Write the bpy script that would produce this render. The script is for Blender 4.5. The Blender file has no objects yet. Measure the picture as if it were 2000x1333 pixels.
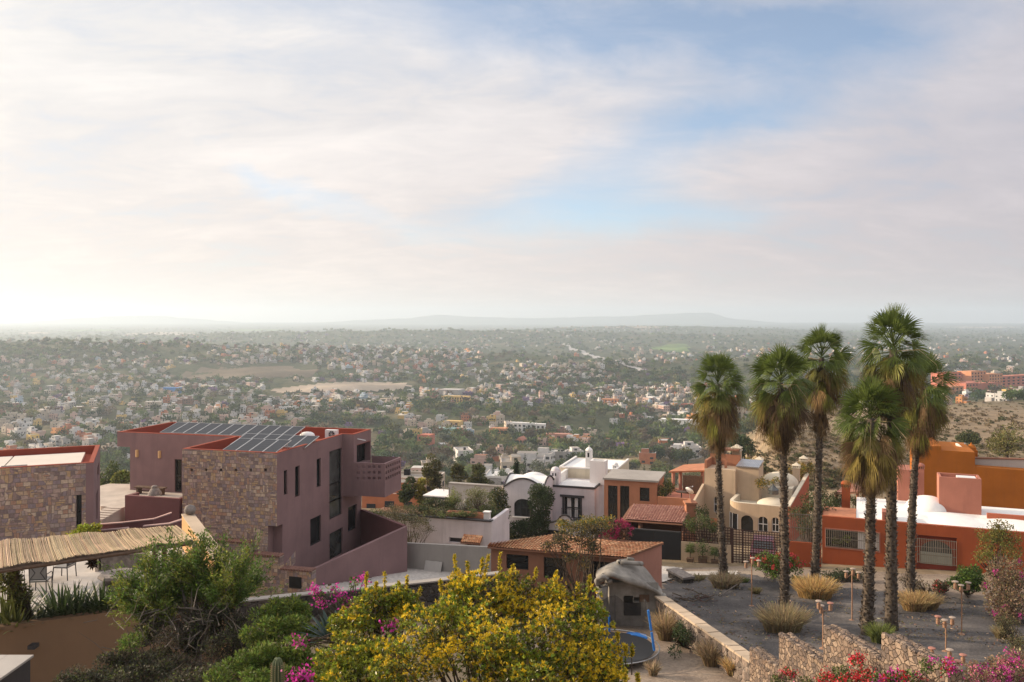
import bpy, math, random
import numpy as np
from mathutils import Vector, Matrix
R = math.radians
random.seed(7)
rng = np.random.default_rng(7)
SC = bpy.context.scene
COL = SC.collection
# the photograph: 2000x1333, focal length F pixels, eye level at row HY (the lens is shifted down a little)
F, CX, HY = 1667.0, 1000.0, 622.0


def P(px, py, Y):
    return Vector(((px - CX) / F * Y, Y, -(py - HY) / F * Y))


# ---------------------------------------------------------------- mesh building
class MB:
    def __init__(s):
        s.v, s.f, s.fm, s.mats = [], [], [], []
        s.cur = 0

    def use(s, m):
        if m not in s.mats:
            s.mats.append(m)
        s.cur = s.mats.index(m)
        return s

    def poly(s, pts):
        b = len(s.v)
        s.v += [tuple(p) for p in pts]
        s.f.append(tuple(range(b, b + len(pts))))
        s.fm.append(s.cur)

    def faces(s, pts, fs):
        b = len(s.v)
        s.v += [tuple(p) for p in pts]
        for f in fs:
            s.f.append(tuple(b + i for i in f))
            s.fm.append(s.cur)

    def box(s, a, b):
        x0, x1 = sorted((a[0], b[0])); y0, y1 = sorted((a[1], b[1])); z0, z1 = sorted((a[2], b[2]))
        s.faces([(x0, y0, z0), (x1, y0, z0), (x1, y1, z0), (x0, y1, z0), (x0, y0, z1), (x1, y0, z1), (x1, y1, z1), (x0, y1, z1)],
                [(0, 3, 2, 1), (4, 5, 6, 7), (0, 1, 5, 4), (1, 2, 6, 5), (2, 3, 7, 6), (3, 0, 4, 7)])
        return s

    def obox(s, c, ux, uy, uz, hx, hy, hz):
        c = Vector(c); ux = Vector(ux).normalized() * hx; uy = Vector(uy).normalized() * hy; uz = Vector(uz).normalized() * hz
        p = [c + sx * ux + sy * uy + sz * uz for sz in (-1, 1) for sx, sy in ((-1, -1), (1, -1), (1, 1), (-1, 1))]
        s.faces(p, [(0, 3, 2, 1), (4, 5, 6, 7), (0, 1, 5, 4), (1, 2, 6, 5), (2, 3, 7, 6), (3, 0, 4, 7)])
        return s

    def prism(s, pts, vec):
        pts = [Vector(p) for p in pts]; vec = Vector(vec); n = len(pts)
        s.faces(list(pts) + [p + vec for p in pts],
                [tuple(range(n - 1, -1, -1)), tuple(range(n, 2 * n))] + [(i, (i + 1) % n, n + (i + 1) % n, n + i) for i in range(n)])
        return s

    def tube(s, path, radii, n=6, cap=True):
        path = [Vector(p) for p in path]
        if not hasattr(radii, '__len__'):
            radii = [radii] * len(path)
        vs, fs = [], []
        for i, p in enumerate(path):
            d = (path[min(i + 1, len(path) - 1)] - path[max(i - 1, 0)]).normalized()
            a = d.orthogonal().normalized() if abs(d.z) < .95 else Vector((1, 0, 0))
            a = (a - d * a.dot(d)).normalized(); b = d.cross(a)
            for k in range(n):
                t = 2 * math.pi * k / n
                vs.append(p + (a * math.cos(t) + b * math.sin(t)) * radii[i])
        for i in range(len(path) - 1):
            for k in range(n):
                k2 = (k + 1) % n
                fs.append((i * n + k, i * n + k2, (i + 1) * n + k2, (i + 1) * n + k))
        if cap:
            fs.append(tuple(range(n - 1, -1, -1))); fs.append(tuple((len(path) - 1) * n + k for k in range(n)))
        s.faces(vs, fs)
        return s

    def lathe(s, c, prof, n=16, a0=0, a1=2 * math.pi):
        c = Vector(c); full = abs(a1 - a0 - 2 * math.pi) < 1e-6; m = n if full else n + 1
        vs, fs = [], []
        for r, z in prof:
            for k in range(m):
                t = a0 + (a1 - a0) * k / n
                vs.append(c + Vector((r * math.cos(t), r * math.sin(t), z)))
        for i in range(len(prof) - 1):
            for k in range(n):
                k2 = (k + 1) % m
                fs.append((i * m + k, i * m + k2, (i + 1) * m + k2, (i + 1) * m + k))
        if full:
            fs.append(tuple((len(prof) - 1) * m + k for k in range(m)))
        s.faces(vs, fs)
        return s

    def build(s, name, mat=None, parent=None, smooth=False):
        me = bpy.data.meshes.new(name)
        me.from_pydata(s.v, [], s.f)
        ms = s.mats if s.mats else [mat]
        for m in ms:
            me.materials.append(m)
        if len(ms) > 1:
            me.polygons.foreach_set('material_index', s.fm)
        if smooth:
            me.polygons.foreach_set('use_smooth', [True] * len(s.f))
        me.update()
        o = bpy.data.objects.new(name, me)
        COL.objects.link(o)
        if parent:
            o.parent = parent
        return o


def np_mesh(name, V, Q, mats, attr=None, matidx=None, smooth=False, tint=None):
    """mesh data from arrays: V (n,3), Q (m,k); attr (n,3) point colours"""
    V = np.asarray(V, dtype=np.float32); Q = np.asarray(Q, dtype=np.int32)
    me = bpy.data.meshes.new(name)
    m, k = Q.shape
    me.vertices.add(len(V)); me.vertices.foreach_set('co', V.ravel())
    me.loops.add(m * k); me.loops.foreach_set('vertex_index', Q.ravel())
    me.polygons.add(m)
    me.polygons.foreach_set('loop_start', np.arange(0, m * k, k, dtype=np.int32))
    for mt in (mats if isinstance(mats, (list, tuple)) else [mats]):
        me.materials.append(mt)
    if matidx is not None:
        me.polygons.foreach_set('material_index', np.asarray(matidx, dtype=np.int32))
    me.polygons.foreach_set('use_smooth', np.full(m, bool(smooth), dtype=bool))
    if attr is not None:
        a = me.attributes.new('Col', 'FLOAT_COLOR', 'POINT')
        c = np.ones((len(V), 4), dtype=np.float32); c[:, :3] = attr
        if tint is not None:
            c[:, 3] = tint
        a.data.foreach_set('color', c.ravel())
    me.update(calc_edges=True)
    return me


def link(name, me, parent=None, loc=None, rz=0, scale=None):
    o = bpy.data.objects.new(name, me)
    COL.objects.link(o)
    if parent:
        o.parent = parent
    if loc is not None:
        o.location = loc
    o.rotation_euler = (0, 0, rz)
    if scale is not None:
        o.scale = scale if hasattr(scale, '__len__') else (scale,) * 3
    return o


def tag(o, label=None, cat=None, group=None, kind=None):
    if label: o['label'] = label
    if cat: o['category'] = cat
    if group: o['group'] = group
    if kind: o['kind'] = kind
    return o


def thing(name, label, cat, loc=(0, 0, 0), rz=0, group=None):
    o = bpy.data.objects.new(name, None)
    COL.objects.link(o)
    o.empty_display_size = .2
    o.location = loc; o.rotation_euler = (0, 0, rz)
    return tag(o, label, cat, group)


def structure(o, label=None):
    o['kind'] = 'structure'
    if label: o['label'] = label
    return o


class Frame:
    """local building frame: origin O (world), x axis along angle rz"""
    def __init__(s, O, rz):
        s.O = Vector(O); s.rz = rz
        s.M = Matrix.Translation(s.O) @ Matrix.Rotation(rz, 4, 'Z')
        s.I = s.M.inverted()

    def loc(s, w):
        return s.I @ Vector(w)

    def w(s, l):
        return s.M @ Vector(l)

    def hit(s, px, py, o, n):
        """local point where the ray through a photo pixel meets the plane (o, n) given locally"""
        c = s.I @ Vector((0, 0, 0)); d = s.I.to_3x3() @ Vector(((px - CX) / F, 1, -(py - HY) / F))
        n = Vector(n); t = (Vector(o) - c).dot(n) / d.dot(n)
        return c + d * t

    def X(s, px, y, py=900):  # local x on the plane y=const
        return s.hit(px, py, (0, y, 0), (0, 1, 0)).x

    def Yc(s, px, x, py=900):
        return s.hit(px, py, (x, 0, 0), (1, 0, 0)).y

    def zx(s, px, py, x):
        return s.hit(px, py, (x, 0, 0), (1, 0, 0)).z

    def zy(s, px, py, y):
        return s.hit(px, py, (0, y, 0), (0, 1, 0)).z


def wall_holes(mb, o, u, n, W, H, holes, depth=.25, z0=0):
    """wall face in plane (o, u, up), outward normal n, with recessed openings (ua, ub, za, zb)"""
    o = Vector(o); u = Vector(u).normalized(); n = Vector(n).normalized(); k = Vector((0, 0, 1))
    us = sorted({0.0, W} | {min(max(h[i], 0), W) for h in holes for i in (0, 1)})
    zs = sorted({z0, H} | {min(max(h[i], z0), H) for h in holes for i in (2, 3)})
    pt = lambda a, z, d=0: o + u * a + k * z - n * d
    for i in range(len(us) - 1):
        for j in range(len(zs) - 1):
            a, b, c, d = us[i], us[i + 1], zs[j], zs[j + 1]
            if b - a < 1e-5 or d - c < 1e-5:
                continue
            mu, mz = (a + b) / 2, (c + d) / 2
            if any(h[0] < mu < h[1] and h[2] < mz < h[3] for h in holes):
                continue
            mb.poly([pt(a, c), pt(b, c), pt(b, d), pt(a, d)])
    for h in holes:
        a, b, c, d = max(h[0], 0), min(h[1], W), max(h[2], z0), min(h[3], H)
        mb.poly([pt(a, c), pt(b, c), pt(b, c, depth), pt(a, c, depth)])
        mb.poly([pt(a, d, depth), pt(b, d, depth), pt(b, d), pt(a, d)])
        mb.poly([pt(a, c, depth), pt(a, d, depth), pt(a, d), pt(a, c)])
        mb.poly([pt(b, c), pt(b, d), pt(b, d, depth), pt(b, c, depth)])


def window(parent, o, u, n, h, frame_m, glass_m, depth=.2, bar=.06, nx=1, nz=1, name='window', curtain=None, thick=.05):
    """frame with mullions (a part) and its pane (a sub-part) set into opening h"""
    o = Vector(o); u = Vector(u).normalized(); n = Vector(n).normalized(); k = Vector((0, 0, 1))
    a, b, c, d = h
    mb = MB()
    g = .003
    def bar_box(a0, a1, c0, c1):
        cen = o + u * (a0 + a1) / 2 + k * (c0 + c1) / 2 - n * (depth - thick / 2 - .01)
        mb.obox(cen, u, n, k, (a1 - a0) / 2, thick / 2, (c1 - c0) / 2)
    bar_box(a + g, b - g, c + g, c + bar); bar_box(a + g, b - g, d - bar, d - g)
    bar_box(a + g, a + bar, c + bar, d - bar); bar_box(b - bar, b - g, c + bar, d - bar)
    for i in range(1, nx):
        x = a + (b - a) * i / nx
        bar_box(x - bar / 2, x + bar / 2, c + bar, d - bar)
    for j in range(1, nz):
        z = c + (d - c) * j / nz
        for i in range(nx):
            x0 = a + (b - a) * i / nx + bar / 2; x1 = a + (b - a) * (i + 1) / nx - bar / 2
            bar_box(x0, x1, z - bar / 2, z + bar / 2)
    w = mb.build(name, frame_m, parent)
    p = MB()
    q = lambda x, z: o + u * x + k * z - n * (depth + .004)
    p.poly([q(a, c), q(b, c), q(b, d), q(a, d)])
    p.build('pane', glass_m, w)
    return w


def solid_wall(mb, pts, thick, ztop, zbot):
    """free wall following world points [(x,y)], tops/bottoms may be lists"""
    n = len(pts)
    zt = ztop if hasattr(ztop, '__len__') else [ztop] * n
    zb = zbot if hasattr(zbot, '__len__') else [zbot] * n
    L, Rr = [], []
    for i in range(n):
        a = Vector(pts[max(i - 1, 0)]); b = Vector(pts[min(i + 1, n - 1)])
        d = (b - a).normalized(); m = Vector((-d.y, d.x)) * thick / 2
        if 0 < i < n - 1:
            d1 = (Vector(pts[i]) - a).normalized(); m = m / max(.45, d.dot(d1))
        L.append(Vector(pts[i]) + m); Rr.append(Vector(pts[i]) - m)
    vs = []
    for i in range(n):
        vs += [(L[i].x, L[i].y, zb[i]), (L[i].x, L[i].y, zt[i]), (Rr[i].x, Rr[i].y, zt[i]), (Rr[i].x, Rr[i].y, zb[i])]
    fs = []
    for i in range(n - 1):
        a, b = 4 * i, 4 * i + 4
        fs += [(a, a + 1, b + 1, b), (a + 1, a + 2, b + 2, b + 1), (a + 2, a + 3, b + 3, b + 2)]
    fs += [(0, 3, 2, 1), (4 * n - 4, 4 * n - 3, 4 * n - 2, 4 * n - 1)]
    mb.faces(vs, fs)


# ---------------------------------------------------------------- terrain heights
_YL = [-400, 0, 5, 12, 20, 28, 62, 70, 80, 95, 120, 150, 200, 300, 400, 600, 900, 1200, 2000, 4000, 8000, 15000]
_ZL = [-2, -2.2, -3.5, -7.5, -11, -13.3, -17.4, -18.6, -20.2, -22, -25.8, -34, -52, -74, -83, -90, -94, -95, -96, -96, -90, -74]
_YR = [62, 70, 80, 95, 120, 150, 200, 250, 350, 500, 700, 1000, 1500, 3000, 8000, 15000]
_ZR = [-17.4, -18.4, -19.5, -20.5, -21, -22, -25, -29, -38, -53, -65, -77, -87, -94, -90, -74]
_BUMPS = [(-420, 1750, 520, 260, 33), (-880, 1560, 330, 200, 42), (170, 1350, 190, 150, 17), (-300, 3600, 1500, 450, 44),
          (850, 5200, 1000, 700, 46), (40, 110, 7, 12, 2.4), (52, 152, 10, 18, 2.0), (700, 1500, 500, 300, 14), (-1500, 2600, 700, 400, 22)]


def sstep(a, b, x):
    t = np.clip((x - a) / (b - a), 0, 1)
    return t * t * (3 - 2 * t)


def hgt(X, Y):
    X = np.asarray(X, float); Y = np.asarray(Y, float)
    zl = np.interp(Y, _YL, _ZL); zr = np.interp(Y, _YR, _ZR)
    t = X / np.maximum(Y, 1)
    r = sstep(.20, .33, t) * sstep(60, 75, Y)
    z = zl + (zr - zl) * r
    for bx, by, sx, sy, h in _BUMPS:
        z = z + h * np.exp(-((X - bx) / sx) ** 2 - ((Y - by) / sy) ** 2)
    amp = np.clip((Y - 88) / 110, 0, 1) * np.clip(Y * .007, 0, 5)
    z = z + amp * (np.sin(X / 41 + 1.3) * np.sin(Y / 57 + .4) + .5 * np.sin(X / 17 - Y / 23))
    return z


_RY = np.exp(np.linspace(math.log(6), math.log(14500), 1400))


def gp(px, py):
    """point of the terrain seen at a photo pixel (arrays welcome)"""
    px = np.atleast_1d(np.asarray(px, float)); py = np.atleast_1d(np.asarray(py, float))
    out = np.full((len(px), 3), np.nan)
    for i0 in range(0, len(px), 500):
        a = px[i0:i0 + 500, None]; b = py[i0:i0 + 500, None]
        X = (a - CX) / F * _RY; Z = -(b - HY) / F * _RY
        H = hgt(X, np.broadcast_to(_RY, X.shape))
        below = Z < H
        j = below.argmax(1); ok = below.any(1) & (j > 0)
        for r in np.nonzero(ok)[0]:
            k = j[r]; g1 = H[r, k] - Z[r, k]; g0 = Z[r, k - 1] - H[r, k - 1]
            y = _RY[k - 1] + (_RY[k] - _RY[k - 1]) * g0 / (g0 + g1)
            out[i0 + r] = ((px[i0 + r] - CX) / F * y, y, -(py[i0 + r] - HY) / F * y)
    return out


def G(px, py):
    return Vector(gp(px, py)[0])


def gz(x, y):
    return float(hgt(x, y))


def photo_px(p):
    return CX + F * p[0] / p[1], HY - F * p[2] / p[1]
# ---------------------------------------------------------------- materials
def new_mat(name):
    m = bpy.data.materials.new(name)
    m.use_nodes = True
    nt = m.node_tree
    return m, nt, nt.nodes['Principled BSDF']


def N(nt, typ, **kw):
    n = nt.nodes.new(typ)
    for k, v in kw.items():
        if k == 'ins':
            for a, b in v.items():
                n.inputs[a].default_value = b
        else:
            setattr(n, k, v)
    return n


def ramp(nt, fac, stops, interp='LINEAR'):
    r = nt.nodes.new('ShaderNodeValToRGB')
    cr = r.color_ramp; cr.interpolation = interp
    while len(cr.elements) < len(stops):
        cr.elements.new(.5)
    for e, (p, c) in zip(cr.elements, stops):
        e.position = p; e.color = (*c, 1) if len(c) == 3 else c
    nt.links.new(fac, r.inputs[0])
    return r.outputs[0]


def mixc(nt, f, a, b, mode='MIX'):
    m = nt.nodes.new('ShaderNodeMix'); m.data_type = 'RGBA'; m.blend_type = mode
    for i, v in ((0, f), (6, a), (7, b)):
        if isinstance(v, (int, float)):
            m.inputs[i].default_value = v
        elif isinstance(v, tuple):
            m.inputs[i].default_value = (*v, 1) if len(v) == 3 else v
        else:
            nt.links.new(v, m.inputs[i])
    return m.outputs[2]


def math_(nt, op, a, b=None, c=None, clamp=False):
    m = nt.nodes.new('ShaderNodeMath'); m.operation = op; m.use_clamp = clamp
    for i, v in enumerate((a, b, c)):
        if v is None: continue
        if isinstance(v, (int, float)): m.inputs[i].default_value = v
        else: nt.links.new(v, m.inputs[i])
    return m.outputs[0]


def tex_noise(nt, vec, scale, detail=4, rough=.55, dist=0, out=0):
    t = N(nt, 'ShaderNodeTexNoise', ins={'Scale': scale, 'Detail': detail, 'Roughness': rough, 'Distortion': dist})
    if vec is not None: nt.links.new(vec, t.inputs['Vector'])
    return t.outputs[out]


def coords(nt, which='Object'):
    return nt.nodes.new('ShaderNodeTexCoord').outputs[which]


def bump(nt, b, h, strength=.3, dist=.02):
    n = N(nt, 'ShaderNodeBump', ins={'Strength': strength, 'Distance': dist})
    nt.links.new(h, n.inputs['Height']); nt.links.new(n.outputs[0], b.inputs['Normal'])


def scl(c, k):
    return tuple(min(1, x * k) for x in c)


def hexc(h):
    f = lambda v: (v / 12.92 if v <= .04045 else ((v + .055) / 1.055) ** 2.4)
    return tuple(f(int(h[i:i + 2], 16) / 255) for i in (0, 2, 4))


def plaster(name, c, var=.18, stain=.35, rough=.92, sc=1.0):
    """painted render: broad patchiness, streaks running down, fine grain"""
    m, nt, b = new_mat(name)
    co = coords(nt)
    big = tex_noise(nt, co, .45 * sc, 5, .6)
    mp = N(nt, 'ShaderNodeMapping'); mp.inputs['Scale'].default_value = (2.2 * sc, 2.2 * sc, .22 * sc)
    nt.links.new(co, mp.inputs[0])
    st = tex_noise(nt, mp.outputs[0], 1.3, 5, .65)
    c1 = ramp(nt, big, [(.3, scl(c, 1 - var)), (.7, scl(c, 1 + var * .7))])
    f = ramp(nt, st, [(.52, (0, 0, 0)), (.8, (1, 1, 1))])
    f2 = math_(nt, 'MULTIPLY', f, stain)
    col = mixc(nt, f2, c1, tuple(x * .62 + .012 for x in c))
    nt.links.new(col, b.inputs['Base Color'])
    b.inputs['Roughness'].default_value = rough
    b.inputs['Specular IOR Level'].default_value = .2
    bump(nt, b, tex_noise(nt, co, 14, 6, .6), .22, .015)
    return m


def plain(name, c, rough=.6, metal=0, var=.08, sc=3, spec=.5, bumpy=0):
    m, nt, b = new_mat(name)
    co = coords(nt)
    nz = tex_noise(nt, co, sc, 4)
    nt.links.new(ramp(nt, nz, [(.3, scl(c, 1 - var)), (.7, scl(c, 1 + var))]), b.inputs['Base Color'])
    b.inputs['Roughness'].default_value = rough; b.inputs['Metallic'].default_value = metal
    b.inputs['Specular IOR Level'].default_value = spec
    if bumpy: bump(nt, b, tex_noise(nt, co, sc * 5, 5), bumpy, .02)
    return m


def glass(name, c=(.012, .014, .016), rough=.06):
    m, nt, b = new_mat(name)
    co = coords(nt)
    nz = tex_noise(nt, co, .8, 3)
    nt.links.new(ramp(nt, nz, [(.35, scl(c, .5)), (.7, scl(c, 1.9))]), b.inputs['Base Color'])
    b.inputs['Roughness'].default_value = rough
    b.inputs['Specular IOR Level'].default_value = .6
    bump(nt, b, tex_noise(nt, co, 1.1, 2), .03, .05)
    return m


def ashlar(name, axis, cols, bw=.62, bh=.27, mortar=(.16, .13, .115)):
    """irregular squared-stone facing; axis 0: wall along local x, 1: along local y"""
    m, nt, b = new_mat(name)
    co = coords(nt)
    sp = N(nt, 'ShaderNodeSeparateXYZ'); nt.links.new(co, sp.inputs[0])
    cb = N(nt, 'ShaderNodeCombineXYZ')
    nt.links.new(sp.outputs[axis], cb.inputs[0]); nt.links.new(sp.outputs[2], cb.inputs[1])
    # small wander so courses are not ruler-straight
    wn = N(nt, 'ShaderNodeTexNoise', ins={'Scale': .9, 'Detail': 2}); nt.links.new(cb.outputs[0], wn.inputs['Vector'])
    wm = N(nt, 'ShaderNodeVectorMath', operation='MULTIPLY_ADD')
    nt.links.new(wn.outputs['Color'], wm.inputs[0]); wm.inputs[1].default_value = (.1, .1, 0); nt.links.new(cb.outputs[0], wm.inputs[2])
    outs = []
    for i, (w, h, off) in enumerate(((bw, bh, 0), (bw * .55, bh * 1.9, 3.7), (bw * 1.25, bh * .5, 9.1))):
        mp = N(nt, 'ShaderNodeMapping'); mp.inputs['Location'].default_value = (off, off * .37, 0)
        nt.links.new(wm.outputs[0], mp.inputs[0])
        br = N(nt, 'ShaderNodeTexBrick', offset=.37, offset_frequency=2, squash=.72, squash_frequency=3,
               ins={'Color1': (0, 0, 0, 1), 'Color2': (1, 1, 1, 1), 'Mortar': (.5, .5, .5, 1), 'Scale': 1.0, 'Mortar Size': .012,
                    'Mortar Smooth': .2, 'Bias': 0.0, 'Brick Width': w, 'Row Height': h})
        nt.links.new(mp.outputs[0], br.inputs['Vector'])
        outs.append((br.outputs['Color'], br.outputs['Fac']))
    sel = tex_noise(nt, wm.outputs[0], 1.15, 1)
    s1 = math_(nt, 'GREATER_THAN', sel, .52); s2 = math_(nt, 'GREATER_THAN', sel, .6)
    g = mixc(nt, s1, outs[0][0], outs[1][0]); g = mixc(nt, s2, g, outs[2][0])
    fm = math_(nt, 'ADD', math_(nt, 'MULTIPLY', outs[0][1], math_(nt, 'SUBTRACT', 1, s1)),
               math_(nt, 'MULTIPLY', outs[1][1], math_(nt, 'SUBTRACT', s1, s2)))
    fm = math_(nt, 'ADD', fm, math_(nt, 'MULTIPLY', outs[2][1], s2), clamp=True)
    n = len(cols)
    stone = ramp(nt, g, [(i / n, c) for i, c in enumerate(cols)], 'CONSTANT')
    fine = tex_noise(nt, co, 9, 6, .65)
    stone = mixc(nt, .8, stone, ramp(nt, fine, [(.25, (.6, .6, .6)), (.75, (1.3, 1.3, 1.3))]), 'MULTIPLY')
    col = mixc(nt, math_(nt, 'MULTIPLY', fm, .8), stone, mortar)
    nt.links.new(col, b.inputs['Base Color'])
    b.inputs['Roughness'].default_value = .95; b.inputs['Specular IOR Level'].default_value = .15
    hh = math_(nt, 'ADD', math_(nt, 'MULTIPLY', g, .6), math_(nt, 'MULTIPLY', fine, .5))
    hh = math_(nt, 'SUBTRACT', hh, math_(nt, 'MULTIPLY', fm, .8))
    bump(nt, b, hh, .8, .05)
    return m


def rubble(name, cols, scale=2.6, mortar=(.3, .26, .22), msize=.06):
    m, nt, b = new_mat(name)
    co = coords(nt)
    nz = N(nt, 'ShaderNodeTexNoise', ins={'Scale': 2.2, 'Detail': 3}); nt.links.new(co, nz.inputs['Vector'])
    wm = N(nt, 'ShaderNodeVectorMath', operation='MULTIPLY_ADD')
    nt.links.new(nz.outputs['Color'], wm.inputs[0]); wm.inputs[1].default_value = (.16, .16, .16); nt.links.new(co, wm.inputs[2])
    v1 = N(nt, 'ShaderNodeTexVoronoi', feature='F1', ins={'Scale': scale, 'Randomness': .9})
    v2 = N(nt, 'ShaderNodeTexVoronoi', feature='DISTANCE_TO_EDGE', ins={'Scale': scale, 'Randomness': .9})
    for v in (v1, v2): nt.links.new(wm.outputs[0], v.inputs['Vector'])
    sp = N(nt, 'ShaderNodeSeparateColor'); nt.links.new(v1.outputs['Color'], sp.inputs[0])
    n = len(cols)
    stone = ramp(nt, sp.outputs[0], [(i / n, c) for i, c in enumerate(cols)], 'CONSTANT')
    fine = tex_noise(nt, co, 11, 6, .65)
    stone = mixc(nt, .85, stone, ramp(nt, fine, [(.25, (.6, .6, .6)), (.75, (1.35, 1.35, 1.35))]), 'MULTIPLY')
    edge = ramp(nt, v2.outputs['Distance'], [(0, (1, 1, 1)), (msize, (0, 0, 0))])
    nt.links.new(mixc(nt, edge, stone, mortar), b.inputs['Base Color'])
    b.inputs['Roughness'].default_value = .95; b.inputs['Specular IOR Level'].default_value = .15
    hh = ramp(nt, v2.outputs['Distance'], [(0, (0, 0, 0)), (msize * 2.5, (1, 1, 1))])
    bump(nt, b, math_(nt, 'ADD', hh, math_(nt, 'MULTIPLY', fine, .5)), .9, .06)
    return m


def leafmat(name, transl=.35, obj=False, rough=.55, spec=.25):
    """leaf: colour stored per leaf, some light passes through"""
    m, nt, b = new_mat(name)
    at = N(nt, 'ShaderNodeAttribute', attribute_name='Col')
    col = at.outputs['Color']
    if obj:
        oi = N(nt, 'ShaderNodeObjectInfo')
        col = mixc(nt, 1.0, col, oi.outputs['Color'], 'MULTIPLY')
    nt.links.new(col, b.inputs['Base Color'])
    b.inputs['Roughness'].default_value = rough; b.inputs['Specular IOR Level'].default_value = spec
    if transl:
        tr = N(nt, 'ShaderNodeBsdfTranslucent'); nt.links.new(col, tr.inputs['Color'])
        mx = N(nt, 'ShaderNodeMixShader'); mx.inputs[0].default_value = transl
        nt.links.new(b.outputs[0], mx.inputs[1]); nt.links.new(tr.outputs[0], mx.inputs[2])
        nt.links.new(mx.outputs[0], nt.nodes['Material Output'].inputs[0])
    return m


def tile_mat(name, cols, rough=.85):
    """clay roof tiles: each tile its own tone, from the point colours"""
    m, nt, b = new_mat(name)
    at = N(nt, 'ShaderNodeAttribute', attribute_name='Col')
    sp = N(nt, 'ShaderNodeSeparateColor'); nt.links.new(at.outputs['Color'], sp.inputs[0])
    n = len(cols)
    c = ramp(nt, sp.outputs[0], [(i / (n - 1), k) for i, k in enumerate(cols)])
    fine = tex_noise(nt, coords(nt), 5, 6, .7)
    c = mixc(nt, .7, c, ramp(nt, fine, [(.3, (.65, .65, .66)), (.7, (1.25, 1.25, 1.2))]), 'MULTIPLY')
    nt.links.new(c, b.inputs['Base Color']); b.inputs['Roughness'].default_value = rough
    b.inputs['Specular IOR Level'].default_value = .2
    return m


def town_mat():
    m, nt, b = new_mat('town_wall')
    at = N(nt, 'ShaderNodeAttribute', attribute_name='Col')
    oi = N(nt, 'ShaderNodeObjectInfo')
    mult = mixc(nt, 1.0, at.outputs['Color'], oi.outputs['Color'], 'MULTIPLY')
    c = mixc(nt, at.outputs['Alpha'], at.outputs['Color'], mult)
    fine = tex_noise(nt, coords(nt), .6, 5, .7)
    c = mixc(nt, .6, c, ramp(nt, fine, [(.3, (.7, .69, .68)), (.7, (1.2, 1.2, 1.2))]), 'MULTIPLY')
    nt.links.new(c, b.inputs['Base Color']); b.inputs['Roughness'].default_value = .85
    b.inputs['Specular IOR Level'].default_value = .25
    return m


M = {}
M['town'] = town_mat()
M['leaf'] = leafmat('leaf_surface', .35)
M['leaf_far'] = leafmat('leaf_far_surface', .25, obj=True, rough=.8, spec=.08)
M['dead'] = leafmat('dead_leaf_surface', .25, rough=.9, spec=.05)
M['straw'] = leafmat('straw_surface', .4, rough=.9, spec=.05)
M['bark'] = plain('bark', (.085, .065, .05), .95, var=.4, sc=6, spec=.1, bumpy=.6)
M['bark_grey'] = plain('grey_bark', (.16, .14, .125), .95, var=.4, sc=7, spec=.1, bumpy=.6)
# ---------------------------------------------------------------- camera, sky, sun
cam = bpy.data.cameras.new('camera'); cam_o = bpy.data.objects.new('camera', cam); COL.objects.link(cam_o)
SC.camera = cam_o
cam.lens = 36 * F / 2000; cam.sensor_width = 36; cam.shift_y = -(666.5 - HY) / 2000
cam.clip_start = .1; cam.clip_end = 90000
cam_o.rotation_euler = (R(90), 0, 0)

SUN_AZ, SUN_EL = 73.0, 15.0        # degrees to the left of the view, and above the horizon
sun_dir = Vector((-math.sin(R(SUN_AZ)) * math.cos(R(SUN_EL)), math.cos(R(SUN_AZ)) * math.cos(R(SUN_EL)), math.sin(R(SUN_EL))))
sl = bpy.data.lights.new('sun', 'SUN'); so = bpy.data.objects.new('sun', sl); COL.objects.link(so)
sl.energy = 5.0; sl.angle = R(.6); sl.color = (1, .79, .56)
so.rotation_euler = (-sun_dir).to_track_quat('-Z', 'Y').to_euler()

w = bpy.data.worlds.new('World'); SC.world = w; w.use_nodes = True
nt = w.node_tree; nt.nodes.clear()
out = nt.nodes.new('ShaderNodeOutputWorld')
sky = N(nt, 'ShaderNodeTexSky', sky_type='NISHITA', sun_disc=False, sun_elevation=R(SUN_EL), sun_rotation=R(-SUN_AZ),
        altitude=2000, air_density=1.0, dust_density=1.6, ozone_density=1.2)
bg = N(nt, 'ShaderNodeBackground', ins={'Strength': .15}); nt.links.new(sky.outputs[0], bg.inputs[0])
dirv = coords(nt, 'Generated')


def sky_blob(px, py, wx, wy, tilt=0):
    """soft patch in the sky round the direction of a photo pixel; widths in degrees"""
    d = Vector(((px - CX) / F, 1, -(py - HY) / F)).normalized()
    rt = Vector((d.y, -d.x, 0)).normalized(); up = rt.cross(d)
    a = R(tilt); e1 = rt * math.cos(a) + up * math.sin(a); e2 = up * math.cos(a) - rt * math.sin(a)
    def dot(v, s):
        n = N(nt, 'ShaderNodeVectorMath', operation='DOT_PRODUCT'); nt.links.new(warp, n.inputs[0]); n.inputs[1].default_value = v
        return math_(nt, 'DIVIDE', n.outputs['Value'], math.sin(R(s)))
    x, y = dot(e1, wx), dot(e2, wy)
    r = math_(nt, 'ADD', math_(nt, 'MULTIPLY', x, x), math_(nt, 'MULTIPLY', y, y))
    return math_(nt, 'POWER', 2.718, math_(nt, 'MULTIPLY', r, -1.0))


# slow warp so the patches have cloud-like edges
wn = N(nt, 'ShaderNodeTexNoise', ins={'Scale': 3.2, 'Detail': 6, 'Roughness': .6}); nt.links.new(dirv, wn.inputs['Vector'])
wsub = N(nt, 'ShaderNodeVectorMath', operation='SUBTRACT'); nt.links.new(wn.outputs['Color'], wsub.inputs[0]); wsub.inputs[1].default_value = (.5, .5, .5)
wma = N(nt, 'ShaderNodeVectorMath', operation='MULTIPLY_ADD'); nt.links.new(wsub.outputs[0], wma.inputs[0])
wma.inputs[1].default_value = (.24, .24, .17); nt.links.new(dirv, wma.inputs[2])
warp = wma.outputs[0]
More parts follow.
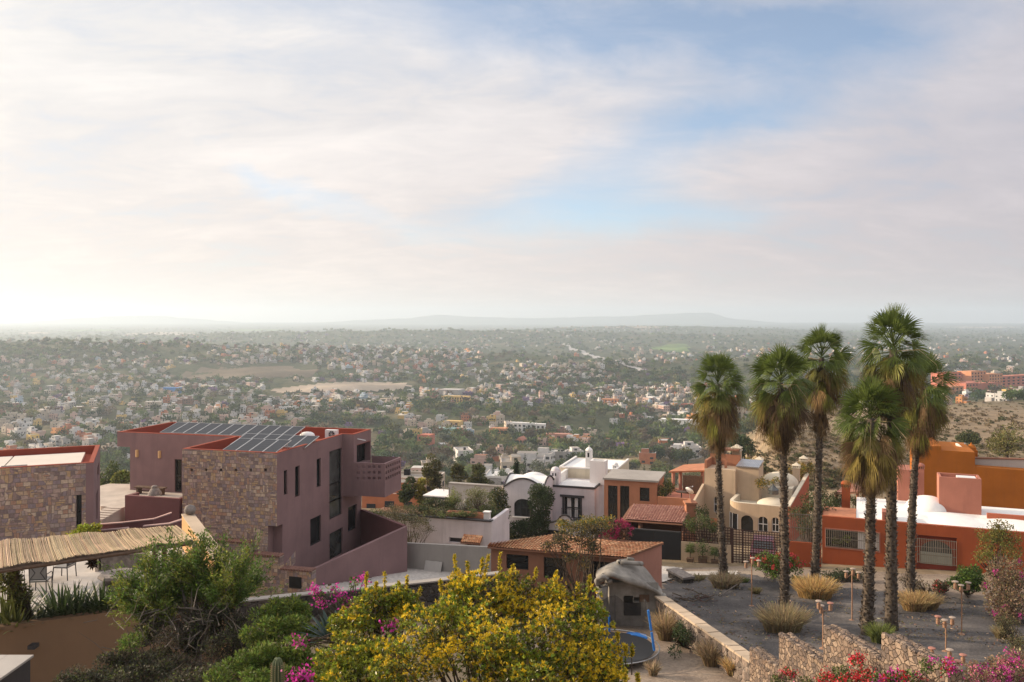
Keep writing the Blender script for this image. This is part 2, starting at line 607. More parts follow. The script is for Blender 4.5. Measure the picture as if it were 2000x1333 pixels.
# wisps: noise on a plane high above, stretched along the wind
sp = N(nt, 'ShaderNodeSeparateXYZ'); nt.links.new(dirv, sp.inputs[0])
zz = math_(nt, 'ADD', math_(nt, 'MAXIMUM', sp.outputs[2], 0), .24)
cb = N(nt, 'ShaderNodeCombineXYZ')
nt.links.new(math_(nt, 'DIVIDE', sp.outputs[0], zz), cb.inputs[0]); nt.links.new(math_(nt, 'DIVIDE', sp.outputs[1], zz), cb.inputs[1])
mp = N(nt, 'ShaderNodeMapping'); mp.inputs['Rotation'].default_value = (0, 0, R(-28)); mp.inputs['Scale'].default_value = (.75, 1.35, 1)
nt.links.new(cb.outputs[0], mp.inputs[0])
wisp = tex_noise(nt, mp.outputs[0], 1.1, 9, .62, .8)
fine = tex_noise(nt, mp.outputs[0], 5.0, 8, .65, .5)
gaps = None
for g, k in ((sky_blob(1020, 0, 15, 3.2, -4), .78), (sky_blob(1300, 70, 12, 2.2, 0), .45), (sky_blob(1560, 70, 6.5, 5.0, 0), .6), (sky_blob(1420, 250, 5.5, 1.6, 12), .6),
             (sky_blob(1130, 390, 7, 2.4, 0), .48), (sky_blob(1330, 440, 7, 1.2, -4), .45), (sky_blob(580, 350, 4, 1.1, -22), .42), (sky_blob(1800, 60, 6, 3.2, 30), .3), (sky_blob(1250, 300, 7, 3.2, 25), .42), (sky_blob(760, 410, 6, .9, -12), .22)):
    t = math_(nt, 'MULTIPLY', g, k)
    gaps = t if gaps is None else math_(nt, 'ADD', gaps, t)
cover = math_(nt, 'SUBTRACT', 1.0, gaps, clamp=True)
tx = math_(nt, 'ADD', math_(nt, 'MULTIPLY', math_(nt, 'SUBTRACT', wisp, .5), .95), math_(nt, 'MULTIPLY', math_(nt, 'SUBTRACT', fine, .5), .62))
mask = math_(nt, 'ADD', cover, tx, clamp=True)
mask = ramp(nt, mask, [(.05, (.16, .16, .16)), (.5, (.58, .58, .58)), (.95, (1, 1, 1))])
mask = math_(nt, 'MULTIPLY', mask, .97)
# cloud brightness falls away from the sun, warm low down, lilac far from it; raised again opposite it as added fill
sd = N(nt, 'ShaderNodeVectorMath', operation='DOT_PRODUCT'); nt.links.new(dirv, sd.inputs[0]); sd.inputs[1].default_value = tuple(sun_dir)
near = ramp(nt, math_(nt, 'MULTIPLY_ADD', sd.outputs['Value'], .5, .5), [(.12, (.74, .72, .72)), (.33, (.40, .395, .445)), (.5, (.50, .485, .515)), (.64, (.60, .58, .585)), (.87, (.70, .68, .655)), (.94, (1.0, .92, .80)), (.99, (2.6, 2.1, 1.6))])
low = math_(nt, 'POWER', math_(nt, 'SUBTRACT', 1.0, math_(nt, 'MULTIPLY', math_(nt, 'MAXIMUM', sp.outputs[2], 0), 2.6), clamp=True), 2.0)
near = mixc(nt, math_(nt, 'MULTIPLY', low, .9), near, mixc(nt, 1.0, near, (1.06, .905, .81), 'MULTIPLY'))
ct = ramp(nt, math_(nt, 'ADD', math_(nt, 'MULTIPLY', wisp, .6), math_(nt, 'MULTIPLY', fine, .4)), [(.3, (.80, .83, .89)), (.5, (.97, .97, .98)), (.68, (1.16, 1.14, 1.12))])
ccol = mixc(nt, 1.0, near, ct, 'MULTIPLY')
# cloud overhead, out of view, brightened as added fill light
hi = ramp(nt, sp.outputs[2], [(.45, (1, 1, 1)), (.85, (1.7, 1.68, 1.62))])
ccol = mixc(nt, 1.0, ccol, hi, 'MULTIPLY')
bgc = N(nt, 'ShaderNodeBackground', ins={'Strength': 1.0}); nt.links.new(ccol, bgc.inputs[0])
mx = N(nt, 'ShaderNodeMixShader'); nt.links.new(mask, mx.inputs[0]); nt.links.new(bg.outputs[0], mx.inputs[1]); nt.links.new(bgc.outputs[0], mx.inputs[2])
nt.links.new(mx.outputs[0], out.inputs[0])

SC.view_settings.view_transform = 'Standard'; SC.view_settings.look = 'None'
SC.view_settings.exposure = .42; SC.view_settings.gamma = 1
cy = SC.cycles
cy.use_denoising = True
cy.max_bounces = 6; cy.diffuse_bounces = 3; cy.glossy_bounces = 3; cy.transmission_bounces = 4; cy.transparent_max_bounces = 8; cy.volume_bounces = 3
cy.sample_clamp_indirect = 6
cy.caustics_reflective = False; cy.caustics_refractive = False

# ---------------------------------------------------------------- the air: one closed box of even haze
hz = MB(); hz.box((-16500, -160, -104), (16500, 15900, 175))
haze = tag(hz.build('haze', None), 'pale afternoon haze over the valley', None, None, 'stuff')
hm = bpy.data.materials.new('haze_air'); hm.use_nodes = True; nt = hm.node_tree; nt.nodes.clear()
ho = nt.nodes.new('ShaderNodeOutputMaterial')
pv = N(nt, 'ShaderNodeVolumePrincipled', ins={'Color': (.73, .86, 1.0, 1), 'Density': 1.55e-4, 'Anisotropy': .33})
nt.links.new(pv.outputs[0], ho.inputs['Volume'])
haze.data.materials.clear(); haze.data.materials.append(hm)
haze.display_type = 'WIRE'

# ---------------------------------------------------------------- terrain: one sheet to the horizon
def make_terrain():
    ang = np.radians(np.concatenate([np.linspace(-78, -40, 20), np.linspace(-39.5, 39.5, 300), np.linspace(40, 78, 20)]))
    rad = np.concatenate([[0.5, 2, 4], np.exp(np.linspace(math.log(6), math.log(15400), 330))])
    A, Rr = np.meshgrid(ang, rad)
    X = Rr * np.sin(A); Y = Rr * np.cos(A)
    Z = hgt(X, Y)
    n1, n2 = A.shape
    V = np.stack([X, Y, Z], -1).reshape(-1, 3)
    i = np.arange(n1 - 1)[:, None] * n2 + np.arange(n2 - 1)[None]
    Q = np.stack([i, i + 1, i + n2 + 1, i + n2], -1).reshape(-1, 4)
    return V, Q


m, nt, b = new_mat('hill_ground')
co = coords(nt)
n1 = tex_noise(nt, co, .012, 6, .6); n2 = tex_noise(nt, co, .11, 6, .65); n3 = tex_noise(nt, co, 1.4, 6, .7)
dry = ramp(nt, n2, [(.3, (.16, .12, .083)), (.5, (.25, .19, .128)), (.68, (.34, .26, .17))])
grn = ramp(nt, n2, [(.3, (.035, .045, .022)), (.55, (.07, .078, .038)), (.75, (.12, .105, .06))])
geo = coords(nt)
sp = N(nt, 'ShaderNodeSeparateXYZ'); nt.links.new(co, sp.inputs[0])
far = math_(nt, 'MULTIPLY_ADD', sp.outputs[1], 1 / 500, -.55, clamp=True)
dryness = math_(nt, 'ADD', math_(nt, 'SUBTRACT', 1, far), math_(nt, 'MULTIPLY', math_(nt, 'SUBTRACT', n1, .5), 1.8), clamp=True)
c = mixc(nt, dryness, grn, dry)
c = mixc(nt, .6, c, ramp(nt, n3, [(.3, (.65, .65, .65)), (.7, (1.3, 1.3, 1.3))]), 'MULTIPLY')
nt.links.new(c, b.inputs['Base Color']); b.inputs['Roughness'].default_value = 1; b.inputs['Specular IOR Level'].default_value = .05
bump(nt, b, math_(nt, 'ADD', n3, n2), .5, .15)
M['ground'] = m
V, Q = make_terrain()
structure(link('terrain', np_mesh('terrain', V, Q, m, smooth=True)), 'dry hillside falling to the hazy valley plain')

# far hills on the horizon
def ridge(name, pts, Y, depth, label, z0=-95):
    """mountain with a crest through photo pixels at distance Y, sloping down to both sides"""
    xs = np.array([p[0] for p in pts]); ys = np.array([p[1] for p in pts])
    px = np.linspace(xs[0], xs[-1], 160); py = np.interp(px, xs, ys) + .5 * np.sin(px / 9.) * np.sin(px / 23.)
    X = (px - CX) / F * Y; Z = -(py - HY) / F * Y
    rows = []
    for k, (t, dy) in enumerate(((0, -1), (.35, -.65), (.72, -.3), (.93, -.1), (1, 0), (.8, .3), (0, 1))):
        zz = z0 + (Z - z0) * t * (1 + .04 * np.sin(px / 7 + k) * (0 < t < 1))
        rows.append(np.stack([X * (1 + dy * depth / Y * .1), np.full_like(X, Y + dy * depth) + 120 * np.sin(px / 11 + k), zz], -1))
    V = np.concatenate(rows); n = len(px)
    i = np.arange(len(rows) - 1)[:, None] * n + np.arange(n - 1)[None]
    Q = np.stack([i, i + 1, i + n + 1, i + n], -1).reshape(-1, 4)
    return structure(link(name, np_mesh(name, V, Q, M['ground'], smooth=True)), label)


ridge('mountain', [(560, 634), (700, 626), (800, 622), (835, 617), (860, 615), (900, 618), (980, 621), (1060, 622), (1150, 619), (1230, 618), (1290, 614), (1340, 612), (1385, 611), (1410, 619), (1440, 624), (1490, 628), (1560, 634)], 13200, 1500, 'long flat-topped hill on the horizon')
ridge('mountain', [(40, 632), (110, 625), (170, 621), (230, 618), (300, 617), (370, 622), (430, 627), (500, 632)], 14000, 900, 'faint mountain in the haze at far left')
# ---------------------------------------------------------------- leaves and trees as arrays
def leaves(c, d, ln, wd, r, flat=None):
    """diamond leaves: centres c, directions d, length, width -> V, Q"""
    n = len(c)
    d = d / np.maximum(np.linalg.norm(d, axis=1, keepdims=True), 1e-6)
    s = np.cross(d, r.normal(size=(n, 3))); s /= np.maximum(np.linalg.norm(s, axis=1, keepdims=True), 1e-6)
    ln = np.broadcast_to(np.asarray(ln, float), (n,))[:, None]; wd = np.broadcast_to(np.asarray(wd, float), (n,))[:, None]
    V = np.stack([c, c + d * ln * .5 + s * wd * .5, c + d * ln, c + d * ln * .5 - s * wd * .5], 1).reshape(-1, 3)
    Q = np.arange(4 * n).reshape(n, 4)
    return V, Q


def tone(base, n, r, var=.3, hue=.12, rep=4):
    base = np.asarray(base, float)
    k = np.exp(r.normal(0, var, (n, 1)))
    h = 1 + r.normal(0, hue, (n, 3))
    return np.repeat(np.clip(base * k * h, .002, .95), rep, 0)


def ball(n, r):
    v = r.normal(size=(n, 3)); v /= np.linalg.norm(v, axis=1, keepdims=True)
    return v


def crown_arrays(r, rad, hgt_, z0, nl, leaf, base, kind='round', K=14, var=.3, hue=.1, low=.0):
    """leaf clumps spread through the crown: returns V,Q,C"""
    cs, rs = [], []
    for k in range(K):
        if kind == 'cypress':
            t = (k + .5) / K; cs.append((r.normal(0, .1 * rad), r.normal(0, .1 * rad), z0 + hgt_ * (t ** .95))); rs.append(rad * max(.22, (math.sin(math.pi * min(1, t * .8 + .2)) ** .7)) * .9)
        else:
            v = ball(1, r)[0]; q = r.uniform(.35, .75)
            cs.append((v[0] * rad * q, v[1] * rad * q, z0 + hgt_ * (.48 + .42 * v[2] * q / .75))); rs.append(rad * r.uniform(.28, .5))
    cs = np.array(cs); rs = np.array(rs)
    w = rs ** 2; idx = r.choice(K, nl, p=w / w.sum())
    v = ball(nl, r)
    if kind != 'cypress': v[:, 2] = np.where(v[:, 2] < -.3, v[:, 2] * .5, v[:, 2])
    sq = .62 if kind == 'flat' else .85
    c = cs[idx] + v * rs[idx, None] * (r.uniform(.3, 1, (nl, 1)) ** .4) * np.array([1, 1, sq if kind != 'cypress' else 1.1])
    d = v + r.normal(0, .7, (nl, 3)) + np.array([0, 0, .3])
    V, Q = leaves(c, d, leaf * r.uniform(.6, 1.4, nl), leaf * .62 * r.uniform(.7, 1.3, nl), r)
    kt = np.exp(r.normal(0, .16, K))
    C = np.repeat(np.clip(np.asarray(base) * np.exp(r.normal(0, var, (nl, 1))) * kt[idx][:, None] * (1 + r.normal(0, hue, (nl, 3))), .002, .9), 4, 0)
    return V, Q, C, cs


# ---------------------------------------------------------------- valley trees and town houses
GREENS = {'green': (.085, .125, .045), 'dark green': (.045, .072, .030), 'olive': (.135, .14, .055), 'grey green': (.11, .125, .085),
          'light green': (.14, .185, .06), 'brown': (.15, .115, .08), 'purple': (.17, .115, .22)}
TREE_ME = {}
for i in range(7):
    r = np.random.default_rng(100 + i)
    V, Q, C, _ = crown_arrays(r, 1, 1.5, .25, 420, .26, (1, 1, 1), 'round' if i % 2 else 'flat', K=12, var=.35, hue=.07)
    TREE_ME['crown', i] = np_mesh('tree_crown', V, Q, M['leaf_far'], C)
    mb = MB(); mb.tube([(0, 0, -.3), (.03, .02, .3), (.0, .05, .8)], [.09, .07, .04], 5)
    for k in range(4):
        a = k * 1.6 + i; mb.tube([(.02, .02, .35), (.3 * math.cos(a), .3 * math.sin(a), .8)], [.05, .02], 4)
    o = mb.build('tree_trunk', M['bark']); TREE_ME['trunk', i] = o.data; bpy.data.objects.remove(o)
for i in range(2):
    r = np.random.default_rng(200 + i)
    V, Q, C, _ = crown_arrays(r, .5, 4.2, .1, 420, .24, (1, 1, 1), 'cypress', K=13, var=.3, hue=.06)
    TREE_ME['cypress', i] = np_mesh('cypress_crown', V, Q, M['leaf_far'], C)
# coarse crowns for the mass far off
FAR_CR = []
for i in range(6):
    r = np.random.default_rng(300 + i)
    FAR_CR.append(crown_arrays(r, 1, 1.35, .1, 80, .5, (1, 1, 1), 'flat', K=7, var=.33, hue=.05)[:3])


def quad_box(x0, y0, z0, x1, y1, z1, c, t, roof=None, rt=0):
    V = np.array([(x0, y0, z0), (x1, y0, z0), (x1, y1, z0), (x0, y1, z0), (x0, y0, z1), (x1, y0, z1), (x1, y1, z1), (x0, y1, z1)], float)
    # separate vertices for walls and roof so that each has its colour
    VV = np.concatenate([V, V[4:]]); Q = np.array([(0, 1, 5, 4), (1, 2, 6, 5), (2, 3, 7, 6), (3, 0, 4, 7), (8, 9, 10, 11)])
    C = np.array([c] * 8 + [roof if roof is not None else c] * 4, float); T = np.array([t] * 8 + [rt] * 4, float)
    return VV, Q, C, T


def town_house(r, detail=True):
    """flat-roofed town house about 9 m wide: block, parapet, upper room, openings, tank"""
    P_ = []
    W, D = r.uniform(6, 12), r.uniform(6, 11)
    st = r.choice([1, 1, 2, 2]); H = 3.1 * st + .5
    roofc = [(.5, .48, .45), (.36, .33, .3), (.30, .14, .085), (.62, .61, .6), (.24, .22, .2)][r.integers(5)]
    wc = (1, 1, 1)
    P_.append(quad_box(-W / 2, -D / 2, -3, W / 2, D / 2, H, wc, 1, roofc))
    if detail:
        t = .25
        for a in ((-W / 2 - .02, -D / 2 - .02, W / 2 + .02, -D / 2 + t), (-W / 2 - .02, D / 2 - t, W / 2 + .02, D / 2 + .02), (-W / 2 - .02, -D / 2 + t, -W / 2 + t, D / 2 - t), (W / 2 - t, -D / 2 + t, W / 2 + .02, D / 2 - t)):
            P_.append(quad_box(a[0], a[1], H - .1, a[2], a[3], H + .6, wc, 1, (.55, .5, .46)))
    if r.random() < .75:
        w2, d2 = W * r.uniform(.3, .6), D * r.uniform(.35, .7); x0 = r.uniform(-W / 2 + .3, W / 2 - w2 - .3); y0 = r.uniform(-D / 2 + .3, D / 2 - d2 - .3)
        P_.append(quad_box(x0, y0, H + .01, x0 + w2, y0 + d2, H + 2.7, (.93, .93, .93), 1, roofc))
        if detail: P_.append(quad_box(x0 + w2 * .3, y0 - .06, H + .8, x0 + w2 * .65, y0 + .05, H + 2.1, (.03, .03, .035), 0))
    if r.random() < .5:
        w2 = W * r.uniform(.4, .8); P_.append(quad_box(W / 2 - .1, -D / 2 + 1, -3, W / 2 + w2, D / 2 - r.uniform(0, 2), 3.2, (.85, .82, .8), 1, roofc))
    for s in range(st):
        z = s * 3.1 + .9
        for side in range(4):
            L = W if side % 2 == 0 else D; n = int(L // 2.6)
            for k in range(n):
                if r.random() < .25: continue
                u = -L / 2 + (k + .5) * L / n; ww = r.uniform(.5, .8); h = r.uniform(1.1, 1.6); zz = z - (.6 if r.random() < .3 else 0)
                e = .05
                if side == 0: b = (u - ww, -D / 2 - e, zz, u + ww, -D / 2 + .05, zz + h)
                elif side == 2: b = (u - ww, D / 2 - .05, zz, u + ww, D / 2 + e, zz + h)
                elif side == 1: b = (W / 2 - .05, u - ww, zz, W / 2 + e, u + ww, zz + h)
                else: b = (-W / 2 - e, u - ww, zz, -W / 2 + .05, u + ww, zz + h)
                P_.append(quad_box(*b, (.035, .035, .04), 0, (.4, .38, .36)))
    if r.random() < .7:
        x, y = r.uniform(-W / 3, W / 3), r.uniform(-D / 3, D / 3); c = (.02, .02, .022) if r.random() < .5 else (.6, .6, .6)
        P_.append(quad_box(x - .5, y - .5, H, x + .5, y + .5, H + 1.5, c, 0, c))
    o, V, Q, C, T = 0, [], [], [], []
    for v, q, c, t in P_:
        V.append(v); Q.append(q + o); C.append(c); T.append(t); o += len(v)
    return np.concatenate(V), np.concatenate(Q), np.concatenate(C), np.concatenate(T)


HOUSES = []
for i in range(16):
    a = town_house(np.random.default_rng(400 + i)); HOUSES.append((np_mesh('town_house', a[0], a[1], M['town'], a[2], tint=a[3]), a))
HOUSES_LOW = [town_house(np.random.default_rng(500 + i), False) for i in range(10)]
WALLC = {'white': (.62, .61, .60), 'cream': (.54, .46, .37), 'pale pink': (.58, .40, .34), 'terracotta': (.46, .17, .085), 'yellow': (.66, .46, .16),
         'grey': (.36, .34, .33), 'orange': (.6, .27, .1), 'brick brown': (.25, .14, .10), 'beige': (.50, .42, .34), 'pale blue': (.36, .47, .56)}
WNAMES = list(WALLC)
WP = np.array([.34, .17, .12, .06, .035, .14, .02, .07, .15, .015]); WP /= WP.sum()

# photo areas that hold town: x0, x1, y0, y1, how many houses
TOWN = [(0, 520, 700, 762, 300), (0, 700, 762, 800, 260), (0, 600, 800, 850, 210), (0, 240, 850, 900, 45), (420, 960, 676, 712, 330), (560, 970, 708, 748, 170),
        (560, 800, 774, 815, 150), (790, 1010, 764, 794, 75), (780, 1000, 818, 855, 42), (980, 1200, 716, 745, 170), (930, 1370, 752, 792, 280),
        (1190, 1370, 790, 830, 60), (1040, 1180, 842, 876, 26), (1230, 1700, 676, 706, 150), (1350, 2000, 655, 690, 130), (1800, 2000, 690, 730, 45),
        (1840, 2000, 775, 806, 22), (950, 1350, 636, 652, 110), (200, 960, 655, 682, 120), (900, 1260, 655, 680, 70), (1060, 1260, 700, 716, 24), (0, 1400, 660, 720, 160),
        (1300, 1480, 780, 815, 30), (760, 1300, 870, 905, 10)]
# areas kept clear of trees (fields, bare slopes) and the ones that are woodland
BARE = [(530, 800, 746, 768), (330, 620, 712, 742), (1270, 1380, 672, 690), (700, 870, 778, 786)]
WOOD = [(1040, 1340, 726, 772), (830, 1180, 780, 818), (740, 1460, 842, 905), (1200, 1480, 800, 905), (0, 150, 684, 705), (300, 900, 735, 750), (200, 240, 830, 950), (560, 760, 790, 830)]


def sep_ok(p, lst, d):
    for q in lst:
        if abs(p[0] - q[0]) < d and abs(p[1] - q[1]) < d: return False
    return True


r = np.random.default_rng(31)
hpts = []
for x0, x1, y0, y1, n in TOWN:
    n = int(n * 1.5); px = r.uniform(x0, x1, n); py = r.uniform(y0, y1, n)
    pts = gp(px, py)
    for a, b_, p in zip(px, py, pts):
        if np.isnan(p[0]) or p[1] < 240 or (p[0] / p[1] > .24 and p[1] < 520): continue
        if any(u0 <= a <= u1 and v0 <= b_ <= v1 for u0, u1, v0, v1 in BARE): continue
        hpts.append((a, b_, *p))
hpts = np.array(hpts)
hpts = hpts[np.argsort(hpts[:, 3])]
keep = []
cells = {}
for h in hpts:
    # terraced rows along streets: snap to a local street grid, every third row left open
    rg = (int(h[2] // 230), int(h[3] // 230)); th = ((rg[0] * 37 + rg[1] * 61) % 23) / 23 * 1.3 - .65; ca, sa = math.cos(th), math.sin(th)
    u, v = h[2] * ca + h[3] * sa, -h[2] * sa + h[3] * ca; iu, iv = int(u // 7.6), int(v // 9.5)
    if iv % 3 == 2 or (rg, iu, iv) in cells: continue
    cells[rg, iu, iv] = 1; u, v = (iu + .5) * 7.6 + r.normal(0, .4), (iv + .5) * 9.5 + r.normal(0, .7)
    x, y = u * ca - v * sa, u * sa + v * ca
    if y < 240: continue
    z = gz(x, y); keep.append((CX + F * x / y, HY - F * z / y, x, y, z, th))
hpts = np.array(keep)


def zone(px, py):
    if py < 662: return 'on the faint far rise near the horizon'
    if px < 240 and py >= 800: return 'in the valley beyond the left stone house'
    if px < 560 and py < 735: return 'high on the hazy town slope at far left'
    if px < 730: return 'in the town beyond the solar panel roof'
    if px < 980 and py < 755: return 'on the ridge above the bare dirt field'
    if px < 985: return 'in the valley right of the mauve house'
    if px < 1420 and py < 755: return 'above the wooded hill near the road'
    if px < 1200 and py >= 800: return 'around the white apartment row'
    if px < 1420 and py < 800: return 'in the town strip below the wooded hill'
    if px < 1500: return 'in the valley left of the palms'
    if px < 1830: return 'in the valley behind the palm crowns'
    return 'around the terracotta hotel'


ORD = ['first', 'second', 'third', 'fourth', 'fifth', 'sixth', 'seventh', 'eighth', 'ninth', 'tenth', 'eleventh', 'twelfth', 'thirteenth', 'fourteenth', 'fifteenth', 'sixteenth', 'seventeenth', 'eighteenth', 'nineteenth', 'twentieth']
for t in ('twenty', 'thirty', 'forty', 'fifty', 'sixty'):
    ORD += [t + '-' + q for q in ORD[:9]] + [{'twenty': 'thirtieth', 'thirty': 'fortieth', 'forty': 'fiftieth', 'fifty': 'sixtieth', 'sixty': 'seventieth'}[t]]


def label_ranked(objs):
    """objs: (object, text, px, zone): give each its own label, counted from the left where nothing else differs"""
    d = {}
    for o, text, px, zn in objs: d.setdefault((text, zn), []).append((px, o))
    for (text, zn), l in d.items():
        l.sort(key=lambda q: q[0])
        for i, (px, o) in enumerate(l):
            o['label'] = f'{text} {zn}' if len(l) == 1 else f'{text} {zn}, {ORD[i]} from left'


size_px = 9 / hpts[:, 3]
N_IND = 240
ranked = []
for i, h in enumerate(hpts[:N_IND]):
    me, _ = HOUSES[r.integers(len(HOUSES))]
    o = link('town_house', me, None, (h[2], h[3], h[4]), h[5] + r.normal(0, .05) + r.integers(4) * math.pi / 2, r.uniform(.62, .85))
    cn = WNAMES[r.choice(len(WNAMES), p=WP)]
    c = np.array(WALLC[cn]) * r.uniform(.85, 1.1)
    o.color = (*c, 1)
    tag(o, None, 'house', 'town houses in the valley')
    ranked.append((o, f'{cn} flat-roofed house', h[0], zone(h[0], h[1])))
label_ranked(ranked)
# the rest of the town, past what anybody would count
Vs, Qs, Cs, o_ = [], [], [], 0
for h in hpts[N_IND:]:
    V, Q, C, T = HOUSES_LOW[r.integers(len(HOUSES_LOW))]
    a = h[5] + r.normal(0, .05) + r.integers(4) * math.pi / 2; s = r.uniform(.55, .88); ca, sa = math.cos(a), math.sin(a)
    W = np.stack([(V[:, 0] * ca - V[:, 1] * sa) * s + h[2], (V[:, 0] * sa + V[:, 1] * ca) * s + h[3], V[:, 2] * s + h[4]], -1)
    c = np.array(WALLC[WNAMES[r.choice(len(WNAMES), p=WP)]]) * r.uniform(.85, 1.1)
    Vs.append(W); Qs.append(Q + o_); Cs.append(np.where(T[:, None] > .5, C * c, C)); o_ += len(V)
tag(link('far_town', np_mesh('far_town', np.concatenate(Vs), np.concatenate(Qs), M['town'], np.concatenate(Cs), tint=0)),
    'dense far town of small flat-roofed houses spread over the valley', None, None, 'stuff')

# trees
r = np.random.default_rng(77)
n = 42000
py = 640 + (960 - 640) * r.random(n); px = r.uniform(-60, 2060, n)
# keep fewer low in the picture, where each tree is larger
prob = np.clip((40.0 / (py - 615)) ** 1.35, .045, 1) * (.72 + .28 * np.sin(px / 61 + py / 13) * np.sin(px / 23 - py / 7))
wood = np.zeros(n, bool); bare = np.zeros(n, bool)
for a, b_, c, d in WOOD: wood |= (px > a) & (px < b_) & (py > c) & (py < d)
for a, b_, c, d in BARE: bare |= (px > a) & (px < b_) & (py > c) & (py < d)
prob = np.where(wood, np.clip(prob * 3.2, 0, 1), prob); prob = np.where(bare, 0, prob)
k = r.random(n) < prob
px, py, wood = px[k], py[k], wood[k]
pts = gp(px, py)
ok = ~np.isnan(pts[:, 0]) & (pts[:, 1] > 96) & (pts[:, 1] < 9000)
t = pts[:, 0] / pts[:, 1]
ok &= ~((t > .24) & (pts[:, 1] < 420))
px, py, wood, pts = px[ok], py[ok], wood[ok], pts[ok]
o_ = np.argsort(pts[:, 1]); px, py, wood, pts = px[o_], py[o_], wood[o_], pts[o_]
GN = ['green', 'dark green', 'olive', 'grey green', 'light green', 'brown', 'purple']
GP = np.array([.3, .22, .16, .14, .06, .10, .02])
# near ones first: crowns that overlap in plan are dropped
keep, cells = [], {}
for i in range(len(px)):
    s = 7.0 if wood[i] else 8.5
    key = (int(pts[i, 0] // s), int(pts[i, 1] // s))
    if key in cells: continue
    cells[key] = 1; keep.append(i)
px, py, wood, pts = px[keep], py[keep], wood[keep], pts[keep]
NT = 250
ranked = []
for i in range(NT):
    p = pts[i]; kind = r.random(); cyp = kind < .09
    if cyp:
        root = thing('cypress_tree', None, 'tree', p, r.uniform(0, 6), 'trees in the valley')
        s = r.uniform(2.2, 3.2)
        c = link('crown', TREE_ME['cypress', r.integers(2)], root, (0, 0, 0), 0, (s * .62, s * .62, s))
        c.color = (*(np.array(GREENS['dark green']) * .8), 1); text = 'narrow dark cypress'
    else:
        g = GN[r.choice(7, p=GP / GP.sum())]; j = r.integers(7)
        rad = r.uniform(2.6, 5.2)
        root = thing('valley_tree', None, 'tree', p, r.uniform(0, 6), 'trees in the valley')
        sc_ = (rad, rad, rad * r.uniform(.8, 1.1))
        c = link('crown', TREE_ME['crown', j], root, (0, 0, .1 * rad), 0, sc_)
        c.color = (*(np.array(GREENS[g]) * r.uniform(.95, 1.55)), 1)
        link('trunk', TREE_ME['trunk', j], root, (0, 0, 0), 0, sc_)
        text = f'{"small" if rad < 3.4 else "broad" if rad > 4.5 else "rounded"} {g} tree'
    ranked.append((root, text, px[i], zone(px[i], py[i])))
label_ranked(ranked)
Vs, Qs, Cs, o_ = [], [], [], 0
for i in range(NT, len(px)):
    V, Q, C = FAR_CR[r.integers(6)]
    rad = r.uniform(3, 6) * (1 + .25 * (pts[i, 1] > 2500)); a = r.uniform(0, 6.28); ca, sa = math.cos(a), math.sin(a)
    W = np.stack([(V[:, 0] * ca - V[:, 1] * sa) * rad + pts[i, 0], (V[:, 0] * sa + V[:, 1] * ca) * rad + pts[i, 1], V[:, 2] * rad * .95 + pts[i, 2]], -1)
    g = GN[r.choice(7, p=GP / GP.sum())]; c = np.array(GREENS[g]) * r.uniform(.95, 1.55)
    Vs.append(W); Qs.append(Q + o_); Cs.append(C * c); o_ += len(V)
ft = link('far_woodland', np_mesh('far_woodland', np.concatenate(Vs), np.concatenate(Qs), M['leaf_far'], np.concatenate(Cs)))
tag(ft, 'mass of trees scattered through the far town and over the valley', None, None, 'stuff')
print('FAR', len(hpts), len(px))
# ---------------------------------------------------------------- materials of the near houses
STONES = [(.30, .22, .17), (.22, .165, .15), (.36, .27, .19), (.26, .19, .185), (.17, .13, .125), (.33, .25, .215), (.40, .32, .25), (.24, .175, .14), (.30, .19, .14), (.21, .17, .18), (.35, .25, .15), (.28, .23, .21)]
M['mauve'] = plaster('mauve_render', (.235, .148, .148), .16, .6)
M['mauve_dark'] = plaster('plum_render', (.17, .078, .078), .12, .25)
M['redroof'] = plaster('oxide_red_render', (.27, .062, .038), .15, .25)
STONES = [(c[0] * 1.36, c[1] * 1.3, c[2] * 1.27) for c in STONES]
M['stone_y'] = ashlar('stone_facing', 1, STONES, .32, .21)
M['stone_x'] = ashlar('stone_facing_side', 0, STONES, .46, .30)
M['frame'] = plain('dark_metal', (.018, .017, .017), .45, .3, var=.2)
M['glass'] = glass('window_glass')
M['glass_grey'] = glass('grey_blind_glass', (.055, .058, .055), .15)
M['cream_stone'] = plain('pale_stone_paving', (.46, .40, .345), .85, var=.14, sc=1.2, spec=.2, bumpy=.2)
M['white'] = plaster('white_paint', (.74, .72, .70), .06, .22)
M['metal_w'] = plain('white_enamel', (.68, .68, .67), .45, var=.06)
M['alu'] = plain('aluminium', (.55, .55, .56), .35, .9, var=.06)
M['blackm'] = plain('black_metal', (.012, .012, .014), .5, .2, var=.2)
M['wood'] = plain('brown_timber', (.11, .065, .04), .75, var=.3, sc=7, bumpy=.3)
M['sconce'] = plain('ochre_lamp_shade', (.48, .29, .13), .6)
M['conc'] = plaster('bare_concrete', (.33, .305, .28), .14, .35)
M['rock'] = plain('grey_rock', (.19, .165, .15), .95, var=.35, sc=6, bumpy=.8)
M['dark_rubble'] = rubble('dark_rubble', [(.06, .052, .048), (.09, .078, .07), (.045, .04, .038), (.12, .1, .085)], 2.6, (.05, .045, .04))


def rx(fr, x, p0, q0, p1, q1):
    qm, pm = (q0 + q1) / 2, (p0 + p1) / 2
    a = fr.Yc(p0, x, qm); b = fr.Yc(p1, x, qm); c = fr.zx(pm, q1, x); d = fr.zx(pm, q0, x)
    return (min(a, b), max(a, b), c, d)


def ry(fr, y, p0, q0, p1, q1):
    qm, pm = (q0 + q1) / 2, (p0 + p1) / 2
    a = fr.X(p0, y, qm); b = fr.X(p1, y, qm); c = fr.zy(pm, q1, y); d = fr.zy(pm, q0, y)
    return (min(a, b), max(a, b), c, d)


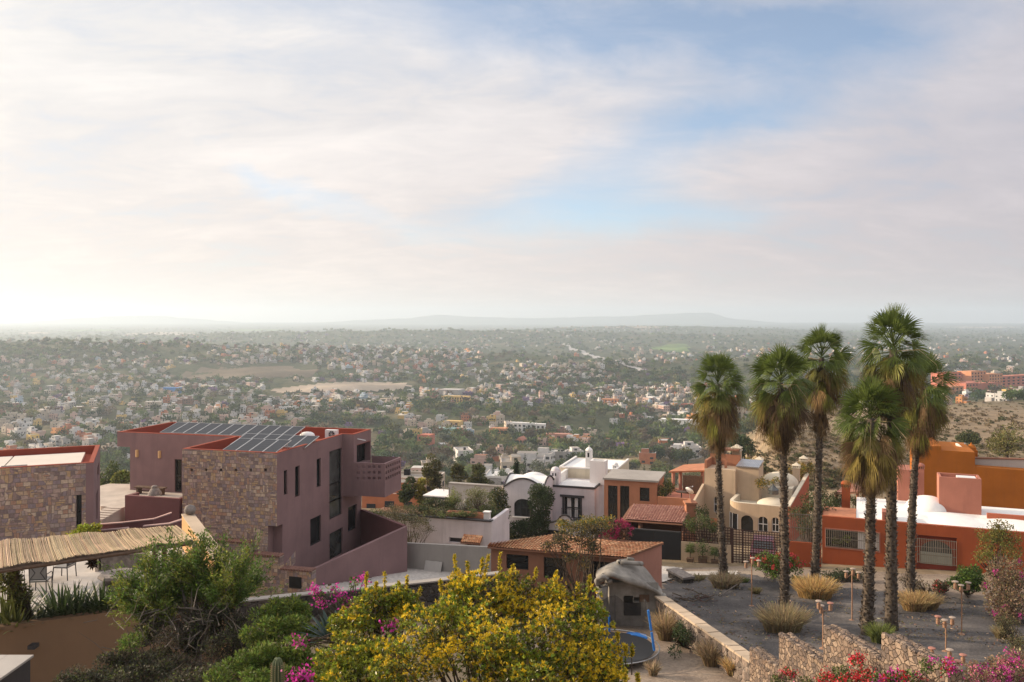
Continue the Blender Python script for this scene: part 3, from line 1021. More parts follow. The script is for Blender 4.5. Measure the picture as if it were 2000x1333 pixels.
def solar_mat():
    m, nt, b = new_mat('solar_cells')
    co = coords(nt, 'Generated')
    br = N(nt, 'ShaderNodeTexBrick', offset=0, ins={'Color1': (.013, .015, .022, 1), 'Color2': (.017, .02, .03, 1), 'Mortar': (.075, .08, .09, 1), 'Scale': 1, 'Mortar Size': .004, 'Brick Width': .1667, 'Row Height': .1})
    nt.links.new(co, br.inputs['Vector']); nt.links.new(br.outputs[0], b.inputs['Base Color'])
    b.inputs['Roughness'].default_value = .3; b.inputs['Specular IOR Level'].default_value = .12
    return m


M['solar'] = solar_mat()


def parapet(mb, pts, z0, z1, t=.22, cop=.03):
    """inner lining and coping along a roof outline given counter-clockwise"""
    n = len(pts)
    for i in range(n):
        a, b = Vector(pts[i]), Vector(pts[(i + 1) % n])
        d = (b - a).normalized(); m = Vector((-d.y, d.x))
        pa, pb = Vector(pts[i - 1]), Vector(pts[(i + 2) % n])
        # convex corner: shorten so neighbours butt
        cr = lambda u, v: u.x * v.y - u.y * v.x
        e0 = t if cr(a - pa, d) > 0 else 0.0
        e1 = 0.0
        if cr(d, pb - b) < 0: e1 = -t
        p0 = a + d * e0 + m * .004; L = (b - a).length - e0 - e1 - (.004 if e1 == 0 else 0)
        mb.prism([(p0.x, p0.y, z0), (p0.x + d.x * L, p0.y + d.y * L, z0), (p0.x + d.x * L + m.x * t, p0.y + d.y * L + m.y * t, z0), (p0.x + m.x * t, p0.y + m.y * t, z0)], (0, 0, z1 + cop - z0))


# ---------------------------------------------------------------- the mauve house with the stone front
Y0 = 50.0
HB = -17.2
fm = Frame((P(541, 886, Y0).x, Y0, HB), R(74.9))
zr = fm.zx(541, 886, 0)
yS = fm.Yc(356, 0, 881)
xj = fm.X(669.5, 0, 849)
wj = -fm.Yc(691, xj, 849)
xB = fm.X(724.5, -wj, 839)
xL = fm.X(457, yS, 857)
yW = fm.Yc(254, xL, 900)
yO = fm.Yc(229, xL, 848)
house = thing('mauve_house', 'mauve rendered house with stone front, solar panels and jutting balcony', 'house', fm.O, fm.rz)
# stone front with its row of square vents and the cut-away corner
yn = fm.Yc(523.5, 0, 1060); zn = fm.zx(532, 1028, 0); xn = fm.X(551.7, 0, 1080)
vents = []
for px in (374, 402.5, 431.5, 460.5, 489.5, 518.5):
    c = fm.hit(px, 918.5, (0, 0, 0), (1, 0, 0)); vents.append((c.y - .085, c.y + .085, c.z - .085, c.z + .085))
mb = MB()
wall_holes(mb, (0, yn, 0), (0, 1, 0), (-1, 0, 0), yS - yn, zr, [(a - yn, b - yn, c, d) for a, b, c, d in vents if a > yn], .3)
wall_holes(mb, (0, 0, zn), (0, 1, 0), (-1, 0, 0), yn, zr - zn, [(a, b, c - zn, d - zn) for a, b, c, d in vents if b < yn], .3)
mb.build('stone_front', M['stone_y'], house)
mb = MB()
for a, b, c, d in vents: mb.poly([(.28, a - .03, c - .03), (.28, b + .03, c - .03), (.28, b + .03, d + .03), (.28, a - .03, d + .03)])
mb.build('vent_backing', M['blackm'], house)
mb = MB()
mb.poly([(0, yS, 0), (xL, yS, 0), (xL, yS, zr), (0, yS, zr)])
mb.build('stone_side', M['stone_x'], house)
# rendered right-hand wall
W_R = [ry(fm, 0, *q) for q in ((554.6, 918.7, 561, 965.8), (576.4, 910.7, 585.3, 969.5), (618.6, 896, 626.6, 950.7), (643.3, 878.5, 668, 1010.5), (606, 1010, 627.3, 1063.5), (643.6, 1036.5, 669.5, 1088), (680, 988, 696.5, 1036))]
xe = fm.X(706, 0, 1000)
zb = fm.zx(669, 969.5, xj)
mb = MB()
wall_holes(mb, (0, 0, zn), (1, 0, 0), (0, -1, 0), xj, zr - zn, [(a, b, c - zn, d - zn) for a, b, c, d in W_R[:4]] + [(a, b, c - zn, d - zn) for a, b, c, d in W_R[4:6]], .22)
wall_holes(mb, (xn, 0, 0), (1, 0, 0), (0, -1, 0), xj - xn, zn, [(a - xn, b - xn, c, d) for a, b, c, d in W_R[:6]], .22)
wall_holes(mb, (xj, 0, 0), (1, 0, 0), (0, -1, 0), xe - xj, zb, [(W_R[6][0] - xj, W_R[6][1] - xj, W_R[6][2], W_R[6][3])], .22)
mb.poly([(xn, 0, 0), (xn, yn, 0), (xn, yn, zn), (xn, 0, zn)]); mb.poly([(0, yn, 0), (xn, yn, 0), (xn, yn, zn), (0, yn, zn)]); mb.poly([(0, 0, zn), (xn, 0, zn), (xn, yn, zn), (0, yn, zn)])
mb.poly([(xe, 0, 0), (xe, 8, 0), (xe, 8, zb), (xe, 0, zb)])
# upper jut beside the balcony
zl0 = fm.zy(708, 905, -wj); zl1 = fm.zy(708, 866, -wj)
xo0, xo1 = fm.X(697, -wj, 885), fm.X(723.5, -wj, 885)
mb.poly([(xj, 0, zb), (xj, -wj, zb), (xj, -wj, zr), (xj, 0, zr)])
wall_holes(mb, (xj, -wj, zb), (1, 0, 0), (0, -1, 0), xB - xj, zr - zb, [(xo0 - xj, xo1 - xj, zl0 - zb, zl1 - zb)], .6)
mb.poly([(xj, 0, zb), (xB, 0, zb), (xB, -wj, zb), (xj, -wj, zb)])
mb.poly([(xB, -wj, zb), (xB, yO, zb), (xB, yO, zr), (xB, -wj, zr)]); mb.poly([(xB, 0, 0), (xB, yW, 0), (xB, yW, zb + .01), (xB, 0, zb + .01)])
# left wing, set back, with its oversailing roof slab
zo = fm.zx(242, 873, xL)
D_L = rx(fm, xL, 341, 897.5, 355, 961.5)
mb.use(M['mauve'])
wall_holes(mb, (xL, yS, 0), (0, 1, 0), (-1, 0, 0), yW - yS, zo, [(D_L[0] - yS, D_L[1] - yS, D_L[2], D_L[3])], .2)
mb.poly([(xL, yW, 0), (xB, yW, 0), (xB, yW, zo), (xL, yW, zo)])
mb.poly([(xL, yS, zo), (xL, yO, zo), (xL, yO, zr), (xL, yS, zr)]); mb.poly([(xL, yO, zo), (xB, yO, zo), (xB, yO, zr), (xL, yO, zr)])
mb.poly([(xL, yW, zo), (xL, yO, zo), (xB, yO, zo), (xB, yW, zo)])
mb.build('wall', M['mauve'], house)
for i, h in enumerate(W_R):
    window(house, (0, 0, 0), (1, 0, 0), (0, -1, 0), h, M['frame'], M['glass_grey'] if i in (3, 5) else M['glass'], .16, .07, 1, 2 if i == 3 else 1)
window(house, (xL, 0, 0), (0, 1, 0), (-1, 0, 0), D_L, M['frame'], M['glass'], .14, .09, 1, 2, name='glass_door')
window(house, (0, -wj, 0), (1, 0, 0), (0, -1, 0), (xo0, xo1, zl0, zl1), M['frame'], M['glass'], .5, .1, 2, 1)
# roof: deck and red parapets
outline = [(0, 0), (xj, 0), (xj, -wj), (xB, -wj), (xB, yO), (xL, yO), (xL, yS), (0, yS)]
mb = MB(); mb.poly([(x, y, zr - .75) for x, y in outline]); rf = mb.build('roof', M['redroof'], house)
mb = MB(); parapet(mb, outline, zr - .8, zr, .22, .03); mb.build('parapet', M['redroof'], rf)
# balcony of pierced panels
wb = -fm.Yc(751.5, xj, 906); xE = fm.X(783.5, -wb, 893)
zt = fm.zx(722, 905, xj); zbb = fm.zx(751.5, 972, xj)
bal = MB()
hs = []
for px in (699.7, 710.6, 721, 730.7, 741.3):
    for py in (912.3, 923.4, 934.7):
        c = fm.hit(px, py, (xj, 0, 0), (1, 0, 0)); hs.append((-c.y - wj - .11, -c.y - wj + .11, c.z - zbb - .1, c.z - zbb + .1))
wall_holes(bal, (xj, -wj, zbb), (0, -1, 0), (-1, 0, 0), wb - wj, zt - zbb, hs, .16)
wall_holes(bal, (xj + .16, -wj, zbb), (0, -1, 0), (-1, 0, 0), wb - wj - .16, zt - zbb, hs, .002)
hs = []
for k in range(7):
    for py in (912.3, 923.4, 934.7):
        xx = xj + (xE - xj) * (k + .7) / 7.6; zc = fm.zx(721, py, xj); hs.append((xx - xj - .12, xx - xj + .12, zc - zbb - .1, zc - zbb + .1))
wall_holes(bal, (xj, -wb, zbb), (1, 0, 0), (0, -1, 0), xE - xj, zt - zbb, hs, .16)
wall_holes(bal, (xj + .16, -wb + .16, zbb), (1, 0, 0), (0, -1, 0), xE - xj - .16, zt - zbb, [(a - .16, b - .16, c, d) for a, b, c, d in hs if a > .2], .002)
bal.poly([(xj, -wj, zt), (xj, -wb, zt), (xj + .16, -wb + .16, zt), (xj + .16, -wj, zt)]); bal.poly([(xj, -wb, zt), (xE, -wb, zt), (xE, -wb + .16, zt), (xj + .16, -wb + .16, zt)])
bal.poly([(xE, -wb, zbb), (xE, -wj, zbb), (xE, -wj, zt), (xE, -wb, zt)])
bal.poly([(xj, -wj, zbb), (xE, -wj, zbb), (xE, -wb, zbb), (xj, -wb, zbb)]); bal.poly([(xj, -wj, zbb + .5), (xE, -wj, zbb + .5), (xE, -wb, zbb + .5), (xj, -wb, zbb + .5)])
bal.build('balcony', M['mauve'], house)
for px, py in ((268.3, 886), (312, 888)):
    c = fm.hit(px, py, (xL, 0, 0), (1, 0, 0)); mb = MB(); mb.lathe((xL - .02, c.y, c.z - .26), [(.01, 0), (.11, .02), (.11, .5), (.01, .52)], 12)
    mb.build('wall_lamp', M['sconce'], house)
# solar arrays (each panel can be lifted away)
def solar(fr, x0, y0, n, z0, label, L=1.95, Wp=1.0, tilt=14, skip=0):
    for i in range(n):
        t = R(tilt)
        o = thing('solar_panel', label.replace('#', ORD[i]), 'solar panel', fr.w((x0, y0 - i * (Wp + .025), z0)), fr.rz, 'solar panels on the mauve house roof')
        u = Vector((math.cos(t), 0, math.sin(t))); nrm = Vector((-math.sin(t), 0, math.cos(t)))
        mb = MB(); f = .03
        c = u * L / 2 + Vector((0, -Wp / 2, 0))
        mb.obox(c - nrm * .02, u, (0, 1, 0), nrm, L / 2 - f, Wp / 2 - f, .012)
        mb.build('cells', M['solar'], o)
        mb = MB()
        for s in (-1, 1):
            mb.obox(c + Vector((0, s * (Wp / 2 - f / 2), 0)) - nrm * .018, u, (0, 1, 0), nrm, L / 2, f / 2, .02)
            mb.obox(c + u * s * (L / 2 - f / 2) - nrm * .018, u, (0, 1, 0), nrm, f / 2, Wp / 2 - f, .02)
        mb.build('frame', M['alu'], o)
        for y in (-.15, -Wp + .15):
            mb = MB(); p = u * (L * .85) + Vector((0, y, 0)) - nrm * .04; mb.tube([p, (p.x, p.y, zr - .75 - z0)], .02, 4); mb.build('rack_leg', M['alu'], o)


solar(fm, .45, fm.Yc(434, .45, 884), 4, zr - .03, '# solar panel from the left in the front row above the stone front', 1.95, .88)
solar(fm, 3.1, fm.Yc(449, 3.1, 866), 6, zr - .12, '# solar panel from the left in the middle row', 1.95, .86)
solar(fm, xL + .75, fm.Yc(312, xL + .75, 847), 11, zr + .0, '# solar panel from the left in the long back row', 2.0, .9)


def ac_unit(fr, x, y, z, label, w=.85, h=.65, d=.36):
    o = thing('air_conditioner', label, 'air conditioner', fr.w((x, y, z)), fr.rz)
    mb = MB(); mb.box((-d / 2, -w / 2, 0.06), (d / 2, w / 2, h)); mb.build('casing', M['metal_w'], o)
    mb = MB(); mb.tube([(-d / 2 - .012, -.08, .06 + h / 2 - .03), (-d / 2 - .001, -.08, .06 + h / 2 - .03)], h * .36, 18); f = mb.build('fan_grille', M['blackm'], o)
    mb = MB()
    for k in range(4):
        a = k * math.pi / 4; mb.obox((-d / 2 - .02, -.08, .03 + h / 2), (0, math.cos(a), math.sin(a)), (1, 0, 0), (0, -math.sin(a), math.cos(a)), h * .36, .006, .008)
    mb.build('guard', M['metal_w'], f)
    mb = MB()
    for s in (-1, 1): mb.box((-d / 2, s * w * .35 - .03, 0), (d / 2, s * w * .35 + .03, .059))
    mb.build('foot', M['alu'], o)


c = fm.hit(648, 856, (0, 0, zr - .75), (0, 0, 1)); ac_unit(fm, xB - 2.2, fm.Yc(648, xB - 2.2, 843), zr - .75 + .3, 'white air conditioner by the red parapet at the back of the mauve roof')
ac_unit(fm, 4.6, fm.Yc(590, 4.6, 866), zr - .75, 'small white air conditioner beside the front solar row', .7, .5)
tk = thing('water_tank', 'low white round tank lid behind the solar panels', 'tank', fm.w((xB - 2.6, fm.Yc(600, xB - 2.6, 838), zr - .75)), fm.rz)
mb = MB(); mb.lathe((0, 0, 0), [(.5, 0), (.52, .55), (.5, .62), (.42, .70)], 20); mb.build('tank_body', M['metal_w'], tk, True)
mb = MB(); mb.lathe((0, 0, .70), [(.42, 0), (.30, .07), (.12, .1), (.0, .105)], 20); mb.build('lid', M['metal_w'], tk, True)
mb = MB(); mb.tube([(0, -.6, .1), (-.3, -1.6, .3), (0, -2.4, .12)], .03, 5); tag(mb.build('pipe', M['metal_w']), 'thin white pipe lying on the mauve roof beside the air conditioner', 'pipe')
bpy.data.objects['pipe'].location = fm.w((xB - 2, fm.Yc(652, xB - 2, 845), zr - .6)); bpy.data.objects['pipe'].rotation_euler = (0, 0, fm.rz)

# ramp wall round the sunken yard on the right
a = G(608, 1148); b = G(793, 1118)
zt0 = P(608, 1113, a.y).z; zt1 = P(793, 1028, b.y).z
mb = MB()
wc = fm.w((xe - .02, -.05, 0)); zc = P(706, 1024, wc.y).z
solid_wall(mb, [(a.x, a.y), (b.x, b.y)], .25, [zt0, zt1], -18.6)
tag(mb.build('ramp_wall', M['mauve']), 'long mauve wall with sloping top round the sunken yard', 'wall')
mb = MB(); d_ = Vector((b.x - wc.x, b.y - wc.y)).normalized()
solid_wall(mb, [(wc.x, wc.y), (b.x - d_.x * .13 - .06, b.y - d_.y * .13 + .13)], .25, [zt1 - .004, zt1 - .004], -18.4)
tag(mb.build('yard_wall', M['mauve_dark']), 'short level mauve wall closing the sunken yard at the back', 'wall')

# stepped stone garden wall at the foot of the front
sw = thing('stone_garden_wall', 'stepped wall of squared stone below the mauve house', 'wall', fm.O, fm.rz)
xs = -.55
steps = [(420, 486, 1060), (486, 547, 1086), (547, 610, 1115)]
mb = MB(); cp = MB()
for p0, p1, q in steps:
    a_ = fm.Yc(p0, xs, q); b_ = fm.Yc(p1, xs, q); zt_ = fm.zx((p0 + p1) / 2, q, xs)
    mb.box((xs, b_ + .002, -.6), (xs + .45, a_, zt_))
    n = int((a_ - b_) / .16)
    for k in range(n):
        y = b_ + (k + .5) * (a_ - b_) / n; cp.tube([(xs - .06, y, zt_ + .03), (xs + .5, y, zt_ + .06)], .065, 6)
mb.build('masonry', M['stone_y'], sw); cp.build('tile_coping', plain('old_tile', (.20, .10, .075), .9, var=.3), sw)
h = rx(fm, xs, 565, 1127, 589, 1149); mb = MB(); mb.box((xs - .03, h[0], h[2]), (xs + .05, h[1], h[3])); mb.build('vent_opening', M['blackm'], sw)  # black box put in for the dark inside of the vent opening
hp = ry(fm, 0, 558, 1086, 577, 1106)

# paving, bench, stairs and low walls between the two left houses
zd = fm.zx(300, 960, xL)     # deck level (local)
dk = Frame(fm.O, fm.rz)
e0 = fm.hit(197, 989, (0, 0, zd), (0, 0, 1)); e1 = fm.hit(256, 991, (0, 0, zd), (0, 0, 1)); e2 = fm.hit(340, 991, (0, 0, zd), (0, 0, 1)); e3 = fm.hit(150, 976, (0, 0, zd), (0, 0, 1))
mb = MB()
pts = [(e0.x, e0.y), (e1.x, e1.y), (e1.x, yS + .01), (xL - .01, yS + .01), (xL - .01, yW + .1), (xL + 2.0, yW + .15), (xL + 1.5, yW + 3), (e3.x + 2, e3.y + 2)]
mb.prism([(x, y, zd - 4) for x, y in reversed(pts)], (0, 0, 4))
o = mb.build('terrace_floor', M['cream_stone']); o.location = fm.O; o.rotation_euler = (0, 0, fm.rz); structure(o, 'pale stone terrace between the houses')
# planter with a dark face
h0 = fm.hit(244, 968, (e1.x - .9, 0, 0), (1, 0, 0)); h1 = fm.hit(350, 968, (e1.x - .9, 0, 0), (1, 0, 0))
mb = MB(); xq = e1.x - .9
mb.box((xq, h1.y, zd - 2.6), (xq + .25, h0.y, h0.z)); mb.box((xq + .252, h0.y - .25, zd - 2.6), (xq + 1.0, h0.y, h0.z)); mb.box((xq + .252, h1.y, zd - 2.6), (xq + 1.0, h1.y + .25, h0.z - .003))
o = mb.build('planter_wall', M['mauve_dark']); o.location = fm.O; o.rotation_euler = (0, 0, fm.rz); tag(o, 'dark plum wall below the terrace bench', 'wall')


def local_thing(name, label, cat, fr, x, y, z, group=None):
    return thing(name, label, cat, fr.w((x, y, z)), fr.rz, group)


c0 = fm.Yc(266, xL - .9, 952); c1 = fm.Yc(322, xL - .9, 952)
bn = local_thing('bench', 'long dark timber bench against the mauve terrace wall', 'bench', fm, xL - .9, c1, zd)
L = c0 - c1
mb = MB(); mb.box((-.25, 0, .42), (.25, L, .50)); mb.build('seat', M['wood'], bn)
for y in (.15, L - .3):
    mb = MB(); mb.box((-.2, y, 0), (.2, y + .14, .419)); mb.build('leg', M['wood'], bn)
mb = MB(); mb.box((-.03, .3, .16), (.03, L - .31, .24)); mb.build('stretcher', M['wood'], bn)
# little stone fountain on the planter edge
cf = fm.Yc(300, xq + .5, 960)
ft_ = local_thing('stone_fountain', 'lumpy grey stone fountain in front of the bench', 'fountain', fm, xq + .62, cf, h0.z)
mb = MB(); mb.lathe((0, 0, 0), [(.42, 0), (.40, .14), (.33, .24), (.28, .33), (.22, .40), (.08, .43)], 9); o = mb.build('basin_stone', M['rock'], ft_, True)
mb = MB(); mb.lathe((.05, .06, .40), [(.2, 0), (.21, .08), (.13, .17), (.0, .19)], 8); mb.build('top_stone', M['rock'], ft_, True)


def stairs(label, fr, p0, p1, ytop, ybot, n, x0):
    """flight of n pale steps facing the camera"""
    a_ = fr.Yc(p0, x0, ytop); b_ = fr.Yc(p1, x0, ytop); y0_, y1_ = min(a_, b_), max(a_, b_)
    zt_ = fr.zx((p0 + p1) / 2, ytop, x0); t = .32; zb_ = fr.zx((p0 + p1) / 2, ybot, x0 - t * n)
    o = thing('stone_stairs', label, 'stairs', fr.O, fr.rz); hgt1 = (zt_ - zb_) / n
    for k in range(n):
        mb = MB(); x = x0 - t * k; mb.box((x - t, y0_ + .1 * (k % 2) * 0, zb_ - .6), (x - .002, y1_, zt_ - hgt1 * k)); mb.build('step', M['cream_stone'], o)


stairs('left flight of pale stone steps down from the terrace', fm, 212, 243, 990, 1019, 6, e0.x - .1)
stairs('right flight of pale stone steps beside the stone front', fm, 330, 355, 992, 1021, 5, e2.x - .1)


def low_wall(label, pts, zbot, mat_, th=.22, cap=True, name='garden_wall'):
    """pts: (px, py of the top, depth)"""
    W = [P(*p) for p in pts]
    o = thing(name, label, 'wall')
    mb = MB(); solid_wall(mb, [(q.x, q.y) for q in W], th, [q.z - .06 for q in W], zbot); mb.build('wall_body', mat_, o)
    if cap:
        mb = MB(); solid_wall(mb, [(q.x, q.y) for q in W], th + .05, [q.z for q in W], [q.z - .058 for q in W]); mb.build('coping', M['cap_pink'], o)
    return o


M['cap_pink'] = plaster('dusty_pink_coping', (.40, .27, .25), .12, .2)
low_wall('upper curving plum wall with pale coping below the terrace', [(186, 1024, 49), (240, 1020, 48.5), (300, 1013, 48.6), (335, 1001, 49)], -16.5, M['mauve_dark'])
low_wall('lower plum wall rising to the stone front', [(280, 1027, 46.8), (330, 1022, 47), (362, 1012, 47.6)], -16.5, M['mauve_dark'])
low_wall('small plum wall nearest the cane roof', [(188, 1036, 45.5), (245, 1031, 45.3), (252, 1030, 45.4)], -16.5, M['mauve_dark'])

# ---------------------------------------------------------------- the stone house cut by the left edge
fs = Frame((P(183, 905, 42).x, 42, -16.4), R(113.2))
zs = fs.zx(183, 904.5, 0); Ls = fs.X(195.5, 0, 876)
sh = thing('stone_house', 'flat-roofed house faced in mixed stone at the left edge', 'house', fs.O, fs.rz)
hh = rx(fs, 0, 149, 967, 159.5, 1036)
mb = MB(); wall_holes(mb, (0, .35, 0), (0, 1, 0), (-1, 0, 0), 14.65, zs, [(hh[0] - .35, hh[1] - .35, hh[2], hh[3])], .3); mb.build('stone_front', M['stone_y'], sh)
window(sh, (0, 0, 0), (0, 1, 0), (-1, 0, 0), hh, M['frame'], M['glass'], .22, .05)
s1 = ry(fs, 0, 189.8, 908, 194, 934); s2 = ry(fs, 0, 187.8, 960, 191, 1020)
mb = MB(); wall_holes(mb, (0, 0, 0), (1, 0, 0), (0, -1, 0), Ls, zs, [s1, s2], .25)
mb.poly([(0, 0, 0), (0, .35, 0), (0, .35, zs), (0, 0, zs)]); mb.poly([(Ls, 0, 0), (Ls, 15, 0), (Ls, 15, zs), (Ls, 0, zs)]); mb.poly([(0, 15, 0), (Ls, 15, 0), (Ls, 15, zs), (0, 15, zs)])
mb.build('side_wall', M['mauve'], sh)
for s_ in (s1, s2): window(sh, (0, 0, 0), (1, 0, 0), (0, -1, 0), s_, M['frame'], M['glass'], .2, .05)
mb = MB(); mb.box((.22, .22, zs - .5), (Ls - .22, 14.78, zs - .42)); rf = mb.build('roof', M['redroof'], sh)
mb = MB()
for k in range(4): mb.box((.5, .7 + k * 3.45, zs - .40), (Ls - .7, .7 + k * 3.45 + 3.38, zs - .24))
mb.build('roof_slab', plaster('pale_roof_membrane', (.60, .55, .49), .08, .2), rf)
mb = MB(); mb.box((.9, 3.0, zs - .235), (1.3, 4.1, zs - .08)); mb.build('roof_vent', M['blackm'], rf)
mb = MB(); parapet(mb, [(0, 0), (Ls, 0), (Ls, 15), (0, 15)], zs - .55, zs, .22, .03); mb.build('parapet', M['redroof'], rf)
# ochre render mark low on the mauve wall
mb = MB(); mb.poly([(hp[0], -.004, hp[2] - .25), (hp[1], -.004, hp[2] + .05), (hp[1], -.004, hp[3] + .15), (hp[0], -.004, hp[3] - .25)])
mb.build('stone_inset', M['stone_x'], house)
# ---------------------------------------------------------------- houses beyond the street
M['lilac_white'] = plaster('lime_white_render', (.63, .585, .605), .16, .55)
M['roof_white'] = plaster('white_roof_membrane', (.78, .77, .75), .07, .25)
M['trim'] = plain('charcoal_trim', (.045, .042, .045), .8)
M['tan'] = plaster('tan_render', (.52, .395, .275), .16, .55)
M['cream'] = plaster('cream_render', (.62, .55, .43), .16, .55)
M['redwall'] = plaster('rust_red_render', (.42, .125, .07), .1, .2)
M['terra'] = plaster('terracotta_render', (.38, .17, .10), .16, .55)
M['brownwall'] = plaster('brown_render', (.23, .115, .075), .12, .35)
M['orange'] = plaster('deep_orange_render', (.31, .075, .028), .16, .55)
M['coral'] = plaster('coral_render', (.40, .165, .115), .16, .55)
M['ochre'] = plaster('ochre_render', (.36, .115, .016), .16, .55)
M['pinkwall'] = plaster('faded_pink_render', (.44, .215, .16), .15, .6)
M['greywall'] = plaster('grey_render', (.42, .395, .37), .15, .4)
M['grill'] = plain('rusty_grille', (.06, .026, .02), .7, .2, var=.3)
M['bars'] = plain('pale_iron_bars', (.20, .17, .14), .6, .3, var=.2)
M['gate_black'] = plain('black_sheet_gate', (.012, .013, .017), .5, .1, var=.15)
M['tiles'] = tile_mat('clay_tiles', [(.48, .20, .10), (.68, .34, .175), (.74, .46, .27), (.56, .26, .13), (.70, .38, .21)])
M['tiles_red'] = tile_mat('red_clay_tiles', [(.28, .13, .10), (.38, .18, .135), (.46, .25, .19), (.33, .15, .115)])
M['terra_sheet'] = plain('terracotta_sheet', (.44, .17, .08), .8, var=.2, sc=2, bumpy=.3)


def face_box(mb, x0, x1, y0, y1, z0, z1, holes=(), depth=.2, top=True):
    """box whose front (plane x0, facing the street) has recessed openings (ya, yb, za, zb)"""
    wall_holes(mb, (x0, y0, 0), (0, 1, 0), (-1, 0, 0), y1 - y0, z1, [(a - y0, b - y0, c, d) for a, b, c, d in holes], depth, z0)
    mb.poly([(x0, y0, z0), (x1, y0, z0), (x1, y0, z1), (x0, y0, z1)]); mb.poly([(x0, y1, z0), (x1, y1, z0), (x1, y1, z1), (x0, y1, z1)])
    mb.poly([(x1, y0, z0), (x1, y1, z0), (x1, y1, z1), (x1, y0, z1)])
    if top: mb.poly([(x0, y0, z1), (x1, y0, z1), (x1, y1, z1), (x0, y1, z1)])


def pxbox(mb, fr, x, dep, p0, p1, ytop, zbot, holes=(), depth=.2, top=True):
    a, b = fr.Yc(p1, x, ytop), fr.Yc(p0, x, ytop); z = fr.zx((p0 + p1) / 2, ytop, x)
    face_box(mb, x, x + dep, a, b, zbot, z, holes, depth, top)
    return a, b, z


def arch_fill(mb, x, h, spring, dep=.2, n=8):
    """turn opening h on plane x into an arch: two spandrels of wall thickness"""
    a, b, c, d = h; m = (a + b) / 2; rr = (b - a) / 2; k = (d - spring) / rr
    for s in (-1, 1):
        pts = [(m + s * rr, spring)]
        for i in range(n + 1):
            t = math.pi / 2 * i / n; pts.append((m + s * rr * math.cos(t), spring + k * rr * math.sin(t)))
        pts = pts[1:] + [(m + s * rr, d)]
        mb.prism([(x, y, z) for y, z in pts], (dep, 0, 0))


def win(t, fr, x, h, nx=1, nz=1, depth=.16, bar=.06, fmat='frame', gmat='glass', name='window'):
    return window(t, (x, 0, 0), (0, 1, 0), (-1, 0, 0), h, M[fmat], M[gmat], depth, bar, nx, nz, name)


def tile_patch(name, front, back, ncol, nrow, mat_, parent=None, amp=.06, thick=.1, r=None, sag=.0):
    """barrel-tile roof between two poly-lines (lists of Vectors), front = eave"""
    r = r or np.random.default_rng(5)
    def along(pl, s):
        L = [0]
        for i in range(len(pl) - 1): L.append(L[-1] + (pl[i + 1] - pl[i]).length)
        q = s * L[-1]
        for i in range(len(pl) - 1):
            if q <= L[i + 1] + 1e-9: return pl[i].lerp(pl[i + 1], (q - L[i]) / max(1e-6, L[i + 1] - L[i]))
        return pl[-1]
    V, Q, C = [], [], []
    prof = [(-.5, 0), (-.3, .75), (0, 1), (.3, .75), (.5, 0)]
    for c in range(ncol):
        for k in range(nrow):
            t0, t1 = k / nrow, (k + 1) / nrow + .12 / nrow
            tone_ = r.random(); b = len(V)
            jz = r.normal(0, .0035)
            for t, lift in ((t0, .035), (min(t1, 1), .0)):
                for u, h in prof:
                    s = min(max((c + .5 + u) / ncol, 0), 1)
                    p = along(front, s).lerp(along(back, s), t)
                    V.append((p.x, p.y, p.z + h * amp + lift + jz - sag * math.sin(math.pi * s))); C.append((tone_,) * 3)
            for i in range(4): Q.append((b + i, b + i + 1, b + 6 + i, b + 5 + i))
    o = link(name, np_mesh(name, V, Q, mat_, C), parent)
    mb = MB(); n = 6
    fp = [along(front, i / n) for i in range(n + 1)]; bp = [along(back, i / n) for i in range(n + 1)]
    dz = Vector((0, 0, -.02)); dd = Vector((0, 0, -thick))
    for i in range(n):
        mb.faces([fp[i] + dz, fp[i + 1] + dz, bp[i + 1] + dz, bp[i] + dz, fp[i] + dd, fp[i + 1] + dd, bp[i + 1] + dd, bp[i] + dd], [(0, 1, 2, 3), (7, 6, 5, 4), (0, 4, 5, 1), (3, 2, 6, 7)] + ([(0, 3, 7, 4)] if i == 0 else []) + ([(1, 5, 6, 2)] if i == n - 1 else []))
    mb.build('roof_deck', M['brownwall'], o)
    return o


# ======================= the white house with the cross vault
fw = Frame((P(1161.5, 953.6, 80).x, 80, -21.3), R(71.8))
wh = thing('white_house', 'white house with vaulted roof, chimneys and dark framed window', 'house', fw.O, fw.rz)
ztop = fw.zx(1161.5, 953.6, 0); yR = fw.Yc(1079, 0, 955)
lenR = fw.X(1179.5, 0, 939)
hw = rx(fw, 0, 1102, 972, 1133, 1013)
mb = MB(); face_box(mb, 0, lenR, 0, yR, 0, ztop, [hw], .3, False)
mb.build('wall', M['lilac_white'], wh)
mb = MB()
n = 10
for i in range(n):
    for j in range(n):
        f = lambda a, b: (a * lenR, b * yR, ztop - .12 + .55 * math.sin(math.pi * min(1, a * 1.6)) * math.sin(math.pi * b) * (a < .62))
        mb.poly([f(i / n, j / n), f((i + 1) / n, j / n), f((i + 1) / n, (j + 1) / n), f(i / n, (j + 1) / n)])
rf = mb.build('roof', M['roof_white'], wh)
mb = MB(); mb.box((-.05, -.05, ztop - .13), (.12, yR, ztop + .05)); mb.box((.121, -.05, ztop - .13), (lenR, .08, ztop + .05)); mb.build('cornice', M['trim'], wh)
w_ = win(wh, fw, 0, hw, 2, 2, .2, .09); 
mb = MB(); a, b, c, d = hw; 
mb.box((-.06, a - .18, c), (.01, a + .02, d + .02)); mb.box((-.06, b - .02, c), (.01, b + .18, d + .02)); mb.box((-.1, a - .4, d + .021), (.01, b + .4, d + .22)); mb.build('window_surround', M['trim'], wh)
rl = MB(); rl.tube([(-.28, a - .2, c + .95), (-.28, b + .2, c + .95)], .03, 5); rl.tube([(-.28, a - .2, c + .05), (-.28, b + .2, c + .05)], .03, 5)
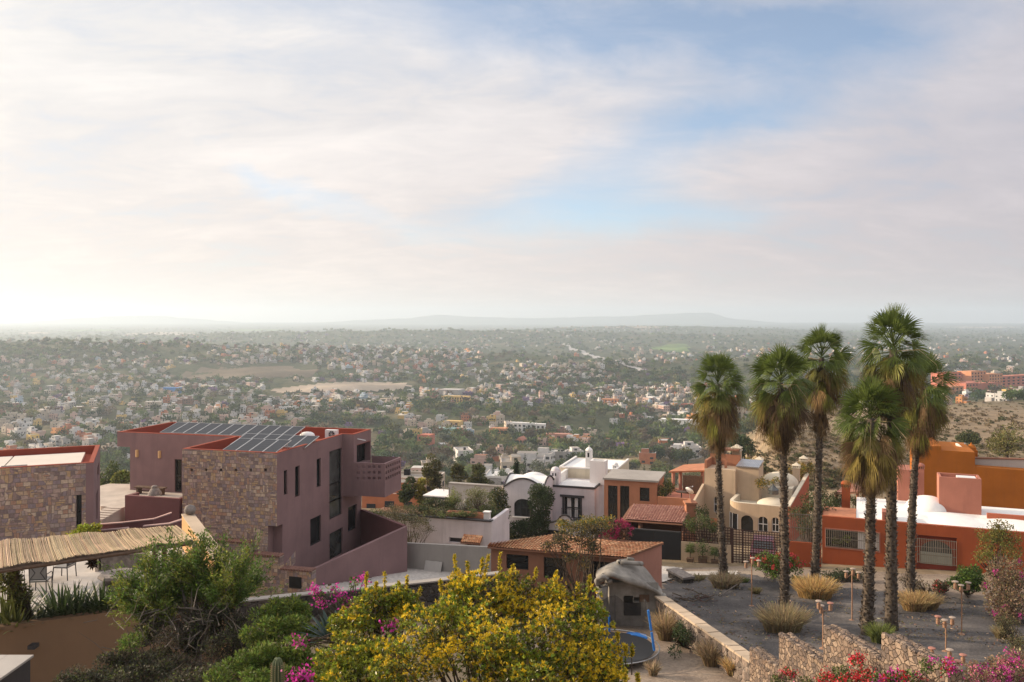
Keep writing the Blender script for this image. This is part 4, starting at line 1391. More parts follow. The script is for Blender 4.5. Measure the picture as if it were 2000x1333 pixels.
for k in range(13):
    y = a - .2 + (b - a + .4) * k / 12; rl.tube([(-.28, y, c + .05), (-.28, y, c + .95)], .016, 4)
rl.box((-.3, a - .22, c - .06), (0, b + .22, c + .0)); rl.build('balcony_rail', M['trim'], wh)
mb = MB(); mb.poly([(.185, a + .25, c), (.185, a + .6, c), (.185, a + .55, d), (.185, a + .25, d)]); mb.poly([(.185, b - .7, c), (.185, b - .25, c), (.185, b - .25, d), (.185, b - .6, d)])
mb.build('curtain', M['white'], w_)
# side parapet, upper block and roof objects
mb = MB(); mb.box((0.13, yR - .25, ztop - .1), (5.0, yR, ztop + .75)); mb.build('parapet', M['white'], wh)
xu = 5.0
ub = fw.Yc(1092, xu, 916); ua = fw.Yc(1204, xu, 918); zu = fw.zx(1150, 916.5, xu)
lu = fw.X(1228.5, ua, 904) - xu
mb = MB(); face_box(mb, xu, xu + lu, ua, ub, 0, zu, [], .2, False); mb.build('upper_block', M['cream'], wh)
mb = MB(); mb.poly([(xu, ua, zu - .1), (xu + lu, ua, zu - .1), (xu + lu, ub, zu - .1), (xu, ub, zu - .1)]); mb.build('upper_roof', M['roof_white'], wh)
mb = MB(); mb.box((xu - .03, ua, zu - .02), (xu + .18, ub, zu + .12)); mb.box((xu + .181, ua - .02, zu - .02), (xu + lu, ua + .2, zu + .12)); mb.box((xu + .181, ub - .2, zu - .02), (xu + lu, ub, zu + .12)); mb.build('upper_parapet', M['white'], wh)


def chimney(parent, fr, x, p0, p1, ytop, zbot, mat_, style='box', cap=None, name='chimney'):
    a, b = fr.Yc(p1, x, ytop), fr.Yc(p0, x, ytop); w_ = b - a; z1 = fr.zx((p0 + p1) / 2, ytop, x)
    mb = MB()
    if style == 'open':
        t = .18; d = w_ * .8
        mb.box((x, a, zbot), (x + t, b, z1)); mb.box((x + d - t, a, zbot), (x + d, b, z1)); mb.box((x + t, a, zbot), (x + d - t, a + t, z1 - .003)); mb.box((x + t, b - t, zbot), (x + d - t, b, z1 - .003))
        mb.box((x + t, a + t, zbot), (x + d - t, b - t, z1 - .6))
        return mb.build(name, mat_, parent)
    m = (a + b) / 2; r_ = w_ / 2; H = z1 - zbot
    if style == 'dome':     # round-topped with dark openings
        mb.box((x, a, zbot), (x + w_, b, z1 - r_ * .9)); mb.lathe((x + r_, m, z1 - r_ * .9), [(r_ * 1.0, 0), (r_ * .92, r_ * .4), (r_ * .6, r_ * .75), (.02, r_ * .9)], 14)
        o = mb.build(name, mat_, parent)
        mb = MB()
        for y in (m - r_ * .45, m + r_ * .2): mb.box((x - .012, y, z1 - r_ * 2.0), (x + .05, y + r_ * .3, z1 - r_ * 1.35))
        mb.build('flue_opening', M['blackm'], o)
        return o
    # capped pier: shaft, band with slots, pyramid
    mb.box((x, a, zbot), (x + w_, b, z1 - w_ * .75)); o = mb.build(name, mat_, parent)
    e = w_ * .1
    mb = MB(); mb.box((x - e, a - e, z1 - w_ * .749), (x + w_ + e, b + e, z1 - w_ * .62)); mb.box((x - e, a - e, z1 - w_ * .42), (x + w_ + e, b + e, z1 - w_ * .32))
    c = Vector((x + r_, m, 0)); q = [(x, a), (x + w_, a), (x + w_, b), (x, b)]
    for i in range(4):
        p, s = q[i], q[(i + 1) % 4]; mb.poly([(p[0], p[1], z1 - w_ * .32), (s[0], s[1], z1 - w_ * .32), (c.x, c.y, z1 + w_ * .08)])
    for i in range(4):
        for k in range(4):
            p, s = Vector(q[i]), Vector(q[(i + 1) % 4]); u = p.lerp(s, (k + .5) / 4); mb.box((u.x - w_ * .05, u.y - w_ * .05, z1 - w_ * .62), (u.x + w_ * .05, u.y + w_ * .05, z1 - w_ * .42))
    mb.build('cap', cap or mat_, o)
    mb = MB(); mb.box((x + e, a + e, z1 - w_ * .62), (x + w_ - e, b - e, z1 - w_ * .42)); mb.build('flue_opening', M['blackm'], o)
    return o


chimney(wh, fw, 2.2, 1152, 1182, 900.8, ztop - .1, M['white'], 'open', name='roof_tower')
chimney(wh, fw, .25, 1074.5, 1091, 913, ztop - 3, M['lilac_white'], 'dome')
chimney(wh, fw, xu + 1.2, 1196, 1206, 904, zu - 3, M['white'], 'dome')
tb = fw.Yc(1150.5, xu + .6, 890); zt_ = fw.zx(1150.5, 880, xu + .6)
mb = MB(); mb.box((xu + .3, tb - .3, zu - .1), (xu + .9, tb + .3, zt_)); mb.lathe((xu + .6, tb, zt_), [(.38, 0), (.36, .06), (.28, .18), (.1, .33), (.05, .36), (.05, .48), (.0, .5)], 10); bt = mb.build('bell_turret', M['white'], wh)
mb = MB(); mb.box((xu + .285, tb - .09, zt_ - .65), (xu + .35, tb + .09, zt_ - .2)); mb.build('bell_opening', M['blackm'], bt)
# cross vault in front
xv = -3.3
va, vb = fw.Yc(1061, xv, 955), fw.Yc(985, xv, 953); zv = fw.zx(1023, 954, xv); rise = fw.zx(1019, 935, xv) - zv; sv = vb - va
hv = rx(fw, xv, 1004, 975, 1040, 1010)
mb = MB()
face_box(mb, xv, xv + sv, va, vb, 0, zv, [(hv[0], hv[1], hv[2], min(hv[3], zv - .05))], .25, False)
arch_fill(mb, xv, hv, hv[2] + (hv[3] - hv[2]) * .62, .25)
n = 24
arc = lambda t: rise * math.sin(math.pi * t) ** .85 if 0 < t < 1 else 0.0
for i in range(n):
    t0, t1 = i / n, (i + 1) / n
    for X in (xv, xv + sv): mb.poly([(X, va + sv * t0, zv), (X, va + sv * t1, zv), (X, va + sv * t1, zv + arc(t1)), (X, va + sv * t0, zv + arc(t0))])
    for Yy in (va, vb): mb.poly([(xv + sv * t0, Yy, zv), (xv + sv * t1, Yy, zv), (xv + sv * t1, Yy, zv + arc(t1)), (xv + sv * t0, Yy, zv + arc(t0))])
vlt = mb.build('vault_block', M['lilac_white'], wh)
mb = MB(); f = lambda i, j: (xv + sv * i / n, va + sv * j / n, zv - .03 + max(arc(i / n), arc(j / n)))
for i in range(n):
    for j in range(n): mb.poly([f(i, j), f(i + 1, j), f(i + 1, j + 1), f(i, j + 1)])
mb.build('vault_roof', M['roof_white'], wh)
mb = MB()
mb.tube([(xv - .03, va + sv * i / n, zv + arc(i / n) + .03) for i in range(n + 1)], .085, 6); mb.tube([(xv + sv * i / n, va - .03, zv + arc(i / n) + .03) for i in range(n + 1)], .085, 6); mb.tube([(xv + sv * i / n, vb + .03, zv + arc(i / n) + .03) for i in range(n + 1)], .085, 6)
mb.build('vault_trim', M['trim'], wh)
w_ = win(wh, fw, xv, (hv[0], hv[1], hv[2], hv[3]), 3, 2, .22, .06, 'trim', 'glass_grey', name='arched_window')
mb = MB(); mb.box((xv - .12, hv[0] - .15, hv[2] - .1), (xv + .02, hv[1] + .15, hv[2])); mb.build('sill', M['white'], w_)
# curved parapet wall below
xc = xv - .5
pts = [(1060, 1021), (1080, 1020), (1089, 1017), (1094, 1010), (1099, 1007), (1104, 1006), (1109, 1008), (1114, 1012), (1118, 1017), (1128, 1018), (1160, 1020)]
L = [fw.hit(p, q, (xc, 0, 0), (1, 0, 0)) for p, q in pts]
mb = MB(); mb.prism([(xc, q.y, q.z) for q in L] + [(xc, L[-1].y, -.8), (xc, L[0].y, -.8)], (.3, 0, 0))
ow = mb.build('curved_wall', M['lilac_white']); ow.location = fw.O; ow.rotation_euler = (0, 0, fw.rz)
cw = thing('garden_wall', 'white garden wall with curved bump and charcoal edging below the white house', 'wall', fw.O, fw.rz)
ow.name = 'wall_body'; ow.parent = cw; ow.location = (0, 0, 0); ow.rotation_euler = (0, 0, 0)
mb = MB(); mb.tube([(xc - .02, q.y, q.z + .02) for q in L], .09, 6); mb.build('edging', M['trim'], cw)
h = rx(fw, xc, 1062, 1036, 1106, 1050); mb = MB(); mb.box((xc - .03, h[0], h[2]), (xc + .02, h[1], h[3])); mb.build('opening', M['blackm'], cw)
# left wing: grey wall and its rail
xg = -1.5
mb = MB(); ga, gb, gzt = pxbox(mb, fw, xg, .5, 876, 979, 948.5, 0)
gw = thing('boundary_wall', 'long grey rendered wall left of the vault', 'wall', fw.O, fw.rz); mb.build('wall_body', M['greywall'], gw)
mb = MB(); mb.box((xg - .05, ga, gzt + .001), (xg + .55, gb, gzt + .1)); mb.build('coping', M['conc'], gw)
mb = MB(); y0_, y1_ = fw.Yc(979, xg + .3, 945), fw.Yc(955, xg + .3, 945)
for k in range(17): y = y0_ + (y1_ - y0_) * k / 16; mb.tube([(xg + .3, y, gzt + .1), (xg + .3, y, gzt + .75)], .018, 4)
mb.tube([(xg + .3, y0_, gzt + .72), (xg + .3, gb, gzt + .72)], .022, 4); mb.build('railing', M['trim'], gw)
# flat canopy on posts beyond the garden
fcx = -2.0; ca_, cb_ = fw.Yc(878, fcx, 970), fw.Yc(826, fcx, 970); cz = fw.zx(850, 971, fcx)
cn = local_thing('garden_canopy', 'flat white canopy on thin dark posts beside the grey wall', 'canopy', fw, 0, 0, 0)
mb = MB(); mb.box((fcx, ca_, cz), (fcx + 3.2, cb_, cz + .1)); mb.build('canopy_roof', M['white'], cn)
mb = MB(); mb.box((fcx - .02, ca_ - .02, cz - .2), (fcx + .1, cb_ + .02, cz - .001)); mb.build('fascia', M['trim'], cn)
for x, y in ((fcx + .1, ca_ + .1), (fcx + .1, cb_ - .1), (fcx + 3, cb_ - .1)):
    mb = MB(); mb.tube([(x, y, cz - 3), (x, y, cz - .2)], .05, 5); mb.build('post', M['trim'], cn)
mb = MB(); mb.tube([(fcx + .2, ca_ + .1, cz + .9), (fcx + 2.4, cb_ - 1.2, cz + .9)], .025, 4); mb.tube([(fcx + 2.4, cb_ - 1.2, cz + .1), (fcx + 2.4, cb_ - 1.2, cz + .9)], .025, 4); mb.tube([(fcx + .2, ca_ + .1, cz + .1), (fcx + .2, ca_ + .1, cz + .9)], .025, 4); mb.build('roof_rail', M['trim'], cn)

# garden terrace in front of it: long white wall, planter, pillar, closed parasol
fg = Frame((P(960, 1018, 66).x, 66, -18.9), R(73))
gwall = local_thing('terrace_wall', 'long dirty white wall under the roof garden with a little tiled door', 'wall', fg, 0, 0, 0)
gl = fg.Yc(700, 0, 1012); gz0 = fg.zx(890, 1014, 0)
hs = rx(fg, 0, 877, 1051, 905, 1060); hd = rx(fg, 0, 911, 1055, 938, 1070)
mb = MB(); face_box(mb, 0, .4, 0, gl, 0, gz0, [hs, hd], .25, True); mb.box((.401, 0, 0), (4.7, .3, gz0 - .003)); mb.build('wall_body', M['lilac_white'], gwall)
mb = MB(); mb.box((-.06, 0, gz0 - .04), (.46, gl, gz0 + .05)); mb.build('coping', M['trim'], gwall)
mb = MB(); mb.poly([(.24, hs[0], hs[2]), (.24, hs[1], hs[2]), (.24, hs[1], hs[3]), (.24, hs[0], hs[3])]); mb.build('slot_backing', M['trim'], gwall)
mb = MB(); mb.box((.2, hd[0] + .02, hd[2]), (.24, hd[1] - .02, hd[3] - .02)); mb.build('door', M['wood'], gwall)
a = Vector((-.75, hd[1] + .22, hd[3] - .05)); b = Vector((-.75, hd[0] - .22, hd[3] - .05)); tile_patch('door_roof', [a, b], [a + Vector((.74, 0, .42)), b + Vector((.74, 0, .42))], 9, 3, M['tiles'], gwall)
mb = MB(); mb.poly([(.4, 0, gz0 - .6), (4.6, 0, gz0 - .6), (4.6, gl, gz0 - .6), (.4, gl, gz0 - .6)]); o = mb.build('garden_floor', M['brownwall']); o.location = fg.O; o.rotation_euler = (0, 0, fg.rz); structure(o, 'roof garden floor')
pb = local_thing('planter_box', 'long brick-red planter box on the white garden wall', 'planter', fg, .5, 0, gz0 - .6)
pa, pc = fg.Yc(945, .5, 1012), fg.Yc(872, .5, 1012)
mb = MB(); mb.box((0, pa, 0), (.08, pc, 1.0)); mb.box((.52, pa, 0), (.6, pc, 1.0)); mb.box((.08, pa, 0), (.52, pa + .08, .997)); mb.box((.08, pc - .08, 0), (.52, pc, .997)); mb.build('trough', M['terra'], pb)
mb = MB(); mb.box((.08, pa + .08, .5), (.52, pc - .08, .85)); mb.build('soil', M['bark'], pb)
pl = local_thing('garden_pillar', 'short white pillar at the end of the red planter', 'pillar', fg, .5, fg.Yc(951.5, .5, 1010), gz0 - .6)
mb = MB(); mb.box((-.22, -.22, 0), (.22, .22, 1.15)); mb.build('shaft', M['white'], pl); mb = MB(); mb.box((-.27, -.27, 1.151), (.27, .27, 1.25)); mb.build('cap', M['white'], pl)
pr = local_thing('parasol', 'closed white parasol standing on the roof garden', 'parasol', fg, 3.2, fg.Yc(909, 3.2, 995), gz0 - .6)
hp_ = fg.zx(909, 973.5, 3.2) - (gz0 - .6)
mb = MB(); mb.tube([(0, 0, 0), (0, 0, hp_)], .025, 6); mb.build('pole', M['wood'], pr)
mb = MB()
pf = []
for z, rr in ((hp_ - 1.35, .28), (hp_ - 1.2, .25), (hp_ - .8, .17), (hp_ - .5, .11), (hp_ - .3, .12), (hp_ - .05, .03)):
    pf.append([(rr * (1 + .28 * (k % 2)) * math.cos(k * math.pi / 8), rr * (1 + .28 * (k % 2)) * math.sin(k * math.pi / 8), z) for k in range(16)])
mb.faces([p for q in pf for p in q], [(i * 16 + k, i * 16 + (k + 1) % 16, (i + 1) * 16 + (k + 1) % 16, (i + 1) * 16 + k) for i in range(5) for k in range(16)]); mb.build('folded_canopy', M['white'], pr)
# concrete wall with two grey slabs leaning on it
cw0 = thing('concrete_wall', 'low bare concrete wall behind the driveway', 'wall')
q0, q1 = P(790, 1060, 57.5), P(972, 1069, 54.5)
mb = MB(); solid_wall(mb, [(q0.x, q0.y), (q1.x, q1.y)], .25, [q0.z, q1.z], -18.2); mb.build('wall_body', M['conc'], cw0)
for px, ww, lb in ((847, .8, 'left grey slab leaning on the concrete wall'), (862, .58, 'right grey slab leaning on the concrete wall')):
    g = G(px, 1096); dirw = (q1 - q0).normalized(); t = (px - 790) / 182; base = q0.lerp(q1, t); nn = Vector((dirw.y, -dirw.x, 0))
    base = Vector((base.x, base.y, gz(base.x, base.y))) + nn * .5
    o = thing('stone_slab', lb, 'slab', base, math.atan2(dirw.y, dirw.x), 'slabs against the concrete wall')
    mb = MB(); mb.obox((0, .17, .36), (1, 0, 0), (0, .85, -.3), (0, .36, .95), ww / 2, .03, .38); mb.build('slab_body', M['greywall'], o)

# ======================= the brown building with the tiled roof
A_ = P(1217, 1086, 45); B_ = A_ + Vector((-.96, .279, 0)) * 7.3; C_ = P(1292.5, 1061, 48.5); D_ = P(961, 1063, 47.4); E_ = P(1085, 1044, 48.6)
ft2 = Frame((A_.x, A_.y, -17.2), math.atan2(.96, .279))
tbl = local_thing('tiled_house', 'low brown house with weathered clay tile roof behind the yellow bush', 'house', ft2, 0, 0, 0)
az = A_.z - ft2.O.z
hs = [rx(ft2, 0, *q) for q in ((989, 1084, 1032, 1113), (1062, 1090, 1105, 1131), (1146, 1097, 1192, 1134))]
mb = MB(); wall_holes(mb, (0, 0, 0), (0, 1, 0), (-1, 0, 0), 7.3, az, hs, .25)
lc = ft2.loc(C_); ld = ft2.loc(D_); le = ft2.loc(E_)
mb.poly([(0, 7.3, 0), (ld.x, ld.y, 0), (ld.x, ld.y, ld.z), (0, 7.3, az)]); mb.poly([(lc.x, lc.y, 0), (ld.x, ld.y, 0), (ld.x, ld.y, ld.z), (le.x, le.y, le.z), (lc.x, lc.y, lc.z)]); mb.build('wall', M['brownwall'], tbl)
mb = MB(); mb.poly([(0, 0, 0), (lc.x, lc.y, 0), (lc.x, lc.y, lc.z - .08), (0, 0, az - .08)]); mb.build('side_wall', M['pinkwall'], tbl)
for h in hs: win(tbl, ft2, 0, h, 1, 2, .18, .045)
fl = [Vector((-.22, 7.45, az - .02)), Vector((-.22, 2.5, az - .02)), Vector((-.22, -.1, az - .04))]
tile_patch('roof', fl, [Vector((ld.x, ld.y + .15, ld.z)), le + Vector((.1, 0, 0)), Vector((le.x + .1, le.y * .35 + lc.y * .65, le.z * .6 + lc.z * .4)), lc + Vector((.1, -.1, .0))], 46, 12, M['tiles'], tbl, .05, sag=.03)

# ======================= terracotta house with the tall windows
fo = Frame((P(1286, 942, 75).x, 75, -20.0), R(72))
oh = local_thing('terracotta_house', 'small terracotta house with two tall dark windows beside the white house', 'house', fo, 0, 0, 0)
hs = [rx(fo, 0, 1187.5, 949, 1206, 1024), rx(fo, 0, 1211, 949.5, 1229, 1024), rx(fo, 0, 1249.5, 953, 1268.5, 979.5)]
mb = MB(); a, b, zt = pxbox(mb, fo, 0, 4.5, 1180, 1283, 939.5, 0, hs, .2); mb.build('wall', M['terra'], oh)
for h in hs: win(oh, fo, 0, h, 1 if h[2] > 2.5 else 2, 1, .14, .06)
mb = MB(); mb.box((-.15, a - .15, zt + .001), (4.6, b + .1, zt + .16)); mb.build('roof_slab', M['conc'], oh)
hsd = fo.X(1286, a, 960)
mb = MB(); mb.box((.6, a - .02, zt - 1.6), (1.2, a + .03, zt - .3)); mb.build('side_window', M['glass'], oh)
# terrace to its right: wall, floor, furniture, canopy
tw_ = local_thing('terrace_wall', 'low red-brown terrace wall right of the terracotta house', 'wall', fo, 0, 0, 0)
mb = MB(); ta, tb_, tz = pxbox(mb, fo, -.6, .25, 1284, 1350, 973, 0); mb.build('wall_body', M['terra'], tw_)
mb = MB(); mb.prism([(-.35, ta, tz - 1.0), (7.5, ta - 2, tz - 1.0), (7.5, tb_ + 1, tz - 1.0), (-.35, tb_ + .0, tz - 1.0)][::-1], (0, 0, .3)); o = mb.build('roof_terrace_floor', M['coral']); o.location = fo.O; o.rotation_euler = (0, 0, fo.rz); structure(o, 'roof terrace floor')
tf = tz - .7
cp_ = local_thing('terrace_canopy', 'terracotta sheet canopy on thick posts over the roof terrace', 'canopy', fo, 0, 0, 0)
k0 = [fo.loc(P(*q)) for q in ((1306, 921, 80), (1378, 919, 80), (1379, 905, 84.5), (1335, 908, 84.5))]
mb = MB(); mb.prism(k0, (0, 0, -.14)); mb.build('canopy_roof', M['terra_sheet'], cp_)
for px, Y in ((1315, 80.3), (1329, 80.6), (1372, 80.6)):
    q = fo.loc(P(px, 925, Y)); mb = MB(); mb.tube([(q.x, q.y, tf), (q.x, q.y, k0[0].z - .1)], .16, 8); mb.build('post', M['pinkwall'], cp_)
q = fo.loc(P(1353, 950, 79)); wl = local_thing('wicker_screen', 'dark screen wall under the terrace canopy', 'screen', fo, q.x, q.y, tf)
mb = MB(); mb.box((0, -.9, 0), (.12, .9, 1.7)); mb.build('panel', M['wood'], wl)
for px in (1338, 1343):
    mb = MB(); mb.box((0, .2 if px == 1338 else -.35, 1.701), (.1, .35 if px == 1338 else -.2, 1.75)); mb.build('finial', M['wood'], wl)
q = fo.loc(P(1331, 972, 76.5)); 
tbq = local_thing('round_table', 'small round table on the roof terrace', 'table', fo, q.x, q.y, tf)
mb = MB(); mb.lathe((0, 0, .7), [(.01, 0), (.5, 0), (.5, .05), (.01, .05)], 16); mb.build('tabletop', M['wood'], tbq); mb = MB(); mb.lathe((0, 0, 0), [(.25, 0), (.05, .05), (.05, .7)], 8); mb.build('pedestal', M['blackm'], tbq)


def dish(label, fr, q, tf_, rr, rz=2.4):
    o = local_thing('satellite_dish', label, 'satellite dish', fr, q.x, q.y, tf_)
    mb = MB(); H = max(.5, q.z - tf_); mb.tube([(0, 0, 0), (0, 0, H)], .03, 6); mb.build('mast', M['alu'], o)
    mb = MB(); mb.lathe((0, 0, 0), [(.02, -.16), (rr * .5, -.12), (rr * .85, -.04), (rr, 0), (rr * .97, .01), (rr * .5, -.10), (.02, -.14)], 20); d = mb.build('reflector', M['metal_w'], o, True)
    d.rotation_euler = (R(52), 0, rz); d.location = (0, 0, H + .15)
    mb = MB(); mb.tube([(0, rr, 0), (0, 0, rr * 1.1)], .015, 4); mb.lathe((0, 0, rr * 1.05), [(.05, 0), (.05, .1)], 8); mb.build('feed_arm', M['alu'], d)
    return o


dish('white satellite dish on the roof terrace wall', fo, fo.loc(P(1347, 962, 74.5)), tf, .42, 1.0)

# garage roof of red tiles with dark space below, and the black gate
a0, a1 = P(1220, 1016, 63), P(1333, 1024, 60.8); b0, b1 = P(1236, 986, 66.5), P(1352, 991, 64.5)
gr = thing('garage', 'open garage under a red clay tile roof behind the black gate', 'garage')
tile_patch('roof', [a0, a1], [b0, b1], 22, 11, M['tiles_red'], gr, .08)
for p in (a0.lerp(b0, .12), a1.lerp(b1, .12), b0, b1, a0.lerp(a1, .3) + Vector((0, .5, 0))):
    mb = MB(); mb.tube([(p.x, p.y, -18.3), (p.x, p.y, p.z - .1)], .15, 8); mb.build('post', M['brownwall'], gr)
mb = MB(); solid_wall(mb, [(b0.x, b0.y), (b1.x, b1.y)], .2, b0.z - .12, -18.6); solid_wall(mb, [(a0.x - .1, a0.y + .5), (b0.x - .1, b0.y)], .2, [a0.z - .1, b0.z - .12], -18.6); mb.build('back_wall', M['brownwall'], gr)
cc = P(1348, 977, 63.5); mb = MB(); mb.box((cc.x - .35, cc.y - .35, -18), (cc.x + .35, cc.y + .35, cc.z - .25)); pq = mb.build('pier', M['terra'], gr)
mb = MB(); mb.box((cc.x - .45, cc.y - .45, cc.z - .249), (cc.x + .45, cc.y + .45, cc.z - .12)); mb.lathe((cc.x, cc.y, cc.z - .12), [(.42, 0), (.1, .2), (.0, .24)], 4); mb.build('cap', M['terra'], pq)

fst = Frame((P(1600, 1060, 58).x, 58, -17.25), R(72))     # street frontage
SY = lambda px, x=0: fst.Yc(px, x, 1060)
gt = local_thing('metal_gate', 'solid black sheet metal garage gate', 'gate', fst, 0, 0, 0)
za = fst.zx(1277, 1037.5, 0)
ya, yb = SY(1330), SY(1224)
mb = MB(); mb.box((0, ya, -.35), (.06, (ya + yb) / 2 - .01, za)); mb.box((0, (ya + yb) / 2 + .01, -.35), (.06, yb, za)); mb.build('gate_leaf', M['gate_black'], gt)
mb = MB(); mb.box((-.05, ya, za + .001), (.1, yb, za + .09)); mb.box((-.05, yb, -.4), (.1, yb + .1, za + .09)); mb.build('gate_frame', M['trim'], gt)
# beige wall with lattice above
bw_ = local_thing('garden_wall', 'low beige street wall with brown lattice above and potted plants in front', 'wall', fst, 0, 0, 0)
y0_, y1_ = SY(1428), SY(1330.5); zw = fst.zx(1380, 1061.5, 0); zl = fst.zx(1380, 1029, 0)
mb = MB(); mb.box((-.05, y0_, -.5), (.2, y1_, zw)); mb.build('wall_body', M['tan'], bw_)


def lattice(mb, y0, y1, z0, z1, st=.16, t=.035, x=.04):
    n = max(2, int((y1 - y0) / st)); m = max(2, int((z1 - z0) / st))
    for i in range(n + 1):
        y = y0 + (y1 - y0) * i / n; mb.box((x, y - t / 2, z0), (x + .02, y + t / 2, z1))
    for j in range(m + 1):
        z = z0 + (z1 - z0) * j / m; mb.box((x + .021, y0, z - t / 2), (x + .041, y1, z + t / 2))


mb = MB(); lattice(mb, y0_ + .05, y1_ - .02, zw + .03, zl, .17, .05); mb.build('lattice', M['grill'], bw_)
g2 = local_thing('lattice_gate', 'tall brown lattice gate right of the potted plants', 'gate', fst, 0, 0, 0)
y0g, y1g = SY(1523), SY(1429); zg = fst.zx(1475, 1038, 0); ym = SY(1450.5)
for i, (u, v) in enumerate(((ym + .03, y1g - .1), (y0g, ym - .03))):
    mb = MB(); lattice(mb, u, v, .03, zg, .17, .05); mb.box((.03, u - .03, 0), (.09, u + .03, zg + .03)); mb.box((.03, v - .03, 0), (.09, v + .03, zg + .03)); mb.build('gate_leaf', M['grill'], g2)
mb = MB(); mb.box((-.02, y1g - .08, -.3), (.14, y1g + .06, zg + .08)); mb.build('post', M['grill'], g2)
# pots
for i, (px, kind, lb) in enumerate(((1348, 0, 'left square brown pot with a grassy ponytail plant'), (1372.5, 1, 'middle square brown pot with a leafy shrub'), (1396, 2, 'right square brown pot with drooping thin leaves'))):
    yy = SY(px, -.55); po = local_thing('potted_plant', lb, 'potted plant', fst, -.55, yy, -.12, 'pots along the beige street wall')
    s = .30 if i == 1 else .24; hh = .62 if i == 1 else .48
    mb = MB(); mb.prism([(-s * .8, -s * .8, 0), (s * .8, -s * .8, 0), (s * .8, s * .8, 0), (-s * .8, s * .8, 0)], (0, 0, .02)); 
    mb.faces([(-s * .8, -s * .8, 0), (s * .8, -s * .8, 0), (s * .8, s * .8, 0), (-s * .8, s * .8, 0), (-s, -s, hh), (s, -s, hh), (s, s, hh), (-s, s, hh)], [(0, 1, 5, 4), (1, 2, 6, 5), (2, 3, 7, 6), (3, 0, 4, 7), (4, 5, 6, 7)]); mb.build('pot', M['wood'], po)
    r = np.random.default_rng(60 + i); n = 260; zc = hh + .55
    if kind == 1:
        c = r.normal(0, .22, (n, 3)) * (1, 1, 1.5) + (0, 0, hh + .6); d = ball(n, r); V, Q = leaves(c, d, .14, .07, r); cl = (.09, .12, .04)
    else:
        c = np.stack([r.normal(0, .05, n), r.normal(0, .05, n), hh + .35 + r.uniform(0, .55, n)], -1); d = ball(n, r); d[:, 2] = np.abs(d[:, 2]) * .6 - (.5 if kind == 2 else .1); V, Q = leaves(c, d, .42, .03, r); cl = (.12, .16, .05)
    link('foliage', np_mesh('pot_foliage', V, Q, M['leaf'], tone(cl, n, r)), po)
    mb = MB(); mb.tube([(0, 0, hh - .05), (.02, 0, hh + .6)], .03, 5); mb.build('stem', M['bark'], po)
mb = MB(); mb.box((-1.0, SY(1432, -1), -.6), (-.06, SY(1328, -1), -.11)); o = mb.build('pavement', M['conc']); o.location = fst.O; o.rotation_euler = (0, 0, fst.rz); structure(o, 'pale kerb strip under the pots')
# maroon car behind the lattice
M['carpaint'] = plain('maroon_car_paint', (.16, .012, .018), .25, .1, var=.05, spec=.6)
q = fst.hit(1491, 1080, (2.6, 0, 0), (1, 0, 0))
car = local_thing('parked_car', 'dark red car parked behind the lattice gate', 'car', fst, 2.6, q.y, -.1)
pr_ = [(-2.1, .45), (-2.1, .75), (-2.0, .92), (-1.15, 1.0), (-.55, 1.45), (.75, 1.5), (1.35, 1.08), (2.0, 1.0), (2.1, .8), (2.1, .4)]
sect = lambda y, k: [(x * (1 if z < 1.05 else 1), y * (1 if z < 1.05 else k), z) for x, z in pr_]
mb = MB(); L_, R_ = sect(-.85, .82), sect(.85, .82); n = len(L_); mb.faces(L_ + R_, [tuple(range(n)), tuple(range(2 * n - 1, n - 1, -1))] + [(i, n + i, n + (i + 1) % n, (i + 1) % n) for i in range(n)]); body = mb.build('body', M['carpaint'], car)
mb = MB(); mb.poly([(-1.155, -.72, 1.02), (-1.155, .72, 1.02), (-.6, .62, 1.43), (-.6, -.62, 1.43)]); w1 = mb.build('windscreen', M['glass'], car); w1.location = (-.02, 0, .02)
for s in (-1, 1):
    mb = MB(); mb.poly([(-.95, s * .862, 1.04), (1.1, s * .862, 1.08), (.7, s * .715, 1.42), (-.5, s * .715, 1.40)]); mb.build('side_window', M['glass'], car)
    mb = MB(); mb.box((-2.12, s * .55 - .17, .66), (-2.095, s * .55 + .17, .82)); mb.build('headlight', M['alu'], car)
    for x in (-1.3, 1.3):
        mb = MB(); mb.tube([(x, s * .72, .33), (x, s * .88, .33)], .33, 16); wl_ = mb.build('wheel', M['blackm'], car); mb = MB(); mb.tube([(x, s * .885, .33), (x, s * .895, .33)], .19, 12); mb.build('rim', M['alu'], wl_)
mb = MB(); mb.box((-2.12, -.75, .42), (-2.09, .75, .56)); mb.build('bumper', M['blackm'], car)

# ======================= the tan house with domes and chimneys
fa = Frame((P(1537, 991, 69).x, 69, -19.2), R(64))
th = local_thing('tan_house', 'tan house with arched openings, roof domes and a red side wall', 'house', fa, 0, 0, 0)
zc = fa.zx(1537, 991, 0); yl = fa.Yc(1421, 0, 985)
hs = [rx(fa, 0, 1447, 1007, 1471, 1040), rx(fa, 0, 1480, 1009.5, 1500, 1040), rx(fa, 0, 1507, 1011, 1521.5, 1040)]
rad = 1.1
mb = MB(); wall_holes(mb, (0, 0, 0), (0, 1, 0), (-1, 0, 0), yl - rad, zc, hs, .25)
mb.poly([(0, .001, 0), (14, .001, 0), (14, .001, zc), (0, .001, zc)])
n = 8; arcp = [(rad - rad * math.cos(t * math.pi / 2 / n), yl - rad + rad * math.sin(t * math.pi / 2 / n)) for t in range(n + 1)]
hwn = None
for (x0, y0), (x1, y1) in zip(arcp, arcp[1:]): mb.poly([(x0, y0, 0), (x1, y1, 0), (x1, y1, zc), (x0, y0, zc)])
mb.poly([(rad, yl, 0), (7, yl, 0), (7, yl, zc), (rad, yl, zc)])
for h in hs: arch_fill(mb, 0, h, h[3] - (h[1] - h[0]) / 2, .25)
